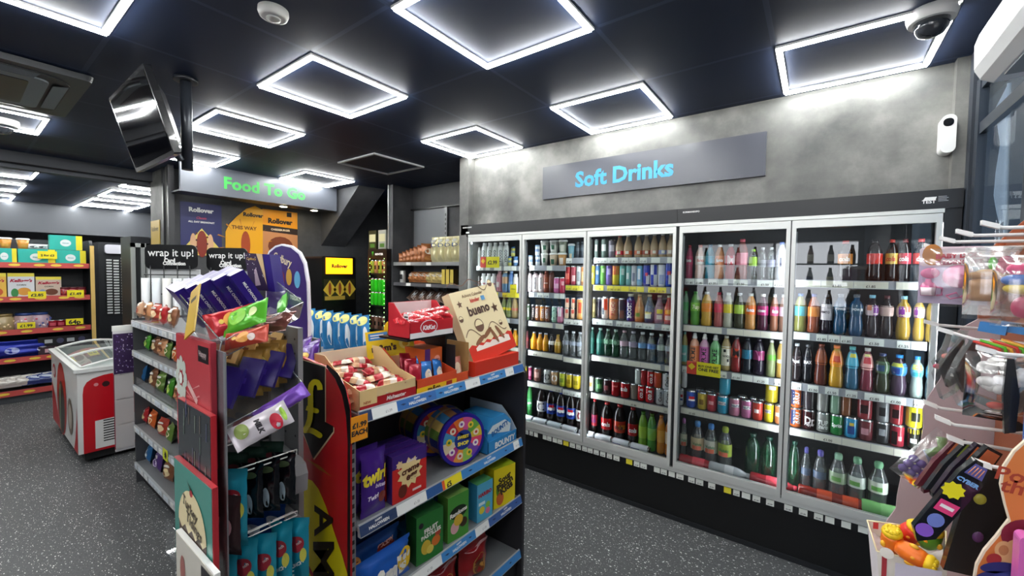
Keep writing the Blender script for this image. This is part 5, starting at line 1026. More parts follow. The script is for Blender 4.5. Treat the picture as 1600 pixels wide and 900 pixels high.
def d_past(b, w, d, h):
    dec_rect(b, -w / 2, w / 2, 0, h, '#2a7a34', d, 1); dec_text(b, 'FRUIT', .005, h * .66, .07, '#f4f2ea', d, .05, 0, .12); dec_text(b, 'PASTILLES', .005, h * .55, .10, '#f4f2ea', d, .05, 0, .12)
    dec_disc(b, -.02, h * .30, .024, '#d8b83a', d, 2, .03); dec_disc(b, .03, h * .34, .022, '#d8742c', d, 2); dec_disc(b, .0, h * .22, .018, '#e8d05a', d, 3); dec_disc(b, .04, h * .48, .014, '#b8442c', d, 2); dec_disc(b, -.045, h * .80, .012, '#2a1c2c', d, 2)
onshelf('past', mk_carton(.135, .075, .20, '#2a7a34', '#1c4f24', '#2f6c34', d_past), 1.175, Z3, GX - .02, .075, 'dark green FRUIT PASTILLES box on the third shelf', 'box', None, -.12)
def d_rand(b, w, d, h):
    dec_rect(b, -w / 2, w / 2, 0, h, '#4c9c3c', d, 1); dec_disc(b, 0, h * .60, .050, '#1c2c1a', d, 2, .030); dec_text(b, 'Randoms', 0, h * .60, .10, '#f4f2ea', d, .05, .1, .12); dec_disc(b, -.02, h * .28, .024, '#e6b0b4', d, 2, .028); dec_disc(b, .03, h * .32, .022, '#3c2c1c', d, 2); dec_disc(b, .0, h * .42, .026, '#e0b83a', d, 3)
onshelf('rand', mk_carton(.12, .075, .205, '#8cbc50', '#62943a', '#8ab85a', d_rand), 1.345, Z3, GX - .02, .075, 'lighter green Randoms box on the third shelf', 'box', None, -.12)
def d_hb(b, w, d, h):
    dec_rect(b, -w / 2, w / 2, 0, h, '#58b4d8', d, 1); dec_text(b, 'HARIBO', 0, h * .70, w * .85, '#b0283c', d, .06, 0, .05); dec_disc(b, -.02, h * .28, .018, '#e8d83c', d, 2); dec_disc(b, .02, h * .36, .016, '#8ccc50', d, 2); dec_disc(b, .02, h * .20, .016, '#e87a9c', d, 2); dec_rect(b, -w * .4, 0, h * .42, h * .5, '#e0f0f4', d, 2)
onshelf('hb', mk_carton(.105, .065, .185, '#58b4d8', '#3c94c0', '#5aa868', d_hb), 1.53, Z3, GX - .02, .065, 'blue HARIBO box between the Randoms box and the yellow box', 'box', None, -.10)
onshelf('hb', None, 1.215, Z3 + .10, GX - .105, .065, 'blue HARIBO box rising behind the FRUIT PASTILLES box', 'box'); onshelf('hb', None, 1.375, Z3 + .105, GX - .105, .065, 'blue HARIBO box rising behind the Randoms box', 'box')
t = thing('shelf_block', 'stack of unopened cartons supporting the rear HARIBO boxes', 'box', (-1.40, 1.28, Z3 + .001)); MB().box(-.05, .05, -.16, .18, 0, .097, pm('#3a8ab4', .5)).build('carton', t)
def d_spk(b, w, d, h):
    dec_text(b, 'Sour', 0, h * .72, w * .6, '#3a2c1c', d, .05, 0, .35); dec_text(b, 'Patch', 0, h * .58, w * .75, '#3a2c1c', d, .05, 0, .35); dec_text(b, 'Kids', .01, h * .45, w * .6, '#3a2c1c', d, .05, 0, .35); dec_disc(b, -.03, h * .22, .024, '#c8642c', d, 2, .034); dec_disc(b, -.045, h * .45, .010, '#5a8c2c', d, 2, .03)
def mk_spk(): return mk_carton(.14, .08, .205, '#e8d21c', '#d8c21a', '#b8cc2a', d_spk)()
onshelf('spk', mk_spk, 1.69, Z3, GX - .015, .08, 'yellow sour sweets box at the far end of the third shelf', 'box', None, -.25)
onshelf('spk', None, 1.70, Z3, GX - .13, .08, 'yellow sour sweets box tucked behind the far end one', 'box', None, -.1)
# --- bottom shelf: dark red gift bags
def d_lindt(b, fn, w, h): mp_blob(b, fn, .0, h * .42, .040, .055, '#c08a3c'); mp_blob(b, fn, .0, h * .38, .030, .040, '#7a3a1c'); mp_blob(b, fn, -.0, h * .80, w * .42, .008, '#d8a0a4')
for k, (y, x) in enumerate(((1.50, -.03), (1.30, -.05), (1.12, -.05), (1.52, -.17))):
    onshelf('lindt', mk_pouch(.20, .22, .10, '#a0141c', d_lindt, .014, seed=14), y, Z4, GX + x, .10, ('farthest', 'middle', 'nearest', 'rearmost')[k] + ' dark red gift bag of chocolates on the bottom shelf', 'sweet bag', 'dark red bags on the bottom shelf')
# --- rear half of the gondola (seen over the red panel)
a = MB(); a.box(-2.14, -1.70, GY0 + .02, GY1, 1.13, 1.145, SURF); a.box(-2.14, -2.13, GY0 + .02, GY1, 1.10, 1.20, pm('#a9abad', .4)); a.build('shelf', gd)
def d_purp(b, fn, w, h): mp_blob(b, fn, 0, h * .6, .04, .02, '#e8c84a'); mp_blob(b, fn, 0, h * .25, .03, .03, '#6a3a24')
for k, (x, y, tl) in enumerate(((-1.83, .93, .3), (-1.93, .95, .35), (-2.02, .99, .3))):
    inst('purpbag', mk_pouch(.15, .20, .05, '#5a2a90', d_purp, seed=21), (x, y, 1.148), 0, ('right', 'middle', 'left')[k] + ' purple and white bag leaning just behind the red end panel', 'sweet bag', 'purple bags behind the end panel', rot=(R(-20), tl * -1, 0))
for k in range(7):
    c = ony(486 + 14 * k, 528, 1.45)
    inst('bluebag', mk_pouch(.085, .19, .045, '#2f86c4', lambda b, fn, w, h: (mp_blob(b, fn, 0, h * .86, .036, .022, '#e8e48c'), mp_blob(b, fn, w * .3, h * .4, .012, .06, '#e8eef0')), .012, seed=23), (c.x, 1.45 + .012 * (k % 2), 1.147), 0, ORD[k] + ' from the left of the blue and cream bags behind the red panel', 'sweet bag', 'blue and cream bags standing behind the gondola end', rot=(R(-8), R(-10), .3), scale=(1.1, 1, 1.3))
for k in range(3):
    c = ony(492 + 22 * k, 500, 1.60)
    inst('creambag', mk_pouch(.10, .2, .05, '#e6e2cc', lambda b, fn, w, h: mp_blob(b, fn, 0, h * .8, .03, .03, '#c84a3c'), .012, seed=25), (c.x, 1.60, 1.147), .2, ('left', 'middle', 'right')[k] + ' cream bag rising behind the blue bags', 'sweet bag', 'cream bags behind the blue bags')
t = thing('wire_basket', 'shallow white wire divider basket on the rear gondola shelf', 'basket', (-1.90, 1.30, 1.146))
a = MB()
for z in (.03, .09): a.tube([(-.2, -.22, z), (.18, -.22, z), (.18, .22, z), (-.2, .22, z)], .0022, WIRE, 5)
for k in range(9): a.tube([(-.2 + .0475 * k, -.22, .0), (-.2 + .0475 * k, -.22, .09)], .0016, WIRE, 4); a.tube([(.18, -.22 + .055 * k, 0), (.18, -.22 + .055 * k, .09)], .0016, WIRE, 4)
a.build('wires', t)
t = thing('shelving_gondola', 'low grey shelving end behind the red panel under the blue bags', 'shelving', (-2.6, 1.54, 0))
a = MB(); a.box(-.42, .42, -.28, .26, 1.10, 1.143, SURF); a.build('shelf', t); MB().box(-.42, .42, -.27, .25, 0, 1.10, pm('#3c3d41', .5)).build('side_panel', t)
# cadbury arch header
t = thing('header_board', 'purple arched Cadbury header board with coloured ovals behind the chocolate boxes', 'display header', (-2.15, 1.02, 1.146))
arc = [(415, 500), (415, 405), (420, 392), (430, 384), (440, 381), (455, 384), (468, 394), (476, 410), (481, 440), (483, 500)]
pts = [ony(x, y, 1.02) for x, y in arc]; pts = [Vector((p.x + 2.15, 0, p.z - 1.146)) for p in pts]
pts = [Vector((pts[0].x, 0, 0))] + pts + [Vector((pts[-1].x, 0, 0))]
cxx = sum(p.x for p in pts) / len(pts)
a = MB(); a.prism([(p, p + Vector((0, .012, 0))) for p in pts], pm('#e8e6f0', .35)); a.build('board', t)
a = MB(); a.poly([(cxx + (p.x - cxx) * .94, -.001, p.z * .985) for p in pts], pm('#3a2470', .35, 0, .3)); 
def q2(x, y, l=2): p = ony(x, y, 1.02); return (p.x + 2.15, -.001 * l, p.z - 1.146)
for x, y, c in ((441, 436, '#7a2c40'), (452, 433, '#c89a3c'), (465, 437, '#5fa8d0')):
    p = q2(x, y); a.poly(disc(p, (1, 0, 0), (0, 0, 1), .030, 20, .042), pm(c, .4))
p = q2(442, 405); a.text('Cadbury', p, (.97, 0, -.22), (.2, 0, .97), 1, pm('#e8d8b0', .4), .02, .3, width=.20)
p = q2(462, 466); a.text('TODAY!', p, (.99, 0, -.1), (.1, 0, .99), 1, WHITE, .05, width=.11); a.build('printed_front', t)
# ================================================================ GREY FLOOR STAND WITH CLEAR TRAYS
fs = thing('display_stand', 'grey metal floor stand with clear acrylic trays and wire rails', 'display stand', (0, 0, 0))
SG_ = pm('#9b9c9e', .42, .15)
a = MB(); a.box(-1.55, -1.428, .705, .722, 0, 1.46, SG_); a.box(-1.55, -1.53, .66, .722, 0, 1.46, SG_); post = a.build('post', fs)
a = MB()
for z in (1.42, 1.37, 1.22, 1.08, .92, .8): a.lathe([(.004, 0), (.004, .001)], pm('#2a2b2e', .5), 8, (-1.45, .7040, z), 'y'); a.lathe([(.004, 0), (.004, .001)], pm('#2a2b2e', .5), 8, (-1.52, .7040, z), 'y')
a.build('bolt_holes', post)
a = MB(); a.box(-1.60, -1.40, .43, .72, 0, .04, SG_); a.build('foot', fs)
a = MB(); a.box(-1.62, -1.605, .43, .72, .04, 1.42, pm('#55565a', .5)); a.build('rear_sheet', fs)
for z in (1.01, .80, .60): 
    a = MB(); a.prism([((x, .66, q), (x, .70, q)) for x, q in ((-1.60, z - .09), (-1.60, z + .03), (-1.40, z + .01), (-1.37, z), (-1.355, z - .03), (-1.36, z - .09))], SG_); a.build('arm', fs)
for x, z in ((-1.38, 1.06), (-1.52, 1.10), (-1.38, .855), (-1.52, .90), (-1.38, .66), (-1.52, .70)):
    a = MB()
    for dx, dz in ((0, 0), (.03, .0), (.03, .014)): a.tube([(x + dx, .425, z + dz), (x + dx, .66, z + dz)], .0022, WIRE, 6)
    a.tube([(x, .66, z), (x + .03, .66, z), (x + .03, .66, z + .014)], .0022, WIRE, 5); a.build('wire_rail', fs)
def tray(R0, L0, back, lip, name='acrylic_tray'):
    """clear sloping tray: R0/L0 ends of the front bottom edge, back = vector to the rear edge"""
    a = MB(); up_ = Vector((0, 0, lip)); e = .0025
    def sheet(p, q, r, s):
        n = (q - p).cross(s - p).normalized() * e; a.prism([(v, v + n) for v in (p, q, r, s)], ACRYL)
    RB, LB = R0 + back, L0 + back
    fl = Vector((.03, -.0, lip))
    sheet(L0, R0, R0 + fl, L0 + fl); sheet(L0, LB, RB, R0); sheet(R0, RB, RB + up_ * 1.2, R0 + fl); sheet(L0, LB, LB + up_ * 1.2, L0 + fl)
    o = a.build(name, fs); b = MB()
    for p, q in ((L0 + fl, R0 + fl), (L0, R0), (R0 + fl, RB + up_ * 1.2), (L0 + fl, LB + up_ * 1.2), (R0, R0 + fl), (L0, L0 + fl)): b.tube([p, q], .0016, film((.9, .93, .95), .6, .05, .25, (.9, .95, 1), edge=1.5), 5)
    b.build('polished_edge', o)
T1L, T1R = ony(340, 563, .43), onx(465, 497, -1.40); T1R.y = .695
tray(T1R, T1L, Vector((-.30, 0, .10)), .055)
T2L, T2R = ony(348, 698, .43), onx(468, 628, -1.40)
tray(T2R, T2L, Vector((-.28, 0, .12)), .065)
# leaning chocolate boxes in the top tray: frame of axes measured on the third one
Aa, Bb, Cc = Vector((.889, -.44, .123)).normalized(), Vector((.329, .431, -.84)).normalized(), Vector((.317, .788, .528)).normalized()
_d = ray(310, 446).normalized()
Aa, Bb, Cc = (v - _d * (2 * v.dot(_d)) for v in (Aa, Bb, Cc))
def mk_milk():
    t = empty('chocolate_box'); a = MB(); P = pm('#2c1a78', .3, 0, .3); da, db, dc = .19, .145, .043
    def q(x, y, z): return Aa * x + Bb * y + Cc * z
    v = [q(x, y, z) for x in (0, da) for y in (0, db) for z in (0, dc)]
    top = pm('#a8a2c4', .35)
    a.add(v, [(0, 1, 3, 2), (4, 6, 7, 5), (0, 2, 6, 4), (1, 5, 7, 3), (2, 3, 7, 6)], P); a.add(v, [(0, 4, 5, 1)], top); a.build('carton', t)
    b = MB(); b.poly([q(-.0006, .0, z) for z in ()] or [q(x, -.0008, z) for x, z in ((.0, .002), (.05, .002), (.05, .040), (.0, .040))], WHITE)
    b.poly([q(x, -.0008, z) for x, z in ((.11, .002), (.115, .002), (.115, .040), (.11, .040))], WHITE)
    o = q(-.001, db * .55, dc / 2); b.text('MILK CHOCOLATE', o, Bb, Cc, 1, WHITE, .03, width=.09); o = q(da + .001, db * .55, dc / 2); b.text('MILK CHOCOLATE', o, Bb, -Cc, 1, WHITE, .03, width=.09)
    b.build('printed_labels', t); return t
for k, (x, y, d_) in enumerate(((272.5, 457, 1.34), (291, 452, 1.33), (310, 446, 1.32), (334, 439, 1.31), (359.5, 432, 1.30))):
    p = dep(x, y, d_); inst('milk', mk_milk, tuple(p), 0, ('leftmost', 'second from left', 'middle', 'second from right', 'rightmost')[k] + ' of the leaning dark purple chocolate boxes in the top tray', 'chocolate box', 'leaning purple chocolate boxes')
# upright box with a picture cover beside them
p0 = dep(430, 456, 1.47); t = thing('chocolate_box', 'tall purple Cadbury box with starry picture cover at the tray back', 'chocolate box', tuple(p0))
ux_, uz_ = Vector((-.93, -.33, .05)).normalized(), Vector((-.20, -.05, 1)).normalized(); un = ux_.cross(uz_).normalized()
if un.y > 0: un = -un
def c2(x, z, o=0): return ux_ * x + uz_ * z + un * o
a = MB(); a.prism([(c2(x, z, 0), c2(x, z, -.045)) for x, z in ((0, 0), (.115, 0), (.115, .135), (0, .135))], pm('#2c1a78', .3)); a.build('carton', t)
a = MB(); a.poly([c2(x, z, .0008) for x, z in ((.03, 0), (.115, 0), (.115, .135), (.03, .135))], pm('#3a2848', .35)); a.poly([c2(x, z, .0012) for x, z in ((.032, .02), (.06, .135), (.032, .135))], pm('#e0c08c', .4))
rr_ = random.Random(2)
for k in range(14): x, z = rr_.uniform(.04, .11), rr_.uniform(.05, .13); a.poly([c2(x + .002 * math.cos(q), z + .002 * math.sin(q), .0016) for q in (0, 1.26, 2.5, 3.8, 5.0)], WHITE)
a.poly([c2(x, z, .0016) for x, z in ((.06, .02), (.085, .015), (.08, .075), (.07, .08))], pm('#c8b0b8', .4)); a.text('Cadbury', c2(.085, .115, .002), -ux_, uz_, 1, pm('#e0b868', .4), .02, .3, width=.045)
a.build('printed_front', t)
# loose bags in the top tray
def d_red(b, fn, w, h): mp_blob(b, fn, 0, h * .5, w * .3, h * .16, '#f0a850'); mp_blob(b, fn, w * .1, h * .7, w * .2, h * .08, '#f4e0d8'); mp_blob(b, fn, 0, h * .3, w * .1, h * .05, '#f8d060')
p = dep(322, 512, 1.20); inst('redsw', mk_pouch(.08, .13, .03, '#c42430', d_red, seed=31), tuple(p), 0, 'red sweet bag lying at the left of the top tray', 'sweet bag', None, rot=(R(-60), R(60), R(10)))
p = dep(352, 535, 1.17); inst('redsw2', mk_pouch(.05, .14, .025, '#b8402c', d_red, seed=32), tuple(p), 0, 'red and orange bag lying low in the top tray', 'sweet bag', None, rot=(R(-55), R(66), R(-30)))
p = dep(352, 508, 1.22); inst('grnsw', mk_pouch(.085, .14, .03, '#58b82c', lambda b, fn, w, h: (mp_blob(b, fn, 0, h * .4, w * .3, h * .2, '#8ad83c'), mp_blob(b, fn, 0, h * .75, w * .2, h * .08, '#d8e8a0')), seed=33), tuple(p), 0, 'bright green sweet bag lying across the top tray', 'sweet bag', None, rot=(R(-55), R(52), R(-30)))
p = dep(418, 520, 1.28); inst('brnsw', mk_pouch(.12, .085, .035, '#7a4a44', lambda b, fn, w, h: (mp_blob(b, fn, 0, h * .5, w * .35, h * .12, '#b08078'), mp_blob(b, fn, .0, h * .75, w * .2, h * .05, '#f0e8e4')), rough=.12, seed=34), tuple(p), 0, 'brown cellophane bag at the right of the top tray', 'sweet bag', None, rot=(R(-50), R(-8), R(30)))
p = dep(440, 490, 1.36); inst('grn2', mk_pouch(.05, .12, .02, '#5cc03a', None, seed=35), tuple(p), 0, 'small green packet at the right end of the top tray', 'sweet bag', None, rot=(R(-50), R(-50), R(30)))
p = dep(296, 524, 1.16); inst('ylw', mk_carton(.05, .004, .17, '#c9a53a', '#c9a53a', '#c9a53a', lambda b, w, d, h: dec_rect(b, -w * .3, w * .3, h * .7, h * .78, '#3a2c14', d)), tuple(p), 0, 'narrow yellow card leaning at the left of the clear tray', 'card', None, rot=(R(-25), R(-34), R(15)))
# gold bags hanging beneath the top tray
for k in range(4):
    c = dep(392 + 13 * k, 590 - 6 * k, 1.33 + .03 * k)
    inst('goldbag', mk_pouch(.07, .15, .03, '#a8843c', lambda b, fn, w, h: (mp_blob(b, fn, 0, h * .7, w * .35, h * .12, '#e0d080'), mp_blob(b, fn, .005, h * .35, w * .3, h * .12, '#5a3a24')), seed=41), (c.x, c.y, c.z - .06), R(50), ORD[k] + ' of the gold and brown bags hanging under the top tray', 'sweet bag', 'gold bags hanging under the top tray')
# purple bars in the second tray
base2 = T2R + Vector((-.12, -.03, .09)); dirn = (T2L - T2R)
for k in range(4):
    p = T2R + dirn * (.12 + .27 * k) + Vector((-.075, 0, .085))
    inst('purpbar', mk_carton(.066, .026, .115, '#2b1676', '#24126a', '#c8a46c', lambda b, w, d, h: (dec_rect(b, -w * .3, w * .0, h * .3, h * .45, '#4a34a0', d, 1),), 'chocolate_box'), tuple(p), 0, ('farthest', 'second farthest', 'second nearest', 'nearest')[k] + ' deep purple chocolate bar standing in the second tray', 'chocolate bar', 'purple bars in the second tray', rot=(R(-25), R(12), R(48)))
for k in range(5):
    p = T2R + dirn * (.15 + .2 * k) + Vector((-.15, .0, .185))
    inst('goldbar', mk_carton(.07, .03, .05, '#d8b070', '#c49a5c', '#e4cba0', lambda b, w, d, h: dec_rect(b, -.02, .02, .01, .03, '#7a5030', d, 1)), tuple(p), 0, ('farthest', 'second farthest', 'middle', 'second nearest', 'nearest')[k] + ' of the cream and gold boxes behind the purple bars', 'chocolate box', 'cream and gold boxes', rot=(R(-25), R(12), R(48)))
p = dep(362, 690, 1.12); inst('xmas', mk_pouch(.07, .15, .025, '#ded6dc', lambda b, fn, w, h: (mp_blob(b, fn, .01, h * .75, w * .34, h * .1, '#c4243c'), mp_text(b, fn, 'MILK', 0, h * .48, w * .6, '#2a242c', .06, .1), mp_blob(b, fn, -.01, h * .2, w * .3, h * .12, '#8a9c4c'), mp_blob(b, fn, 0, h * .9, w * .3, h * .04, '#9cc83c')), seed=44), tuple(p), 0, 'white purple and red festive bag across the second tray', 'sweet bag', None, rot=(R(-40), R(58), R(25)))
p = dep(400, 655, 1.2); inst('xmas2', mk_pouch(.05, .15, .02, '#7a4cb8', None, seed=45), tuple(p), 0, 'small violet packet lying over the festive bag', 'sweet bag', None, rot=(R(-40), R(52), R(25)))
# hanging bags on the rails
def d_teal(b, fn, w, h): mp_blob(b, fn, 0, h * .66, w * .34, h * .12, '#a82838'); mp_text(b, fn, 'Crunch', 0, h * .66, w * .5, '#f0dcd8', .03, .2, .5); mp_blob(b, fn, w * .3, h * .5, w * .12, h * .1, '#e0dc5c'); mp_text(b, fn, 'PUNCH', 0, h * .36, w * .7, '#e8f0f0', .05, .1, .5)
def d_blk(b, fn, w, h): mp_blob(b, fn, 0, h * .8, w * .3, h * .06, '#4a5a3c'); mp_blob(b, fn, w * .0, h * .28, w * .14, h * .2, '#b8ccd8')
for k in range(4):
    inst('blk', mk_pouch(.075, .17, .022, '#101218', d_blk, seed=51, rough=.2), (-1.36 - .0 * k, .48 + .048 * k, .905), R(38), ('nearest', 'second nearest', 'second farthest', 'farthest')[k] + ' black bag hanging on the upper front wire rail', 'sweet bag', 'black hanging bags')
inst('teal', mk_pouch(.072, .20, .034, '#1a9ab4', d_teal, seed=52), (-1.335, .475, .855), R(42), 'long teal bag hanging from the upper rail in front of the black bags', 'sweet bag', None, scale=(1, 1, 1.15))
for k in range(5):
    inst('teal', None, (-1.35, .455 + .052 * k, .615 + .014 * (k % 2)), R(34 + 7 * (k % 3)), ORD[k] + ' teal bag on the lower wire rail counting from the cards', 'sweet bag', 'teal hanging bags')
for k in range(4):
    inst('drk', mk_pouch(.08, .13, .025, '#1f3a30', lambda b, fn, w, h: mp_blob(b, fn, 0, h * .6, w * .3, h * .15, '#6c2c34'), seed=53), (-1.49, .48 + .055 * k, .94), R(38), ('nearest', 'second nearest', 'second farthest', 'farthest')[k] + ' dark bag hanging on the rear wire rail', 'sweet bag', 'dark bags on the rear rail')
for k in range(3):
    inst('navyb', mk_pouch(.08, .13, .025, '#1c4a94', lambda b, fn, w, h: mp_blob(b, fn, 0, h * .6, w * .3, h * .15, '#d8dce8'), seed=54), (-1.47, .52 + .06 * k, .73), R(38), ('nearest', 'middle', 'farthest')[k] + ' navy bag hanging on the middle rear rail', 'sweet bag', 'navy bags on the rear rail')
inst('pinkbk', mk_pouch(.09, .17, .03, '#3a2024', lambda b, fn, w, h: (mp_blob(b, fn, 0, h * .5, w * .3, h * .2, '#d8a0a8'), mp_blob(b, fn, 0, h * .5, w * .1, h * .08, '#20181c')), seed=55), (-1.31, .445, .86), R(30), 'black and pink patterned bag beside the cards', 'sweet bag')
# clear card holder with gift bags on its near end
ch = thing('card_holder', 'tall clear holder of gift bags and cards on the stand end', 'card holder', (0, 0, 0))
a = MB(); x0, x1 = -1.565, -1.262
for z0, z1, y in ((.80, .90, .374), (.50, .66, .352)):
    a.box(x0, x1, y - .003, y, z0, z1, ACRYL); a.box(x0, x0 + .003, y, .42, z0, z1, ACRYL); a.box(x1 - .003, x1, y, .42, z0, z1, ACRYL); a.box(x0, x1, y, .42, z0 - .003, z0, ACRYL)
a.box(x0, x1, .4235, .426, .3, 1.44, ACRYL); a.build('clear_pockets', ch)
a = MB(); a.box(x0 - .01, x1 + .01, .4262, .43, .0, 1.44, pm('#7c7e82', .5)); a.build('rear_board', ch)
def giftbag(name, lab, cat, y0, pxa, pxb, pya, pyb, col, sidec, deco):
    pa_, pb_ = ony(pxa, pya, y0), ony(pxa, pyb, y0); x0, x1, z0, z1, y1 = pa_.x, ony(pxb, pya, y0).x, pb_.z, pa_.z, y0 + .0125
    t = thing(name, lab, cat, ((x0 + x1) / 2, y0, z0)); w, h = x1 - x0, z1 - z0
    a = MB(); a.box(-w / 2, w / 2, 0, y1 - y0, 0, h, pm(sidec, .35)); a.build('bag_body', t)
    b = MB(); b.box(-w / 2 + .002, w / 2 - .004, -.0008, .0, .002, h - .003, pm(col, .25, .1, .2)); deco(b, w, h); b.build('printed_front', t); return t
def D(b, pts, c, l=2): b.poly([(x, -.0008 - .0005 * l, z) for x, z in pts], pm(c, .4))
def ell(x, z, rx, rz, n=24, a0=0, a1=2 * math.pi): return [(x + rx * math.cos(a0 + (a1 - a0) * k / n), z + rz * math.sin(a0 + (a1 - a0) * k / n)) for k in range(n)]
def g1(b, w, h):
    D(b, [(w * .18, h - .06), (w * .45, h - .06), (w * .45, h - .015), (w * .18, h - .015)], '#1d1418'); b.text('Happy', (w * .315, -.003, h - .036), (1, 0, 0), (0, 0, 1), 1, pm('#c8b0b0', .4), .02, width=w * .2)
    for k in range(8): q = k * .785; D(b, ell(-w * .33 + .035 * math.cos(q), h * .62 + .045 * math.sin(q), .016, .024, 8), '#c9cfc4', 2 + k * .2)
    for k in range(6): q = k * 1.05; D(b, ell(-w * .30 + .03 * math.cos(q), h * .40 + .04 * math.sin(q), .014, .020, 8), '#a8b4a0', 2 + k * .2)
    D(b, ell(-w * .33, h * .62, .014, .018, 10), '#f4f4ee', 5)
    D(b, [(-w * .15, h * .58), (w * .12, h * .45), (w * .15, h * .50), (-w * .12, h * .63)], '#e0b4b0')
    for k in range(7): D(b, [(0, h * .05 + k * .03), (.004, h * .05 + k * .03), (.06, h * .10 + k * .03), (.055, h * .11 + k * .03)], '#d88080', 2); D(b, [(0, h * .05 + k * .03), (.004, h * .05 + k * .03), (-.05, h * .10 + k * .03), (-.055, h * .095 + k * .03)], '#d88080', 2)
giftbag('gift_bag', 'red gift bag with silver flower bow, topmost on the card holder', 'gift bag', .410, 275, 329, 520, 690, '#c9484f', '#a83240', g1)
def g2(b, w, h):
    rr2 = random.Random(8)
    for k in range(26): x, z = rr2.uniform(-w * .42, w * .42), rr2.uniform(h * .1, h * .9); D(b, [(x, z), (x + .004, z), (x + .006, z + .05), (x + .002, z + .05)], rr2.choice(('#5a6a60', '#4a4a6c', '#6c5a50', '#7c8478')), 2 + k * .05)
giftbag('gift_bag', 'dark patterned gift bag with red edges below the red one', 'gift bag', .394, 278, 329, 621, 790, '#33373c', '#b0242e', g2)
def g3(b, w, h):
    D(b, ell(0, h * .42, w * .36, h * .36), '#4a382e', 2); top = ell(0, h * .44, w * .365, h * .37, 20, 0.05, math.pi - .05) + [(-w * .36 + w * .72 * k / 8, h * .44 - (.012 if k % 2 else -.006)) for k in range(9)]
    D(b, top, '#ecdcae', 3); b.text('Turkey', (-.01, -.0035, h * .66), (.97, 0, -.2), (.2, 0, .97), 1, pm('#5a5040', .5), .02, width=w * .4); b.text('Tidings', (.02, -.0035, h * .53), (.97, 0, -.2), (.2, 0, .97), 1, pm('#5a5040', .5), .02, width=w * .4)
    D(b, ell(0, h * .80, .012, .010, 10), '#b02c34', 4); D(b, [(-.004, h * .81), (-.03, h * .88), (.0, h * .84)], '#2c5a44', 4)
giftbag('greeting_card', 'teal card with a pudding drawing in the clear pocket', 'greeting card', .378, 272, 331, 713, 868, '#4c9a8c', '#b02c34', g3)
def g4(b, w, h):
    D(b, [(w * .2, h - .05), (w * .46, h - .05), (w * .46, h - .012), (w * .2, h - .012)], '#1d1b1c'); D(b, ell(-w * .3, h * .72, .02, .045, 14), '#a86860'); b.text('Merry', (.0, -.0035, h * .6), (1, 0, 0), (0, 0, 1), 1, pm('#6a5a54', .5), .02, .3, width=w * .4)
    for k in range(5): D(b, ell(-.06 + .035 * k, h * .40 - .01 * (k % 2), .012, .012, 12), ('#b08a70', '#8a9a8a', '#a06058', '#7a6a60', '#98a08c')[k])
giftbag('greeting_card', 'white card with small drawings, lowest on the card holder', 'greeting card', .362, 275, 334, 828, 1000, '#e6e0d2', '#f0f0ee', g4)
# ================================================================ LEFT GONDOLA (faces the camera, runs left)
lg = thing('shelving_gondola', 'grey low gondola with white ticket strips beside the freezer', 'shelving', (0, 0, 0))
LX0, LX1, LY = -4.17, -2.25, .82
a = MB(); a.box(LX0 - .02, LX0, LY - .0, LY + .42, 0, 1.27, pm('#4a4b4f', .5)); a.build('end_panel', lg)
a = MB(); a.box(LX0, LX1, LY + .40, LY + .42, 0, 1.27, pm('#3c3d41', .5)); a.build('rear_panel', lg)
a = MB(); a.box(LX0, LX1, LY + .04, LY + .4, 0, .11, pm('#1e1f22', .5)); a.build('plinth', lg)
LZ = [1.255, 1.03, .765, .455, .165]
for n, z in enumerate(LZ):
    a = MB(); a.box(LX0 + .002, LX1, LY, LY + .398, z - .014, z - .002, pm('#77797c', .45)); s_ = a.build('shelf', lg)
    a = MB(); a.box(LX0 + .004, LX1, LY - .012, LY, z - .042, z + .002, pm('#b4b7ba', .4)); x = LX0 + .02; rnd = random.Random(n)
    while x < LX1 - .1:
        w_ = rnd.choice((.05, .06, .09)); a.box(x, x + w_, LY - .0135, LY - .012, z - .038, z - .003, pm(rnd.choice(('#eceeee', '#dfe6ee', '#f0f0ec')), .5))
        a.text(rnd.choice(('£1.25', '£2.00', '£0.65', '£1.50')), (x + w_ * .5, LY - .0142, z - .026), (1, 0, 0), (0, 0, 1), .018, pm('#8a8c90', .6), .0); x += w_ + rnd.choice((.004, .004, .05))
    a.build('ticket_strip', s_)
for z in (1.258, .768):
    a = MB(); a.box(LX0 + .01, LX0 + .9, LY + .004, LY + .007, z, z + .06, ACRYL); a.build('clear_divider', lg)
def simple(c1, c2, txt, tc='#f4f0e8'):
    return lambda b, fn, w, h: (mp_blob(b, fn, 0, h * .42, w * .33, h * .2, c2), mp_blob(b, fn, 0, h * .74, w * .26, h * .06, tc))
BAGS = [('#b8402c', '#e8c89c', 'PEANUTS', 'rust'), ('#d89a6c', '#7a4a30', 'NUTS', 'tan'), ('#e0b08c', '#c8402c', 'POPS', 'peach'), ('#c42c30', '#f0d8a0', 'SWEET', 'red'), ('#4c9c2c', '#c8e06c', 'LIME', 'green'), ('#8c5a3c', '#e8d0a0', 'FUDGE', 'brown'), ('#6c8c3c', '#e0d8b0', 'MINTS', 'olive'), ('#e06a2c', '#f8e0b0', 'CHEWS', 'orange'), ('#2c6aa0', '#d8e4ec', 'COOL', 'blue'), ('#5a3a80', '#d8c8e8', 'BERRY', 'purple')]
def lrow(shelf, zi, picks, h=.17, w=.11):
    for n, (px_, k) in enumerate(picks):
        c = ony(px_, 560, LY + .07); b = BAGS[k]
        inst(('lb', k, h, w), mk_pouch(w, h, .05, b[0], simple(b[0], b[1], b[2]), seed=60 + k), (c.x, LY + .06, LZ[zi] + .004), 0, '%s snack bag on the %s shelf of the left gondola%s' % (b[3], shelf, ''), 'snack bag', None, rot=(R(-10), 0, R(8 * ((n % 3) - 1))))
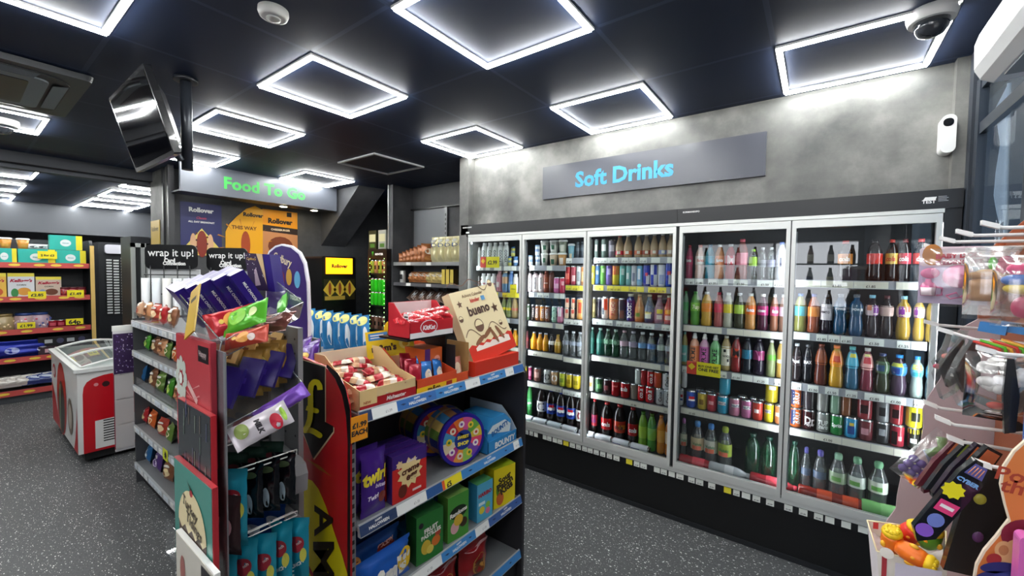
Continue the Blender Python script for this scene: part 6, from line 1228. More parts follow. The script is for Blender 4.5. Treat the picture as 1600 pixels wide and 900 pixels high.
lrow('top', 0, [(222, 2), (234, 1), (246, 0), (258, 3), (272, 5)], .14)
lrow('second', 1, [(234, 4), (246, 5), (256, 1), (266, 6), (278, 7)], .12, .10)
lrow('third', 2, [(226, 8), (241, 5), (252, 6), (268, 4), (280, 1)], .14, .10)
lrow('fourth', 3, [(228, 3), (238, 7), (254, 0), (266, 6)], .12, .13)
t = thing('price_card', 'yellow star price card on the fourth shelf of the left gondola', 'price card', (ony(263, 700, LY).x, LY - .016, .44)); MB().box(-.05, .05, -.001, 0, -.03, .045, pm('#d8dc2c', .5)).build('card', t)
a = MB(); dec_star(a, .01, .008, .028, .014, 8, '#1c1c1c', .004, 2); a.build('printed_star', t)
lrow('bottom', 4, [(232, 8), (246, 9), (262, 5)], .13, .13)
t = thing('price_card', 'leaning yellow offer card among the bags at the left gondola top', 'price card', (ony(284, 500, LY).x + .02, LY + .03, 1.262)); MB().box(-.03, .03, -.001, .001, 0, .17, pm('#d6b83c', .5)).build('card', t); t.rotation_euler = (R(-10), R(-20), 0)
a = MB(); a.poly([(-.02, -.002, .12), (.02, -.002, .12), (.02, -.002, .14), (-.02, -.002, .14)], INK); a.build('printed_bar', t)
# clip strip at the gondola corner
t = thing('clip_strip', 'narrow white and purple hanging strip display at the gondola corner', 'hanging display', (LX0 - .025, .765, 0))
a = MB(); a.box(-.012, .0, -.055, .055, .27, 1.18, pm('#e4e2e2', .4)); a.box(-.014, .002, -.058, .058, 1.18, 1.22, pm('#efefea', .4)); a.build('backing', t)
a = MB(); a.box(.0, .012, -.055, .055, .86, 1.16, pm('#3a2450', .35)); rr3 = random.Random(3)
for k in range(60): y, z = rr3.uniform(-.05, .05), rr3.uniform(.87, 1.15); a.poly([(.0126, y, z), (.0126, y + .006, z), (.0126, y + .006, z + .008), (.0126, y, z + .008)], pm(rr3.choice(('#8c7cb0', '#c8bcd8', '#6a5494')), .4))
a.build('patterned_pack', t)
for k in range(3): MB().box(.0, .010, -.053, .053, .29 + k * .19, .47 + k * .19, pm('#cdc8c8', .4)).build('white_pack', t)
MB().box(.0, .003, -.058, -.053, .29, .86, pm('#8c2c44', .4)).build('red_edge', t)
# ================================================================ ICE CREAM FREEZER
fz = thing('chest_freezer', 'red and white ice cream chest freezer with sliding glass lids', 'freezer', (0, 0, 0))
FX0, FX1, FY0, FY1 = -6.28, -4.86, .60, 1.22
WR = pm('#e8e8e6', .35); RD = pm('#c81020', .28, 0, .3)
a = MB(); a.prism([((x, y, .10), (x + (.02 if x > -5 else -.0), y, .785)) for x, y in ((FX0, FY0), (FX1, FY0), (FX1, FY1), (FX0, FY1))], WR); a.build('cabinet', fz)
a = MB(); a.box(FX0 + .05, FX1 - .04, FY0 + .04, FY1 - .04, .03, .10, pm('#1a1a1c', .6)); a.build('plinth', fz)
a = MB(); a.rbox(FX0 - .02, FX1 + .04, FY0 - .02, FY1 + .02, .785, .815, pm('#d8dad8', .3), .03, 'z')
fo = a.build('top_rim', fz)
a = MB(); n = 12
def arch(u): return .818 + .05 * math.sin(math.pi * u)
a.grid(lambda u, v: (FX1 - .03 - (FX1 - FX0 - .06) * v, FY0 + .03 + (FY1 - FY0 - .06) * u, arch(u)), 10, 2, film((.85, .92, .92), .5, .02, .12, (.75, .8, .8), edge=1.2)); a.build('sliding_glass_lid', fz)
a = MB()
for x in (FX1 - .03, FX1 - .70, FX0 + .03): a.tube([(x, FY0 + .03 + (FY1 - FY0 - .06) * k / 10, arch(k / 10) + .004) for k in range(11)], .008, WR, 6)
a.tube([(FX1 - .03, FY0 + .03, .825), (FX0 + .03, FY0 + .03, .825)], .009, WR, 6); a.build('lid_frame', fz)
def fq(y, z, o=.001): return (FX1 + .02 * (z - .1) / .685 + o, y, z)
a = MB()
arcp = [(FY0 + .03, .10)] + [(FY0 + .03, .60), (FY0 + .036, .66), (FY0 + .055, .70), (FY0 + .09, .725), (FY0 + .16, .745), (FY0 + .30, .755), (FY0 + .45, .75), (FY1 - .01, .735), (FY1 - .01, .10)]
a.poly([fq(*p) for p in arcp], RD)
a.poly([fq(y, z, .002) for y, z in ((FY0 + .10, .36), (FY0 + .36, .37), (FY0 + .36, .45), (FY1 - .02, .455), (FY1 - .02, .12), (FY0 + .10, .12))], WR)
for y, z, w_, h_, c in ((.17, .665, .05, .05, '#3a1a1c'), (.235, .665, .04, .055, '#5a2a24'), (.295, .66, .05, .05, '#4a9ad0'), (.35, .67, .05, .05, '#e8c84a'), (.41, .675, .05, .045, '#8cb83c'), (.47, .675, .05, .045, '#e87a3c'), (.53, .68, .05, .04, '#d8503c'), (.11, .67, .03, .03, '#e89a9c')):
    a.poly([fq(FY0 + y + w_ / 2 * math.cos(q), z + h_ / 2 * math.sin(q), .003) for q in [k * .785 + .39 for k in range(8)]], pm(c, .4))
a.build('printed_end', fz)
a = MB()
for c0_ in (.15, .37):
    for k in range(9): a.add([fq(FY0 + c0_, .17 + k * .022, .003), fq(FY0 + c0_ + .15, .17 + k * .022, .003), fq(FY0 + c0_ + .15, .18 + k * .022, .003), fq(FY0 + c0_, .18 + k * .022, .003)], [(0, 1, 2, 3)], pm('#1a1a1c', .5))
a.build('vent_grille', fz)
a = MB()
def sq_(x, z, o=.0015): return (x, FY0 - o, z)
for pts, c, l in (([(FX1 - .02, .10), (FX1 - .02, .50), (FX1 - .06, .36), (FX1 - .12, .22), (FX1 - .20, .10)], '#c81020', 1), ([(FX0 + .02, .10), (FX0 + .02, .5), (FX0 + .25, .34), (FX0 + .5, .10)], '#c81020', 1),
    (ell(FX0 + .62, .42, .27, .34, 24), '#c8281c', 2), (ell(FX0 + .62, .34, .17, .25, 20), '#2a3028', 3), ([(FX0 + .50, .12), (FX0 + .56, .12), (FX0 + .60, .55), (FX0 + .54, .55)], '#8c9878', 4), (ell(FX0 + 1.08, .35, .13, .16, 20), '#7a6a5a', 3), (ell(FX0 + 1.08, .35, .09, .11, 20), '#c8bcae', 4), (ell(FX0 + .20, .62, .09, .07, 16), '#c8202c', 3), (ell(FX0 + .20, .62, .05, .04, 16), '#f0e0e0', 4)):
    a.poly([sq_(x, z, .001 * l) for x, z in pts], pm(c, .35))
a.build('printed_side', fz)
# ice creams under the glass
for k in range(12):
    inst(('ice', k % 3), mk_carton(.20, .12, .06, ('#e8dcb0', '#e8c0c0', '#c8d8b0')[k % 3], '#d8d0c0', ('#e6d4a0', '#e0a8a8', '#bcd09c')[k % 3]), (FX1 - .25 - .22 * (k % 6), FY0 + .2 + .22 * (k // 6), .742), .1 * (k % 4), ('cream', 'pink', 'green')[k % 3] + ' ice cream carton under the freezer glass', 'ice cream carton', ('cream', 'pink', 'green')[k % 3] + ' ice cream cartons under the freezer glass')
# ================================================================ FAR GROCERY SHELVING
sg = thing('grocery_shelving', 'tall grocery shelving with red ticket strips and a yellow end edge', 'shelving', (0, 0, 0))
SX = -7.8; SY0, SY1 = -1.2, 1.11
a = MB(); a.box(SX - .5, SX - .47, SY0, SY1, 0, 2.0, pm('#2c2e33', .5)); a.build('rear_panel', sg)
a = MB(); a.prism([((x, SY1, z), (x, SY1 + .03, z)) for x, z in [(SX - .5, 0), (SX + .05, 0), (SX + .05, 1.90), (SX + .03, 1.96), (SX - .02, 2.0), (SX - .5, 2.0)]], pm('#24262a', .5)); a.build('end_panel', sg)
a = MB(); a.box(SX + .045, SX + .06, SY1 - .0, SY1 + .04, .35, 1.93, pm('#dcb96a', .45)); a.build('yellow_edge', sg)
SZ = [1.675, 1.262, .862, .52, .135]
for n, z in enumerate(SZ):
    dp = .0 if n < 4 else .08
    a = MB(); a.box(SX - .47, SX + dp - .002, SY0, SY1 - .002, z - .02, z, pm('#5a4a4a', .5)); s_ = a.build('shelf', sg)
    a = MB(); a.box(SX + dp, SX + dp + .012, SY0, SY1 - .002, z - .045, z + .02, pm('#c8504c', .45)); y = SY1 - .1; rnd = random.Random(n + 7)
    while y > SY0 + .1:
        a.poly([(SX + dp + .013, y + .05 * math.cos(q), z - .01 + .016 * math.sin(q)) for q in [k * .785 for k in range(8)]], pm('#f2cf4a', .5)); y -= rnd.choice((.14, .2, .26))
    a.build('ticket_strip', s_)
a = MB(); a.box(SX - .4, SX + .04, SY0, SY1, 0, .085, pm('#4a4d52', .5)); a.build('plinth', sg)
for px_, py_, w_, txt, lab in ((59, 404, 30, '2 for £3', 'yellow offer card under the tissue boxes on the top shelf'), (44, 466, 28, '£2.85', 'yellow £2.85 card under the cereal boxes'), (105, 464, 26, '£1.49', 'yellow £1.49 card right of the cereal boxes'), (27, 514, 28, '£1.99', 'yellow £1.99 card under the snack jars'), (103, 508, 27, '64p', 'yellow 64p card at the right of the jar shelf')):
    c0 = onx(px_, py_, SX + .016); c1 = onx(px_ + w_, py_ - 11, SX + .016)
    t = thing('price_card', lab, 'price card', (SX + .014, c0.y, c0.z)); W_, H_ = c1.y - c0.y, abs(c1.z - c0.z)
    MB().box(0, .003, 0, W_, 0, H_, pm('#f4e21c', .5)).build('card', t); MB().text(txt, (.0036, W_ / 2, H_ * .45), (0, 1, 0), (0, 0, 1), 1, INK, .04, width=W_ * .7).build('lettering', t)
def fbox(px0, px1, py0, z, key, mk, lab, cat, grp=None, back=0.0):
    c0, c1 = onx(px0, py0, SX - .03), onx(px1, py0, SX - .03); w = c1.y - c0.y
    return inst(key, mk(w), (SX - .08 - back, (c0.y + c1.y) / 2, z + .002), R(90), lab, cat, grp)
def tissue(w):
    def deco(b, W, d, h):
        dec_rect(b, W * .30, W / 2, 0, h, '#e8dc2c', d, 1); dec_disc(b, -W * .02, h * .48, W * .17, '#dfe8e8', d, 2, h * .24); dec_text(b, 'tissues', -W * .02, h * .48, W * .2, '#2c8c94', d, .02, .2)
    return mk_carton(w, .12, .185 if w > .2 else .185, '#27b3a4', '#27a094', '#8adad0', deco)
for n, (p0, p1) in enumerate(((-40, -14), (-12, 26), (28, 86), (87, 134))):
    fbox(p0, p1, 400, SZ[0], ('tis', n), tissue, ('outer', 'far left', 'middle', 'right')[n] + ' teal tissue box in the lower row on the top shelf', 'tissue box', 'teal tissue boxes')
o = fbox(77, 128, 370, SZ[0] + .189, ('tis', 9), tissue, 'teal tissue box stacked on top of the lower row', 'tissue box', 'teal tissue boxes', .0)
for n, p in enumerate((4, 32)):
    c = onx(p + 5, 385, SX - .12)
    inst('cupn', mk_cup(.055, .13, '#d8903c', (('#e8c890', -.5, .5, .5, .8),), '#eef0f2'), (SX - .20, c.y, SZ[0] + .191), 0, ('left', 'right')[n] + ' orange noodle cup behind the tissue boxes', 'cup', 'noodle cups')
t = thing('support_carton', 'grey carton behind the tissue boxes carrying the cups', 'box', (SX - .27, .52, SZ[0] + .002)); MB().box(-.12, .11, -.6, .5, 0, .186, pm('#8a8c90', .5)).build('carton', t)
for n, p in enumerate((52, 66)):
    c = onx(p, 388, SX - .2); inst('pkt', mk_pouch(.10, .06, .05, '#dfe0e2', simple('', '#3a3a40', 'MINI'), seed=70), (SX - .20, c.y, SZ[0] + .196), R(90), ('left', 'right')[n] + ' small white packet lying behind the tissue boxes', 'packet', 'small white packets')
def cereal(front, bowl, bl):
    def g(w):
        def deco(b, W, d, h):
            dec_rect(b, -W / 2, W / 2, h * .86, h, '#e8d84a', d, 1); dec_text(b, "Kellogg's", 0, h * .70, W * .85, '#b01c3c', d, .05, .3); dec_disc(b, W * .1, h * .25, W * .26, bowl, d, 2, h * .16); dec_disc(b, -W * .25, h * .2, W * .14, bl, d, 3, h * .18); dec_text(b, 'CORN', 0, h * .52, W * .35, '#3c4a3c', d, .03)
        return mk_carton(w, .07, .30, front, front, '#e8d84a', deco, 'cereal_box')
    return g
fbox(-30, 10, 440, SZ[1], 'cer0', cereal('#e4b84a', '#c85a2c', '#6c3a20'), 'yellow cereal box left of the white cereal box', 'cereal box')
fbox(12, 54, 440, SZ[1], 'cer1', cereal('#d9dce0', '#d8983c', '#3a8c4c'), 'white cereal box with a green bird shape, second shelf', 'cereal box')
o = fbox(56, 96, 440, SZ[1], 'cer2', cereal('#cdb9a8', '#6a3a24', '#8aa4c8'), 'shorter tan cereal box right of the white one', 'cereal box'); o.scale = (1, 1, .85)
for n in range(3):
    c = onx(101 + 13 * n, 455, SX - .06); inst('redj', mk_tub(.048, .12, '#7a1c28', '#b84a3c', '#5a1c24'), (SX - .07, c.y, SZ[1] + .002), R(90), ('left', 'middle', 'right')[n] + ' dark red jar beside the cereal boxes', 'jar', 'dark red jars on the cereal shelf')
for n, (p, c_, l_) in enumerate(((5, '#a8946c', 'brown jar of round biscuits at the left of the jar shelf'), (38, '#b89a9c', 'left pink and blue lidded snack jar on the jar shelf'), (62, '#b49aa8', 'right pink and blue lidded snack jar on the jar shelf'))):
    c = onx(p, 495, SX - .1)
    def jar(c_=c_, n=n):
        t = empty('snack_jar'); MB().lathe([(.085, 0), (.095, .02), (.095, .15), (.07, .18)], pm(c_, .25, 0, .4), 18).build('jar_body', t)
        MB().lathe([(.075, .175), (.075, .205)], pm('#27407c' if n else '#8a7444', .35), 18).build('lid', t)
        b = MB(); rr4 = random.Random(n)
        for k in range(26):
            an, z = rr4.uniform(-2.2, 2.2), rr4.uniform(.02, .145); b.ball((.092 * math.sin(an), -.092 * math.cos(an), z), .013, pm(rr4.choice(('#e0c8a0', '#a8843c', '#d8b890') if n == 0 else ('#e8dce0', '#c85a6c', '#4a5a9c', '#d8c0c8')), .4), 1, .5, 1, 8, 5)
        b['x'] if False else None
        b.build('contents', t); return t
    inst(('jar', n), jar, (SX - .12, c.y, SZ[2] + .002), R(90), l_, 'jar')
for n in range(4):
    c = onx(82 + 13 * n, 500, SX - .06); inst('redtin', mk_can(.045, .10, '#8c1c2c', (('#c85060', -.5, .5, .3, .7),)), (SX - .07, c.y, SZ[2] + .002), R(90), ORD[n] + ' of the short dark red tins on the jar shelf', 'tin', 'short dark red tins')
for lay, (c_, nm) in enumerate((('#3a2a34', 'patterned'), ('#16161c', 'black'))):
    for n in range(2):
        c = onx(84 + 34 * n, 545, SX - .1)
        inst(('blkpk', lay), mk_carton(.27, .18, .115, c_, c_, c_, lambda b, w, d, h, lay=lay: (dec_rect(b, -w * .3, -w * .05, h * .3, h * .7, '#c8ccd0' if lay else '#d8b0b8', d, 1), dec_disc(b, w * .2, h * .5, w * .12, '#4a4a6c' if lay else '#a8707c', d, 1, h * .3)), 'multipack'), (SX - .14, c.y, SZ[3] + .002 + .118 * lay), R(90), ('left ' if n == 0 else 'right ') + nm + ' multipack beside the blue one on the fourth shelf', 'multipack', 'multipacks')
c = onx(28, 545, SX - .1)
inst('bluepk', mk_pouch(.66, .20, .16, '#2436b0', lambda b, fn, w, h: (mp_blob(b, fn, -.05, h * .45, .06, .04, '#a8b4e8'), mp_blob(b, fn, .20, h * .42, .05, .03, '#d8dcec')), seed=81), (SX - .12, c.y, SZ[3] + .01), R(90), 'large blue shrink wrapped multipack on the fourth shelf', 'multipack')
for n in range(5):
    c = onx(4 + 17 * n, 600, SX - .0)
    inst(('wh', n // 3), mk_pouch(.22, .16, .10, ('#d6d2cc', '#3a4a8c')[n // 3], simple('', ('#c0b8b0', '#c8d0e0')[n // 3], 'RICE'), seed=83), (SX + .0, c.y, SZ[4] + .045), R(90), ORD[n] + ' bag from the left on the bottom grocery shelf', 'snack bag', 'bags on the bottom grocery shelf', rot=(R(-35), 0, R(90)))
# far coolers between the grocery shelving and the pillar
t = thing('tall_cooler', 'dark tall merchandiser with three racks of white tags in the far corner', 'merchandiser', (0, 0, 0))
KX = -8.6; P_ = lambda x, y: onx(x, y, KX)
y0, y1 = P_(162, 450).y, P_(206, 450).y
a = MB(); a.box(KX - .6, KX, y0 - .05, y1 + .1, 0, 2.02, pm('#1c1f24', .5)); a.build('cabinet', t)
a = MB(); a.rbox(KX, KX + .06, P_(163, 390).y, P_(201, 390).y, P_(163, 396).z, P_(163, 382).z, pm('#d8d8e2', .4), .03, 'x'); a.build('light_canopy', t)
for px_ in (171, 182, 193.5):
    a = MB(); yc = P_(px_, 450).y; zt, zb = P_(px_, 404).z, P_(px_, 490).z
    a.box(KX + .002, KX + .012, yc - .04, yc + .04, zb, zt, pm('#0c0d10', .5)); k = 0
    z = zb
    while z < zt: a.box(KX + .012, KX + .016, yc - .03, yc + .03, z, z + .022, pm('#dfe2e0', .45)); z += .042
    a.build('tag_rack', t)
t = thing('glass_cooler', 'silver framed glass cooler half hidden by the grey pillar', 'fridge', (0, 0, 0))
KX2 = -6.7; q0, q1 = onx(206, 450, KX2).y, onx(236, 450, KX2).y
a = MB(); a.box(KX2 - .5, KX2 - .03, q0, q1, 0, 1.95, pm('#202327', .5)); a.box(KX2 - .5, KX2 + .0, q0 - .0, q1, 1.95, 2.03, pm('#26282d', .5)); a.build('cabinet', t)
a = MB()
for y in (q0, (q0 + q1) / 2, q1 - .04): a.box(KX2 - .03, KX2, y, y + .04, .2, 1.95, pm('#c8ccca', .35, .5))
a.box(KX2 - .03, KX2, q0, q1, 1.90, 1.95, pm('#d8dcda', .35, .3)); a.build('door_frame', t)
# wrapping paper racks with their black headers
def wraprack(pxa, pxb, pya, pyb, depth, lab, n):
    pL = dep(pxa, (pya + pyb) / 2, depth); pR = dep(pxb, (pya + pyb) / 2, depth); u = (pR - pL); u.z = 0; W_ = u.length; u.normalize(); nv = Vector((u.y, -u.x, 0))
    if nv.dot(Vector((0, 0, 0)) - pL) < 0: nv = -nv
    rz = math.atan2(u.y, u.x); zt = dep(pxa, pya, depth).z; zb = dep(pxa, pyb, depth).z
    t = thing('gift_wrap_rack', lab, 'display stand', ((pL.x + pR.x) / 2, (pL.y + pR.y) / 2, 0), rz)
    a = MB(); a.rbox(-W_ / 2, W_ / 2, -.012, 0, zb, zt, pm('#0d0e11', .35), .05, 'y', 6); hd = a.build('header_board', t)
    a = MB(); a.text('wrap it up!', (0, -.0135, zb + (zt - zb) * .68), (1, 0, 0), (0, 0, 1), 1, WHITE, .012, width=W_ * .88); a.text('Card', (-.01, -.0135, zb + (zt - zb) * .36), (1, 0, 0), (0, 0, 1), .048, WHITE, .05)
    a.text('Connection', (.03, -.0135, zb + (zt - zb) * .24), (1, 0, 0), (0, 0, 1), .042, WHITE, .05);  a.build('lettering', hd)
    a = MB(); r = .005; BW = pm('#26272a', .4)
    for x in (-W_ * .38, -W_ * .12, W_ * .14, W_ * .38): a.tube([(x, -.02, .02), (x, -.02, zb + .03)], r, BW, 5)
    for z in (zb - .05, zb - .22, zb - .45, zb - .7, zb - 1.0): a.tube([(-W_ / 2, -.02, z), (W_ / 2, -.02, z)], r, BW, 5)
    for z in (zb - .12,):
        for x in (-W_ * .38, W_ * .0): a.tube([(x, -.02, z), (x + W_ * .16, -.02, z), (x + W_ * .16, -.02, z - .12)], r * .8, BW, 5)
    a.build('wire_grid', t)
    a = MB(); a.box(-W_ / 2, W_ / 2, .02, .03, .05, zb, pm('#c9cbcc', .6)); a.box(-W_ / 2, W_ / 2, -.04, .06, 0, .02, BW); a.build('rear_board', t)
    for k in range(5):
        x = -W_ * .4 + W_ * .2 * k
        tag(MB().lathe([(.03, 0), (.03, .62)], pm(('#e2e4e6', '#d8dce2', '#eceae6')[k % 3], .45), 14, (0, 0, 0)).build('gift_wrap_roll', None, (t.location.x + u.x * x - nv.x * .0 + nv.x * .06, t.location.y + u.y * x + nv.y * .06, zb - .70)), ORD[k] + ' white roll from the left in the ' + n + ' gift wrap rack', 'gift wrap roll', 'rolls in the ' + n + ' rack')
wraprack(228, 309, 382, 420, 3.66, 'left gift wrap rack with a black wrap it up! header', 'left')
wraprack(324, 388, 387, 423, 3.75, 'right gift wrap rack with a black wrap it up! header', 'right')
t = thing('hanging_notice', 'slim yellow notice fixed to the grey pillar', 'notice', (0, 0, 0))
pa, pb = ony(236, 346, 1.355), ony(250, 381, 1.355); a = MB(); a.box(pa.x, pb.x, 1.352, 1.358, pb.z, pa.z, pm('#d2b04a', .45)); a.build('board', t)
a = MB(); a.text('Rollover', ((pa.x + pb.x) / 2, 1.3512, pa.z - .09), (1, 0, 0), (0, 0, 1), 1, pm('#6a5420', .5), .03, width=(pb.x - pa.x) * .75); a.build('lettering', t)
# ================================================================ FOOD TO GO CORNER
PX = -5.515
def wp(x, y, o=0): p = onx(x, y, PX + .004 + o); return p
def poster(name, lab, quad, col): 
    t = thing(name, lab, 'poster', (0, 0, 0)); ys = [wp(*q).y for q in quad]; zs = [wp(*q).z for q in quad]; y0, y1, z0, z1 = min(ys), max(ys), min(zs), max(zs)
    MB().box(PX, PX + .005, y0, y1, z0, z1, pm(col, .4)).build('sheet', t); return t, y0, y1, z0, z1
def PZ(y, z, l=1): return (PX + .0055 + .0006 * l, y, z)
t, y0, y1, z0, z1 = poster('poster', 'navy Rollover poster showing a hot dog in a yellow wrap', ((281, 314), (347, 400)), '#262a66'); w_, h_ = y1 - y0, z1 - z0
a = MB(); a.text('Rollover', PZ((y0 + y1) / 2, z1 - h_ * .13), (0, 1, 0), (0, 0, 1), 1, WHITE, .05, width=w_ * .6); a.text('Classic', PZ((y0 + y1) / 2, z1 - h_ * .28), (0, 1, 0), (0, 0, 1), 1, pm('#c8405c', .5), .02, .3, width=w_ * .25); a.text('ALL DAY BREAKFAST', PZ((y0 + y1) / 2, z1 - h_ * .36), (0, 1, 0), (0, 0, 1), 1, WHITE, .04, width=w_ * .64)
a.poly([PZ(y, z) for y, z in ((y0, z0), (y0 + .02, z0 + h_ * .12), ((y0 + y1) / 2, z0 + h_ * .52), (y1 - .02, z0 + h_ * .14), (y1, z0))], pm('#e6cf6c', .5)); ym = (y0 + y1) / 2
a.poly([PZ(ym + .05 * math.cos(q), z0 + h_ * .22 + h_ * .26 * math.sin(q), 2) for q in [k * .4 for k in range(16)]], pm('#8c2c1c', .4)); a.poly([PZ(ym + .08 + .03 * math.cos(q), z0 + h_ * .2 + h_ * .22 * math.sin(q), 2) for q in [k * .4 for k in range(16)]], pm('#e0b088', .4)); a.poly([PZ(ym - .08 + .03 * math.cos(q), z0 + h_ * .2 + h_ * .22 * math.sin(q), 2) for q in [k * .4 for k in range(16)]], pm('#e0b088', .4))
for k in range(7): a.poly([PZ(ym + .05 * (1 if k % 2 else -1) + .01 * math.cos(q), z0 + h_ * (.03 + .065 * k) + .012 * math.sin(q), 3) for q in [j * .785 for j in range(8)]], pm('#5a1c14', .4))
a.build('printed_art', t)
t, y0, y1, z0, z1 = poster('poster', 'orange cheeseburger Rollover poster at the right under the green sign', ((410, 326), (465, 400)), '#f2a21c'); w_, h_ = y1 - y0, z1 - z0; ym = (y0 + y1) / 2
a = MB(); a.text('Rollover', PZ(ym, z1 - h_ * .24), (0, 1, 0), (0, 0, 1), 1, INK, .05, width=w_ * .7); a.poly([PZ(*q) for q in ((y0, z1 - h_ * .34), (y1, z1 - h_ * .38), (y1, z1 - h_ * .52), (y0, z1 - h_ * .48))], pm('#2a1a18', .5)); a.text('CHEESEBURGER', PZ(ym, z1 - h_ * .43, 2), (0, 1, 0), (0, 0, 1), 1, pm('#f0dcc0', .5), .04, width=w_ * .55)
a.poly([PZ(*q) for q in ((y0, z0), (y1, z0), (y1, z1 - h_ * .52), (y0, z1 - h_ * .48))], pm('#c88a5c', .5)); a.poly([PZ(ym + w_ * .36 * math.cos(q), z0 + h_ * .2 + h_ * .22 * math.sin(q), 2) for q in [k * .4 for k in range(16)]], pm('#7a3a20', .5)); a.poly([PZ(*q, 3) for q in ((y1 - w_ * .32, z1 - h_ * .02), (y1 - w_ * .18, z1 - h_ * .02), (y1 - w_ * .18, z1 - h_ * .12), (y1 - w_ * .32, z1 - h_ * .12))], INK)
a.build('printed_art', t)
t = thing('poster', 'arched yellow THIS WAY poster with a hot dog drawing', 'poster', (0, 0, 0))
ap = [wp(x, y) for x, y in ((352, 400), (352, 362), (358, 350), (370, 338), (385, 326), (398, 322), (410, 328), (410, 400))]
a = MB(); a.prism([((PX + .006, p.y, p.z), (PX + .014, p.y, p.z)) for p in ap], pm('#f2b01e', .4)); a.build('sheet', t); a = MB()
def P4(x, y, l=0): p = onx(x, y, PX + .0152 + l * .0006); return p
a.text('THIS WAY', P4(382, 356), (0, 1, 0), (0, 0, 1), 1, pm('#7a4a14', .5), .04, width=.27); a.text('Rollover', P4(396, 336), (0, 1, 0), (0, 0, 1), 1, INK, .05, width=.22)
c = P4(384, 382); a.poly([c + Vector((0, .05 * math.cos(q), .16 * math.sin(q))) for q in [k * .4 for k in range(16)]], pm('#b04a24', .4))
for k in range(12):
    q = k * math.pi / 6 + .2; d1 = Vector((0, math.cos(q), math.sin(q))); a.poly([c + d1 * .2, c + d1 * .3 + Vector((0, .006, .006)), c + d1 * .3 - Vector((0, .006, .006))], pm('#d88a1c', .4))
a.build('printed_art', t)
# counter, hot dog machine
t = thing('food_counter', 'dark counter carrying the hot dog machine', 'counter', (0, 0, 0)); a = MB(); a.box(-5.50, -4.85, 1.9, 3.02, .85, .90, BLACK); a.build('worktop', t)
for y in (1.91, 2.46): MB().box(-5.48, -4.90, y, y + .545, .0, .849, pm('#1e1f22', .4)).build('cupboard_door', t)
hm = thing('hot_dog_machine', 'black Rollover hot dog cabinet with an orange lit panel', 'food cabinet', (0, 0, 0))
HX = -4.93; hp = lambda x, y, o=0: onx(x, y, HX + o)
ya, yb_ = hp(503, 450).y, hp(556, 450).y; zt = hp(530, 401).z
a = MB(); a.rbox(-5.42, HX, ya, yb_, .902, zt, pm('#0b0b0d', .3), .03, 'x'); a.build('cabinet', hm)
q0, q1 = hp(509, 428), hp(550, 404); a = MB(); a.box(HX, HX + .012, q0.y, q1.y, q0.z, q1.z, em('#ff9e14', 1.1, 'lit_panel')); o_ = a.build('lit_panel', hm)
MB().text('Rollover', (HX + .0135, (q0.y + q1.y) / 2, (q0.z + q1.z) / 2), (0, 1, 0), (0, 0, 1), 1, INK, .05, width=(q1.y - q0.y) * .6).build('lettering', o_)
q0, q1 = hp(506, 470), hp(554, 436); a = MB(); a.box(HX, HX + .006, q0.y, q1.y, q0.z, q1.z, pm('#2e2a14', .4)); W_, H_ = q1.y - q0.y, q1.z - q0.z
for k in range(3):
    yc = q0.y + W_ * (.18 + .32 * k); a.poly([(HX + .007, yc + dy, q0.z + dz) for dy, dz in ((-.09, H_ * .5), (0, H_ * .95), (.09, H_ * .5), (0, H_ * .15))], pm('#d8b43c', .45)); a.poly([(HX + .008, yc + .02 * math.cos(q), q0.z + H_ * .55 + H_ * .3 * math.sin(q)) for q in [j * .6 for j in range(10)]], pm('#8c4420', .45))
a.box(HX + .006, HX + .01, q0.y + .01, q0.y + W_ * .66, q0.z + .005, q0.z + H_ * .2, pm('#b8983c', .5)); a.build('picture_window', hm)
for k in range(4): c = hp(515 + 11 * k, 490); inst('roll', mk_wrap(.16, .06, .05, ('#c88a3c', '#d8a050', '#b87a34'), None, name='hot_dog_roll', seed=5), (HX + .05 * 0 - .08, c.y, zt - .0 + .001) if False else (-4.86 - .0, 0, 0) if False else (HX - .2, ya + .06 + .12 * k, zt + .001), R(90), ORD[k] + ' wrapped roll from the left on top of the hot dog cabinet', 'bread roll', 'wrapped rolls on the hot dog cabinet') if False else None
# slim energy drink fridge
mf = thing('slim_fridge', 'slim black energy drink fridge with green cans beside the alcove', 'fridge', (0, 0, 0))
MY = 3.16; mp_ = lambda x, y, o=0: ony(x, y, MY + o); xa, xb = mp_(575, 450).x, mp_(604, 450).x; zt2 = mp_(590, 389).z
a = MB(); a.box(xa, xb, MY + .06, MY + .45, 0, zt2, pm('#0a0b0c', .35)); a.box(xa, xb, MY, MY + .06, zt2 - .12, zt2, pm('#101112', .3)); a.box(xa, xa + .03, MY, MY + .06, 0, zt2 - .12, pm('#0e0f10', .3)); a.box(xb - .03, xb, MY, MY + .06, 0, zt2 - .12, pm('#0e0f10', .3)); a.box(xa, xb, MY, MY + .06, 0, .35, pm('#0e0f10', .3)); a.build('cabinet', mf)
a = MB(); xc = (xa + xb) / 2; a.text('MONSTER', (xc + .04, MY - .001, zt2 - .065), (1, 0, 0), (0, 0, 1), 1, WHITE, .05, width=.16)
for k in (-1, 0, 1): a.poly([(xc - .09 + k * .014 - .004, MY - .001, zt2 - .03), (xc - .09 + k * .014 + .004, MY - .001, zt2 - .03), (xc - .09 + k * .012, MY - .001, zt2 - .09 - .01 * (k == 0))], pm('#4ae03c', .4))
a.build('badge', mf)
a = MB()
for x in (xa + .035, xb - .05): 
    for k in range(26): a.box(x, x + .008, MY - .002, MY, .42 + k * .055, .432 + k * .055, em('#a8f088', 1.5, 'fridge_led'))
a.build('led_trim', mf)
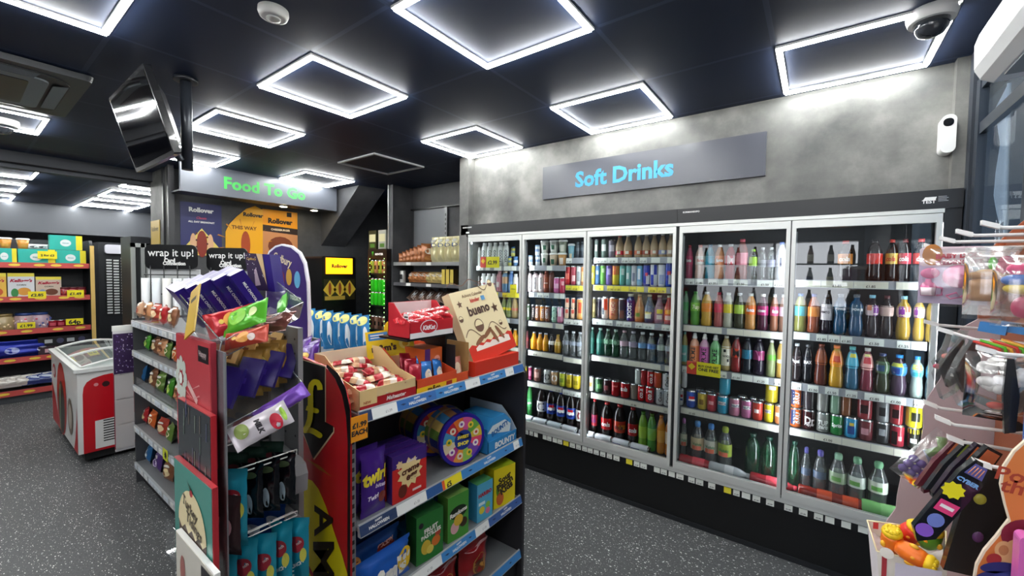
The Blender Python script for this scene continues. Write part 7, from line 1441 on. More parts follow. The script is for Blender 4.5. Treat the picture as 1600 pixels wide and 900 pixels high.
for lev, (z, cl, n_) in enumerate(((1.62, ('#a8b83c', '#c88a5c'), 'top'), (1.22, ('#3cc82c', '#34d824'), 'middle'), (.92, ('#5a3a2c', '#8a6a5a'), 'lower'), (.6, ('#3c5a3c', '#d8e0d8'), 'bottom'))):
    a = MB(); a.box(xa + .02, xb - .02, MY + .02, MY + .06, z - .015, z - .002, pm('#2a2c2e', .5)); a.build('shelf', mf)
    for k in range(4):
        x = xa + .075 + (xb - xa - .15) * k / 3
        inst(('mon', cl[k % 2], lev), mk_can(.032, .165 if lev != 1 else .165, cl[k % 2], (('#101210', -.4, .4, .3, .6),) if lev != 1 else None), (x, MY + .025 - .0, z), 0, '%s can from the left on the %s shelf of the slim black fridge' % (ORD[k], n_), 'can', 'cans in the slim black fridge')
        if lev == 1: inst(('mon', cl[k % 2], lev), None, (x, MY + .025, z + .168), 0, '%s green can from the left, upper layer in the slim fridge' % ORD[k], 'can', 'cans in the slim black fridge')
for px_, c_, l_, w_ in ((585, '#2c301c', 'small dark green leaflet box on top of the slim fridge', .16), (600, '#9a9c94', 'small grey leaflet box on top of the slim fridge', .15)):
    c = mp_(px_, 380, .1); inst(('leaf', c_), mk_carton(w_, .1, .24, c_, c_, c_, lambda b, w, d, h: (dec_rect(b, -w * .4, w * .4, h * .4, h * .8, '#c8c49c', d, 1), dec_rect(b, -w * .3, w * .3, h * .1, h * .3, '#4a7a2c', d, 1))), (c.x, MY + .12, zt2 + .001), 0, l_, 'leaflet box')
# bread shelving in the alcove
bs = thing('bread_shelving', 'grey bread shelving set in the concrete alcove', 'shelving', (0, 0, 0))
a = MB(); a.box(-4.16, -3.60, 3.53, 3.544, .2, 2.42, pm('#7f8287', .45)); a.build('back_panel', bs)
a = MB(); a.box(-3.60, -3.56, 3.515, 3.53, .2, 2.42, pm('#8a8d90', .4, .4))
for k in range(34): a.box(-3.586, -3.574, 3.5135, 3.515, .5 + k * .055, .53 + k * .055, BLACK)
a.build('slotted_upright', bs)
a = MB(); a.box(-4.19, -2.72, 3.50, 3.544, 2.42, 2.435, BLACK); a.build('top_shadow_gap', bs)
for n, z in enumerate((1.765, 1.52, 1.28, 1.05, .8)):
    a = MB(); a.box(-4.19, -2.72, 3.25, 3.53, z - .03, z - .015, pm('#55575b', .45)); s_ = a.build('shelf', bs)
    a = MB(); a.box(-4.19, -2.72, 3.235, 3.25, z - .045, z - .005, pm('#a9acae', .35, .4) if n == 0 else pm('#6a6b70', .4, .3))
    for x in (-3.95, -3.6): a.box(x, x + .08, 3.233, 3.235, z - .042, z - .008, WHITE)
    a.build('ticket_strip', s_)
def mk_loaf(c1, c2, slices=True):
    def f():
        t = empty('bread_bag'); a = MB(); rn = random.Random(3)
        a.grid(lambda u, v: ((u - .5) * .20 * (1 - .0 * v), -.045 * math.sin(math.pi * v) ** .5 * math.sin(math.pi * max(.02, min(.98, u))) ** .4, .0 + .19 * v), 12, 12, pm(c1, .3, 0, .4)); a.grid(lambda u, v: ((.5 - u) * .20, .045 * math.sin(math.pi * v) ** .5 * math.sin(math.pi * max(.02, min(.98, u))) ** .4, .19 * v), 12, 12, pm(c1, .3, 0, .4)); a.build('loaf', t)
        b = MB(); b.grid(lambda u, v: ((u - .5) * .17, -.047, .05 + .10 * v), 2, 2, pm(c2, .3, 0, .4)); b.tube([(0, 0, .18), (.01, -.01, .22)], .012, pm(c2, .4), 6); b.build('printed_band', t); return t
    return f
for k in range(7):
    inst('rolls', mk_pouch(.19, .20, .10, '#a8683c', lambda b, fn, w, h: (mp_blob(b, fn, 0, h * .6, w * .3, h * .15, '#dcd4c4'), mp_blob(b, fn, 0, h * .25, w * .34, h * .12, '#c88a50')), seed=91), (-4.12 + .068 * k, 3.37, 1.752), R(20), ORD[k] + ' brown bread bag from the left on the top bread shelf', 'bread bag', 'brown bread bags on the top bread shelf', rot=(0, 0, R(72)), scale=(1, .62, .6 + .09 * k))
for k in range(5):
    inst('crisp', mk_pouch(.108, .30, .09, '#d9d2a4', lambda b, fn, w, h: (mp_blob(b, fn, 0, h * .68, w * .42, h * .08, '#3a5a94'), mp_blob(b, fn, 0, h * .85, w * .3, h * .06, '#dcdcd4')), seed=93), (-3.60 + .112 * k, 3.37, 1.752), 0, ORD[k] + ' pale popcorn bag from the left on the top bread shelf', 'snack bag', 'pale popcorn bags on the top bread shelf')
t = thing('drink_can', 'white printed can at the left of the second bread shelf', 'can', (-4.13, 3.33, 1.508)); MB().lathe([(.03, 0), (.035, .01), (.035, .14), (.03, .15)], pm('#c9cac6', .3, .3), 14).build('body', t); b = MB(); curved_patch(b, [(1, 0), (1, 1)], .035, .15, -.6, .6, .3, .7, pm('#2a2a2c', .4)); b.build('print', t)
for k in range(6):
    inst(('bun', k // 3), mk_pouch(.125, .13, .09, ('#b87440', '#d0b878')[k // 3], lambda b, fn, w, h: (mp_blob(b, fn, 0, h * .65, w * .4, h * .16, '#d8d4cc'),), seed=95), (-4.0 + .105 * k, 3.37, 1.52), 0, ORD[k] + ' bag of rolls from the left on the second bread shelf', 'bread bag', 'bags of rolls on the second bread shelf', rot=(R(-15), 0, 0))
for k in range(3):
    inst('choc', mk_carton(.05, .08, .17, '#d8c05c', '#4a3a1c', '#8a7a3c'), (-3.38 + .065 * k, 3.33, 1.508), 0, ('left', 'middle', 'right')[k] + ' upright yellow carton at the right of the second bread shelf', 'carton', 'upright yellow cartons')
for k in range(7):
    inst('wrapb', mk_pouch(.16, .17, .05, '#5c463c', lambda b, fn, w, h: (mp_blob(b, fn, 0, h * .55, w * .12, h * .35, '#c8ccd0'),), seed=97), (-4.0 + .14 * k, 3.34, 1.292), 0, ORD[k] + ' dark wrapped cake from the left on the third bread shelf', 'cake packet', 'dark wrapped cakes on the third bread shelf', rot=(R(-35), R(25), 0))
for k in range(4):
    inst('whtb', mk_pouch(.18, .16, .08, '#a8aaa8', None, seed=99), (-4.03 + .2 * k, 3.34, 1.06), 0, ORD[k] + ' pale packet from the left on the fourth bread shelf', 'packet', 'pale packets on the fourth bread shelf', rot=(R(-25), 0, 0))
# ================================================================ TOY STAND AT THE RIGHT
ts = thing('toy_display', 'tall cardboard toy display with wavy mauve and orange panels and white pegs', 'display stand', (0, 0, 0))
RY = 1.40
def rp(x, y, Y=RY): p = ony(x, y, Y); return p
wav = [(1530, 498), (1505, 511), (1488, 527), (1478, 560), (1470, 592), (1452, 618), (1442, 638), (1443, 668), (1438, 696), (1424, 716), (1408, 745), (1402, 775), (1400, 795), (1385, 815), (1380, 900), (1380, 1000), (1760, 1000), (1760, 498)]
a = MB(); P = [rp(*q) for q in wav]; a.prism([(p, p + Vector((0, .006, 0))) for p in P], pm('#b9a5a9', .5)); mo = a.build('mauve_panel', ts)
a = MB(); P = [rp(*q) for q in [(1533, 402), (1600, 346), (1760, 230), (1760, 500), (1530, 500)]]; a.prism([(p + Vector((0, .008, 0)), p + Vector((0, .014, 0))) for p in P], pm('#a8532c', .5)); a.build('orange_topper', ts)
a = MB(); a.box(.20, .62, 1.0, 1.395, 0, .93, pm('#c8b4b0', .5)); a.build('base_box', ts)
a = MB(); a.box(.335, .40, .98, 1.395, .93, 1.76, pm('#8c4a2c', .5)); a.build('spine_board', ts)
def peg(p, q, r, Y, n):
    a = MB(); z = [ony(*k, Y) for k in (p, q, r)]; z[2] = Vector((.335, Y, z[2].z)) if True else z[2]
    a.tube([z[0], z[1], z[2]], .0032, pm('#eceae8', .35), 7); o = a.build('peg', ts)
    b = MB(); d_ = (z[0] - z[1]).normalized(); b.prism([(z[0] + Vector((0, x, y)), z[0] - d_ * .022 + Vector((0, x, y))) for x, y in ((-.006, -.004), (.006, -.004), (.006, .004), (-.006, .004))], pm('#f4f2f0', .35)); b.build('peg_tip', o)
for p, q, r, Y in (((1444, 383), (1462, 388), (1600, 386), 1.22), ((1468, 372), (1495, 378), (1600, 377), 1.16), ((1494, 361), (1524, 368), (1600, 367), 1.10), ((1533, 348), (1568, 356), (1600, 356), 1.04),
                   ((1444, 502), (1468, 508), (1600, 520), 1.24), ((1464, 513), (1525, 531), (1600, 537), 1.12), ((1526, 543), (1566, 553), (1600, 556), 1.04),
                   ((1443, 627), (1470, 638), (1600, 656), 1.22), ((1461, 651), (1492, 664), (1600, 676), 1.12), ((1480, 682), (1500, 690), (1600, 706), 1.12), ((1519, 719), (1545, 728), (1600, 738), 1.02)): peg(p, q, r, Y, 0)
# near orange panel with abstract blobs
NY = .98
nv_ = [(1640, 640), (1600, 690), (1583, 705), (1567, 730), (1562.5, 758), (1569, 788), (1576, 812), (1556, 838), (1537, 860), (1525, 882), (1521, 905), (1521, 1000), (1760, 1000), (1760, 640)]
a = MB(); P = [rp(*q, NY) for q in nv_]; a.prism([(p, p + Vector((0, .006, 0))) for p in P], pm('#f0e0c8', .5)); npn = a.build('orange_panel', ts)
a = MB(); cxn = Vector((.33, NY, 1.25)); a.poly([Vector((p.x + .0022, NY - .001, p.z - .001)) for p in P], pm('#d8793c', .45))
def NP(x, y, l=1): p = rp(x, y, NY); return Vector((p.x, NY - .001 - .0006 * l, p.z))
def nblob(cx, cy, rx, ry, col, l, a0=0, a1=2 * math.pi): a.poly([NP(cx + rx * math.cos(a0 + (a1 - a0) * k / 20), cy + ry * math.sin(a0 + (a1 - a0) * k / 20), l) for k in range(20)], pm(col, .45))
nblob(1597, 835, 34, 24, '#7c1c34', 1); nblob(1602, 872, 44, 34, '#d8a878', 2); nblob(1567, 858, 14, 14, '#d8a878', 3); nblob(1567, 858, 8, 8, '#b87a50', 4); nblob(1552, 872, 12, 9, '#a02c30', 4)
nblob(1560, 885, 30, 9, '#2a2c6c', 5); nblob(1552, 902, 30, 12, '#2a2c6c', 5); nblob(1575, 905, 34, 14, '#343a80', 6)
a.text('Pop', NP(1588, 743), (1, 0, 0), (0, 0, 1), .03, pm('#a83c24', .5), .02, .2); a.text('the', NP(1592, 762), (1, 0, 0), (0, 0, 1), .03, pm('#a83c24', .5), .02, .2)
a.build('printed_art', npn)
# feeding set pack
def hanger(name, lab, cat, cx, cy, Y, rz=0.0, tilt=0.0, grp=None):
    p = ony(cx, cy, Y); t = thing(name, lab, cat, tuple(p), 0, grp, rot=(0, tilt, rz)); return t
t = hanger('toy_pack', 'clear pack with a pink doll feeding set hanging from a white peg', 'toy pack', 1491, 388, 1.19, R(-8)); S = 1.19 / 1.19
k_ = .000905
a = MB(); W_ = .097; H_ = .112
a.box(-W_ / 2, W_ / 2, .010, .012, -H_, 0, pm('#c8b8d8', .4)); a.prism([((x, .0095, z), (x, .011, z)) for x, z in rrect(-W_ / 2, W_ / 2 - .006, -H_ * .32, .004, .008)], pm('#e2ccd4', .4)); a.build('backing_card', t)
a = MB(); a.text('BABY DOLL', (.008, .0085, -.014), (1, 0, .06), (0, 0, 1), 1, pm('#c83c50', .5), .06, width=.066); a.text('FEEDING SET', (.008, .0085, -.027), (1, 0, .06), (0, 0, 1), 1, pm('#a83c58', .5), .06, width=.066)
a.poly([(x, .0088, z) for x, z in ell(.02, -.05, .034, .014, 20)], pm('#6ab0e0', .5)); a.poly([(x, .0088, z) for x, z in ell(-.03, -.012, .015, .022, 14)], pm('#b8742c', .5)); a.build('printed_art', t)
PK = pm('#e87fae', .25, 0, .4); PK2 = pm('#f0a0c4', .3)
a = MB(); a.lathe([(.006, -.004), (.018, -.003), (.022, .004), (.023, .006), (.018, .002), (.002, -.001)], PK, 24, (.008, -.003, -.056), 'y', sy=1.0); a.build('toy_plate', t)
a = MB(); a.ball((-.032, 0, -.050), .011, PK, 1.3, .4, 1); a.ball((-.027, -.002, -.048), .006, PK2, 1, .5, 1.4); a.build('toy_spoon', t)
a = MB(); a.lathe([(.011, 0), (.012, .018), (.012, .02), (.009, .026), (.005, .028), (.004, .034)], PK, 16, (-.034, 0, -.096)); a.lathe([(.0105, .001), (.0115, .017)], pm('#e8d8e0', .3), 16, (-.034, -.0022, -.096)); a.tube([(-.022, 0, -.078), (-.014, 0, -.080), (-.014, 0, -.094), (-.022, 0, -.095)], .0022, PK, 6); a.build('toy_bottle', t)
a = MB()
for q in range(2): a.tube([(-.008 + .02 * q, 0, -.095), (.006 + .02 * q, -.002, -.088 - .002 * q), (.012 + .02 * q, 0, -.097), (-.002 + .02 * q, 0, -.101), (-.008 + .02 * q, 0, -.095)], .0018, PK, 6)
a.build('toy_cutlery', t)
a = MB(); a.grid(lambda u, v: ((u - .5) * W_ * 1.03, -.014 * (1 - abs(2 * u - 1) ** 4) * (1 - abs(2 * v - 1) ** 4) - .001, -H_ * 1.04 * v), 8, 8, CELLO); a.build('clear_bag', t)
# second pack: tan sand shape with pink and green pieces
t = hanger('toy_pack', 'clear pack with tan and pink moulds hanging beside the feeding set', 'toy pack', 1553, 386, 1.12, R(-6))
a = MB(); a.box(-.034, .034, .010, .012, -.125, 0, film((.9, .9, .88), .3, .1, .25, (.7, .72, .66))); a.build('backing_card', t)
TN = pm('#b98c60', .35, 0, .2); PR = pm('#c8486c', .3, 0, .3)
a = MB(); a.lathe([(.020, 0), (.024, .008), (.021, .018), (.023, .022), (.024, .034), (.018, .040)], TN, 10, (-.006, 0, -.098), sy=.55); a.ball((-.006, 0, -.052), .024, TN, 1.15, .5, .38); a.ball((-.006, -.004, -.046), .012, pm('#d8b890', .35), 1.2, .6, .5); a.ball((-.028, 0, -.075), .008, TN, 1, .5, 1); a.ball((.018, 0, -.075), .008, TN, 1, .5, 1); a.build('tan_mould', t)
a = MB(); a.ball((.016, -.002, -.026), .010, PR, 1, .6, 1); a.lathe([(.010, 0), (.013, .006), (.013, .018), (.008, .022)], PR, 12, (.016, -.002, -.048), sy=.6); a.build('pink_mould', t)
a = MB(); a.ball((.000, 0, -.030), .010, pm('#5ab83c', .3), .6, .5, 1.2); a.build('green_mould', t)
a = MB(); a.grid(lambda u, v: ((u - .5) * .070, -.020 * (1 - abs(2 * u - 1) ** 4) * (1 - abs(2 * v - 1) ** 4) - .001, -.132 * v), 8, 8, CELLO); a.build('clear_bag', t)
t = hanger('toy_pack', 'clear pack with blue pink and yellow moulds on a high peg', 'toy pack', 1594, 410, 1.06, R(-4))
a = MB(); a.ball((.0, 0, -.012), .014, pm('#e83c7c', .3), 1.1, .6, .8); a.ball((.003, 0, -.030), .020, pm('#2f6ac0', .3), 1.2, .6, .55); a.ball((.004, 0, -.044), .020, pm('#e0c02c', .3), 1.1, .6, .5); a.ball((.006, 0, -.075), .014, PR, 1, .6, 1.3); a.build('moulds', t)
a = MB(); a.grid(lambda u, v: ((u - .5) * .06, -.020 * (1 - abs(2 * u - 1) ** 4) * (1 - abs(2 * v - 1) ** 4) - .001, -.12 * v + .012), 8, 8, CELLO); a.build('clear_bag', t)
# black pointed packs and the white fluffy toy on the middle pegs
def mk_dagger():
    t = empty('toy_pack'); a = MB(); out = [(0, 0), (.016, -.03), (.026, -.075), (.026, -.105), (.012, -.13), (-.004, -.105), (-.016, -.085), (-.010, -.04)]
    a.prism([((x, -.006, z), (x, .006, z)) for x, z in [(p[0] * .8 + .002, p[1] * .78 - .002) for p in out]], pm('#121317', .2, 0, .4)); a.build('black_toy', t)
    b = MB(); b.prism([((x, -.009, z), (x, .009, z)) for x, z in out], CELLO); b.build('clear_bag', t)
    c = MB(); c.poly([(x, -.0095, z) for x, z in ((0, -.062), (.012, -.064), (.012, -.0655), (0, -.064))], WHITE); c.poly([(x, -.0095, z) for x, z in ((.004, -.074), (.010, -.072), (.011, -.079), (.005, -.080))], WHITE); c.build('white_print', t); return t
for k, (x, y, Y, rz, ti) in enumerate(((1502, 527, 1.20, .2, R(16)), (1517, 529, 1.14, .3, R(10)))):
    p = ony(x, y, Y); inst('dag', mk_dagger, tuple(p), 0, ('left', 'right')[k] + ' black pointed toy pack hanging on the middle pegs', 'toy pack', 'black pointed toy packs', rot=(0, ti, rz))
t = hanger('toy_pack', 'pack with grey and red minifigure pieces leaning on the wavy edge', 'toy pack', 1493, 515, 1.30, 0)
a = MB(); a.prism([((x, -.001, z), (x, .001, z)) for x, z in ((-.012, 0), (.02, .0), (.012, -.04), (-.002, -.07), (-.030, -.09), (-.035, -.075), (-.02, -.04))], film((.9, .92, .92), .4, .08, .3, (.6, .64, .62))); a.build('clear_bag', t)
a = MB(); a.ball((.002, -.004, -.02), .009, pm('#7a8a8c', .4), 1, .5, 1.2); a.ball((-.004, -.004, -.046), .008, pm('#7a6aa0', .4), 1, .5, 1); a.ball((-.012, -.004, -.060), .008, pm('#d85a4c', .4), 1, .5, .8); a.ball((-.020, -.004, -.072), .008, pm('#2a2c34', .4), 1.2, .5, .8); a.ball((-.026, -.004, -.084), .007, pm('#c84a64', .4), 1, .5, .8); a.build('figure_pieces', t)
t = hanger('toy_pack', 'clear pack with a white fluffy ball toy on the lower middle peg', 'toy pack', 1566, 560, 1.06, R(-5))
a = MB(); rr5 = random.Random(6)
for k in range(34): 
    an, ph = rr5.uniform(0, 6.28), rr5.uniform(-1.2, 1.2); a.ball((.0 + .024 * math.cos(an) * math.cos(ph), .012 * math.sin(an), -.030 + .024 * math.sin(ph)), .0085, pm('#e6e4e2', .7), 1, 1, 1, 8, 6)
a.build('fluffy_ball', t)
a = MB(); a.prism([((x, -.012, z), (x, .012, z)) for x, z in ((-.034, -.064), (.006, -.078), (.010, -.096), (-.030, -.078))], pm('#8c9494', .2, .6)); a.ball((-.006, -.012, -.08), .008, pm('#c84a3c', .3), 1.4, .6, .8); a.build('silver_base', t)
a = MB(); a.grid(lambda u, v: ((u - .5) * .085, -.030 * (1 - abs(2 * u - 1) ** 4) * (1 - abs(2 * v - 1) ** 4) - .001, .008 - .115 * v), 8, 8, CELLO); a.build('clear_bag', t)
for k in range(7):
    p = ony(1545 + 9 * k, 545 - 2 * (k % 2), 1.12)
    inst(('straw', k % 3), lambda c_=('#c83c34', '#5ab02c', '#d8a43c')[k % 3]: (lambda t: (MB().tube([(-.02, 0, .012), (.01, -.01, .002), (.014, -.012, -.02)], .0028, pm(c_, .35), 6).build('strap', t), t)[1])(empty('toy_strap')), tuple(p), 0, ('red', 'green', 'gold')[k % 3] + ' twisted strap on the middle pegs of the toy stand', 'toy strap', ('red', 'green', 'gold') [k % 3] + ' straps on the toy stand pegs')
for k in range(2):
    p = ony(1550 + 34 * k, 520, 1.14); inst('bluec', mk_carton(.034, .02, .018, '#2c7cc0', '#2c6cb0', '#4a94d0', name='toy_box'), tuple(p), 0, ('left', 'right')[k] + ' small blue card header behind the middle pegs', 'toy box', 'small blue card headers', rot=(0, R(8), R(-20)))
for k in range(3):
    p = ony(1578 + 12 * k, 560, 1.03 + .03 * k); inst('blkst', lambda: (lambda t: (MB().prism([((x, -.004, z), (x, .004, z)) for x, z in ((-.004, 0), (.004, 0), (.012, -.06), (.010, -.12), (-.002, -.125), (-.006, -.06))], pm('#15161b', .25, 0, .3)).build('black_toy', t), t)[1])(empty('toy_pack')), tuple(p), 0, ('left', 'middle', 'right')[k] + ' slim black pack behind the fluffy toy', 'toy pack', 'slim black packs')
# lower pegs: purple ball pack, dark packs and the long blade pack
t = hanger('toy_pack', 'clear pack with purple balls and green weapon slanting on lower peg', 'toy pack', 1488, 683, 1.18, 0, R(33))
a = MB()
for k in range(9): a.ball((-.014 + .014 * (k % 3), -.004, -.078 - .014 * (k // 3)), .0085, pm('#5a3c8c', .25, 0, .4), 1, .8, 1, 12, 8)
a.build('purple_balls', t)
a = MB(); a.tube([(-.01, 0, -.012), (.004, -.002, -.03), (-.006, 0, -.055)], .008, pm('#6c8c4c', .35), 8); a.tube([(.008, 0, -.016), (.010, 0, -.05)], .005, pm('#c8a83c', .35), 8); a.tube([(-.012, 0, -.05), (.01, 0, -.066)], .004, pm('#8c94a4', .35), 8); a.build('toy_weapon', t)
a = MB(); a.grid(lambda u, v: ((u - .5) * .055, -.016 * (1 - abs(2 * u - 1) ** 4) * (1 - abs(2 * v - 1) ** 4) - .001, -.125 * v), 8, 8, CELLO); a.build('clear_bag', t)
for k in range(4):
    t = hanger('toy_pack', ('first', 'second', 'third', 'fourth')[k] + ' dark slanting pack behind the purple ball pack', 'toy pack', 1505 + 16 * k, 690 + 4 * k, 1.15 - .02 * k, .2, R(28), 'dark slanting packs')
    a = MB(); a.prism([((x, -.006, z), (x, .006, z)) for x, z in ((-.012, 0), (.010, 0), (.016, -.06), (.014, -.11), (.004, -.125), (-.004, -.112), (-.012, -.12), (-.016, -.06))], pm(('#5a2630', '#25272c', '#2a2230', '#1b1d22')[k], .2, 0, .4)); a.build('bag_body', t)
    a = MB(); a.poly([(x, -.007, z) for x, z in ((-.010, -.005), (.008, -.005), (.010, -.03), (-.010, -.035))], pm(('#d87a4c', '#8c9a3c', '#d8703c', '#c86a44')[k], .4)); a.build('printed_header', t)
t = hanger('toy_pack', 'long slanting blade toy pack with yellow burst sticker and pink label', 'toy pack', 1534, 722, 1.02, .15, R(26))
a = MB(); L_ = .175
a.prism([((x, -.006, z), (x, .006, z)) for x, z in ((-.010, 0), (.010, 0), (.018, -.03), (.017, -L_ + .02), (.0, -L_), (-.016, -L_ + .02), (-.016, -.03))], pm('#14151c', .2, 0, .4)); a.build('bag_body', t)
a = MB()
a.text('CYBER', (.0, -.0075, -.040), (1, 0, 0), (0, 0, 1), 1, pm('#7aa8e0', .4), .06, width=.030); a.poly([(x, -.0072, z) for x, z in ((-.008, -.006), (.008, -.006), (.012, -.028), (-.012, -.028))], pm('#5a5aa0', .4)); 
for q in range(4): a.tube([(-.006 + .004 * q, -.0078, -.010), (-.008 + .0045 * q, -.0078, -.026)], .0007, pm('#e8a070', .4), 4)
dec_star(a, -.008, -.064, .016, .0125, 9, '#e8dc1c', .0145, 2)
a.poly([(x, -.0076, z) for x, z in ((-.013, -.086), (.013, -.084), (.013, -.106), (-.013, -.108))], pm('#e0407c', .4)); a.poly([(x, -.0082, z) for x, z in ((-.009, -.093), (.009, -.092), (.009, -.098), (-.009, -.099))], WHITE)
a.poly([(x, -.0076, z) for x, z in ell(0, -.125, .011, .013, 16)], pm('#7080c8', .4)); a.poly([(x, -.0076, z) for x, z in ell(-.003, -.150, .012, .012, 16)], pm('#8a5ac8', .4)); a.build('printed_art', t)
for k in range(3):
    t = hanger('toy_pack', ('near', 'middle', 'far')[k] + ' long black pack hanging behind the blade pack', 'toy pack', 1556 + 10 * k, 735 + 4 * k, 1.05 + .05 * k, .1, R(12), 'long black packs'); a = MB()
    a.prism([((x, -.008, z), (x, .008, z)) for x, z in ((-.020, 0), (.020, 0), (.024, -.08), (.018, -.19), (-.018, -.20), (-.024, -.08))], pm('#101117', .25, 0, .3)); a.build('bag_body', t); a = MB(); a.ball((-.008, -.008, -.055), .008, pm('#a8a03c', .4), 1, .4, 1.2); a.ball((.006, -.008, -.12), .007, pm('#5a3060', .4), 1, .4, 1.4); a.build('printed_art', t)
# striped box of fruit toys
BY = 1.12
fb = thing('fruit_toy_box', 'red and white striped open box holding fruit shaped toys', 'box', (0, 0, 0))
a = MB(); cr = pm('#f0e2b8', .5)
A0, A1, A2, A3 = ony(1370, 861, BY), ony(1480, 886, BY - .02), ony(1478, 830, BY + .10), ony(1355, 813, BY + .06)
zb = .935
a.add([A0, A1, Vector((A1.x - .005, A1.y + .01, zb)), Vector((A0.x + .015, A0.y + .01, zb))], [(0, 1, 2, 3)], pm('#e8e2d8', .5)); a.add([A0, A3, Vector((A3.x + .02, A3.y, zb)), Vector((A0.x + .015, A0.y + .01, zb))], [(0, 1, 2, 3)], pm('#e4dce0', .5))
a.add([A3, A2, Vector((A2.x, A2.y, zb)), Vector((A3.x + .02, A3.y, zb))], [(0, 1, 2, 3)], pm('#e8e2d8', .5)); a.add([A1, A2, Vector((A2.x, A2.y, zb)), Vector((A1.x, A1.y, zb))], [(0, 1, 2, 3)], pm('#e8e2d8', .5))
a.add([Vector((A0.x + .01, A0.y, zb)), Vector((A1.x, A1.y, zb)), Vector((A2.x, A2.y, zb)), Vector((A3.x, A3.y, zb))], [(0, 1, 2, 3)], pm('#d8c8b8', .5)); a.build('carton', fb)
a = MB()
for e0, e1 in ((A0, A1), (A1, A2), (A3, A2), (A0, A3)): a.tube([e0, e1], .0016, cr, 5)
a.build('cream_rim', fb)
a = MB()
def lerp(p, q, t_): return p + (q - p) * t_
for t0, t1 in ((.08, .15), (.26, .33), (.44, .51)): a.add([lerp(A3, A2, t0) + Vector((0, -.001, -.002)), lerp(A3, A2, t1) + Vector((0, -.001, -.002)), lerp(A3, A2, t1) + Vector((0, -.001, -.016)), lerp(A3, A2, t0) + Vector((0, -.001, -.016))], [(0, 1, 2, 3)], pm('#c83c3c', .5))
a.add([lerp(A0, A1, .08) + Vector((0, -.001, -.003)), lerp(A0, A1, .16) + Vector((0, -.001, -.003)), Vector((lerp(A0, A1, .17).x, A0.y - .003, zb)), Vector((lerp(A0, A1, .10).x, A0.y - .003, zb))], [(0, 1, 2, 3)], pm('#a8343c', .5)); a.build('red_stripes', fb)
a = MB(); c = lerp(A0, A1, .15); a.prism([(c + Vector((.011 * math.cos(q), -.004, .002 + .011 * math.sin(q))), c + Vector((.011 * math.cos(q), -.003, .002 + .011 * math.sin(q)))) for q in [k * .3927 for k in range(16)]], pm('#f2efe6', .5)); a.build('round_sticker', fb)
t = thing('price_holder', 'pale lilac card slotted in front of the fruit toy box', 'card', (0, 0, 0)); c0, c1 = ony(1399, 879, 1.085), ony(1472, 893, 1.075); a = MB(); a.add([c0, c1, Vector((c1.x, c1.y, zb - .0)), Vector((c0.x, c0.y, zb))], [(0, 1, 2, 3)], pm('#c8c0d0', .4)); a.build('card', t)
def fruit(lab, cx, cy, Y, col, rot, sc=1.0):
    p = ony(cx, cy, Y); t = thing('fruit_toy', lab, 'toy', tuple(p), 0, None, rot=rot); t.scale = (sc,) * 3
    a = MB(); a.lathe([(.001, -.030), (.012, -.028), (.017, -.018), (.0185, -.004), (.017, .010), (.014, .016)], pm(col, .45, 0, .1), 18); a.build('fruit_body', t)
    a = MB(); a.lathe([(.014, .014), (.017, .020), (.015, .026), (.006, .030), (.001, .030)], pm('#f2c81c', .5), 14); rr6 = random.Random(4)
    for k in range(9): an = k * .7; a.ball((.009 * math.cos(an), .009 * math.sin(an), .027), .0048, pm('#f4cf24', .5), 1, 1, 1, 8, 6)
    a.build('yellow_top', t)
    for s in (-1, 1): MB().ball((s * .018, -.006, -.004), .0058, pm('#f2b42c', .5), .8, .8, 1.3, 10, 6).build('yellow_arm', t)
    MB().ball((0, -.0165, .0), .004, pm('#f2a020', .5), 1, .7, 1, 8, 6).build('nose', t)
fruit('orange fruit toy standing at the left of the striped box', 1394, 843, 1.13, '#f07a1c', (R(20), R(-12), .3)); fruit('red fruit toy at the back of the striped box', 1422, 832, 1.16, '#d8301c', (R(15), R(28), -.2)); fruit('green fruit toy at the right of the striped box', 1453, 838, 1.15, '#5a9c28', (R(20), R(18), -.4)); fruit('orange fruit toy lying along the front of the box', 1430, 868, 1.105, '#f2741a', (R(30), R(100), .15))
for px_, py_, r_ in ((1394, 870, .016), (1455, 868, .02)): pass
t = thing('plush_fill', 'white wrinkled tissue lining under the fruit toys', 'tissue paper', (0, 0, 0)); rr7 = random.Random(5)
a = MB(); a.grid(lambda u, v: lerp(lerp(A0, A1, u * .94 + .03), lerp(A3, A2, u * .94 + .03), v * .9 + .05) + Vector((0, 0, -.026 + .006 * math.sin(u * 23 + v * 7) * math.cos(v * 19))), 14, 10, pm('#e4dcd8', .6)); a.build('tissue', t)
t = thing('pink_case', 'pink plastic case in front of the wavy orange panel', 'toy', (0, 0, 0)); c0, c1 = ony(1581, 905, .95), ony(1582, 826, .95)
a = MB(); a.rbox(c0.x, c0.x + .07, .93, .955, c0.z - .02, c1.z, pm('#d86ab4', .25, 0, .4), .008, 'y'); a.build('case', t); a = MB(); a.poly([(x, .9292, z) for x, z in ell(c0.x + .035, c0.z + .02, .022, .035, 20)], pm('#f0b4dc', .3)); a.build('window', t)
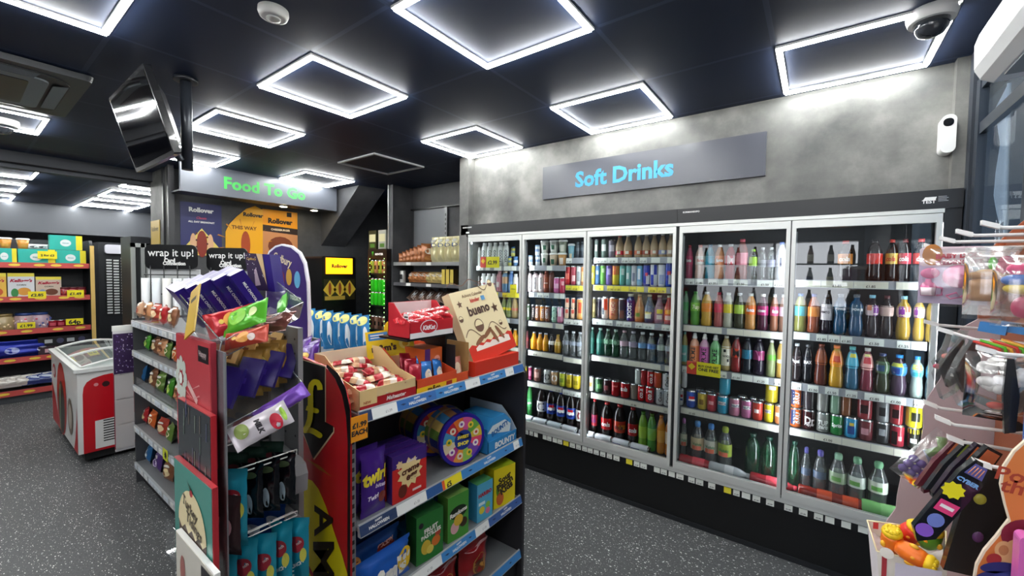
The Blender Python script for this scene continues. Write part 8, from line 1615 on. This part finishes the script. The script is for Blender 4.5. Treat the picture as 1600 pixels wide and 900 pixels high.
t = thing('blue_strip', 'blue plastic strip hanging above the orange panel', 'toy strip', (0, 0, 0)); c0, c1 = ony(1597, 690, 1.0), ony(1596, 600, 1.0); a = MB(); a.box(c0.x, c0.x + .02, .995, 1.0, c0.z, c1.z, pm('#4a74c0', .35)); a.build('strip', t)
# ================================================================ BACK BAR behind the camera (seen only in the cooler glass)
bb = thing('spirits_shelving', 'white backlit spirits shelving mirrored in the cooler glass doors', 'shelving', (-.55, -1.9, 0))
for k in range(2): MB().box(-1.1 + k * 1.12, -.02 + k * 1.02, -.02, 0, 1.22 , 2.16, em('#f2f4fb', (1.0, 2.0)[k], 'backlight')).build('lit_panel', bb)
for z in (1.20, 1.52, 1.84, 2.17): MB().box(-1.15, 1.05, .0, .26, z - .02, z, pm('#2a2c30', .4)).build('shelf', bb)
MB().box(-1.15, 1.05, -.3, .3, 0, 1.1, pm('#33353a', .5)).build('base_cabinet', bb)
SP = (('#6a3a18', '#e8e0c8'), ('#1c1c20', '#d8d4c8'), ('#8c5a20', '#2a2a2c'), ('#d8dce0', '#3a4a8c'), ('#2c4a2c', '#e8dcb0'))
for r_ in range(3):
    for k in range(9):
        c_ = SP[(k + 2 * r_) % 5]
        inst(('sp', c_[0]), mk_bottle('frap', .04, .26, c_[0], c_[1], '#1a1a1c', None, z0=.12, z1=.5), (-1.5 + .235 * k, -1.78, 1.201 + .32 * r_), R(180), '%s spirit bottle on the %s backlit shelf mirrored in the glass' % (ORD[k], ('lower', 'middle', 'upper')[r_]), 'bottle', 'spirit bottles on the backlit shelving')
for k in range(2):
    t = thing('pendant_lamp', ('left', 'right')[k] + ' orange dish pendant lamp mirrored in the cooler glass', 'lamp', (-1.05 + 1.25 * k, -1.2, ZC)); MB().tube([(0, 0, 0), (0, 0, -.33)], .006, BLACK, 6).build('cord', t); MB().lathe([(.20, -.40), (.12, -.36), (.03, -.33)], pm('#e8702c', .35), 24).build('lamp_shade', t); MB().lathe([(.06, -.385), (.06, -.375)], em('#ffd9a0', 12, 'pendant_bulb'), 16).build('bulb', t)
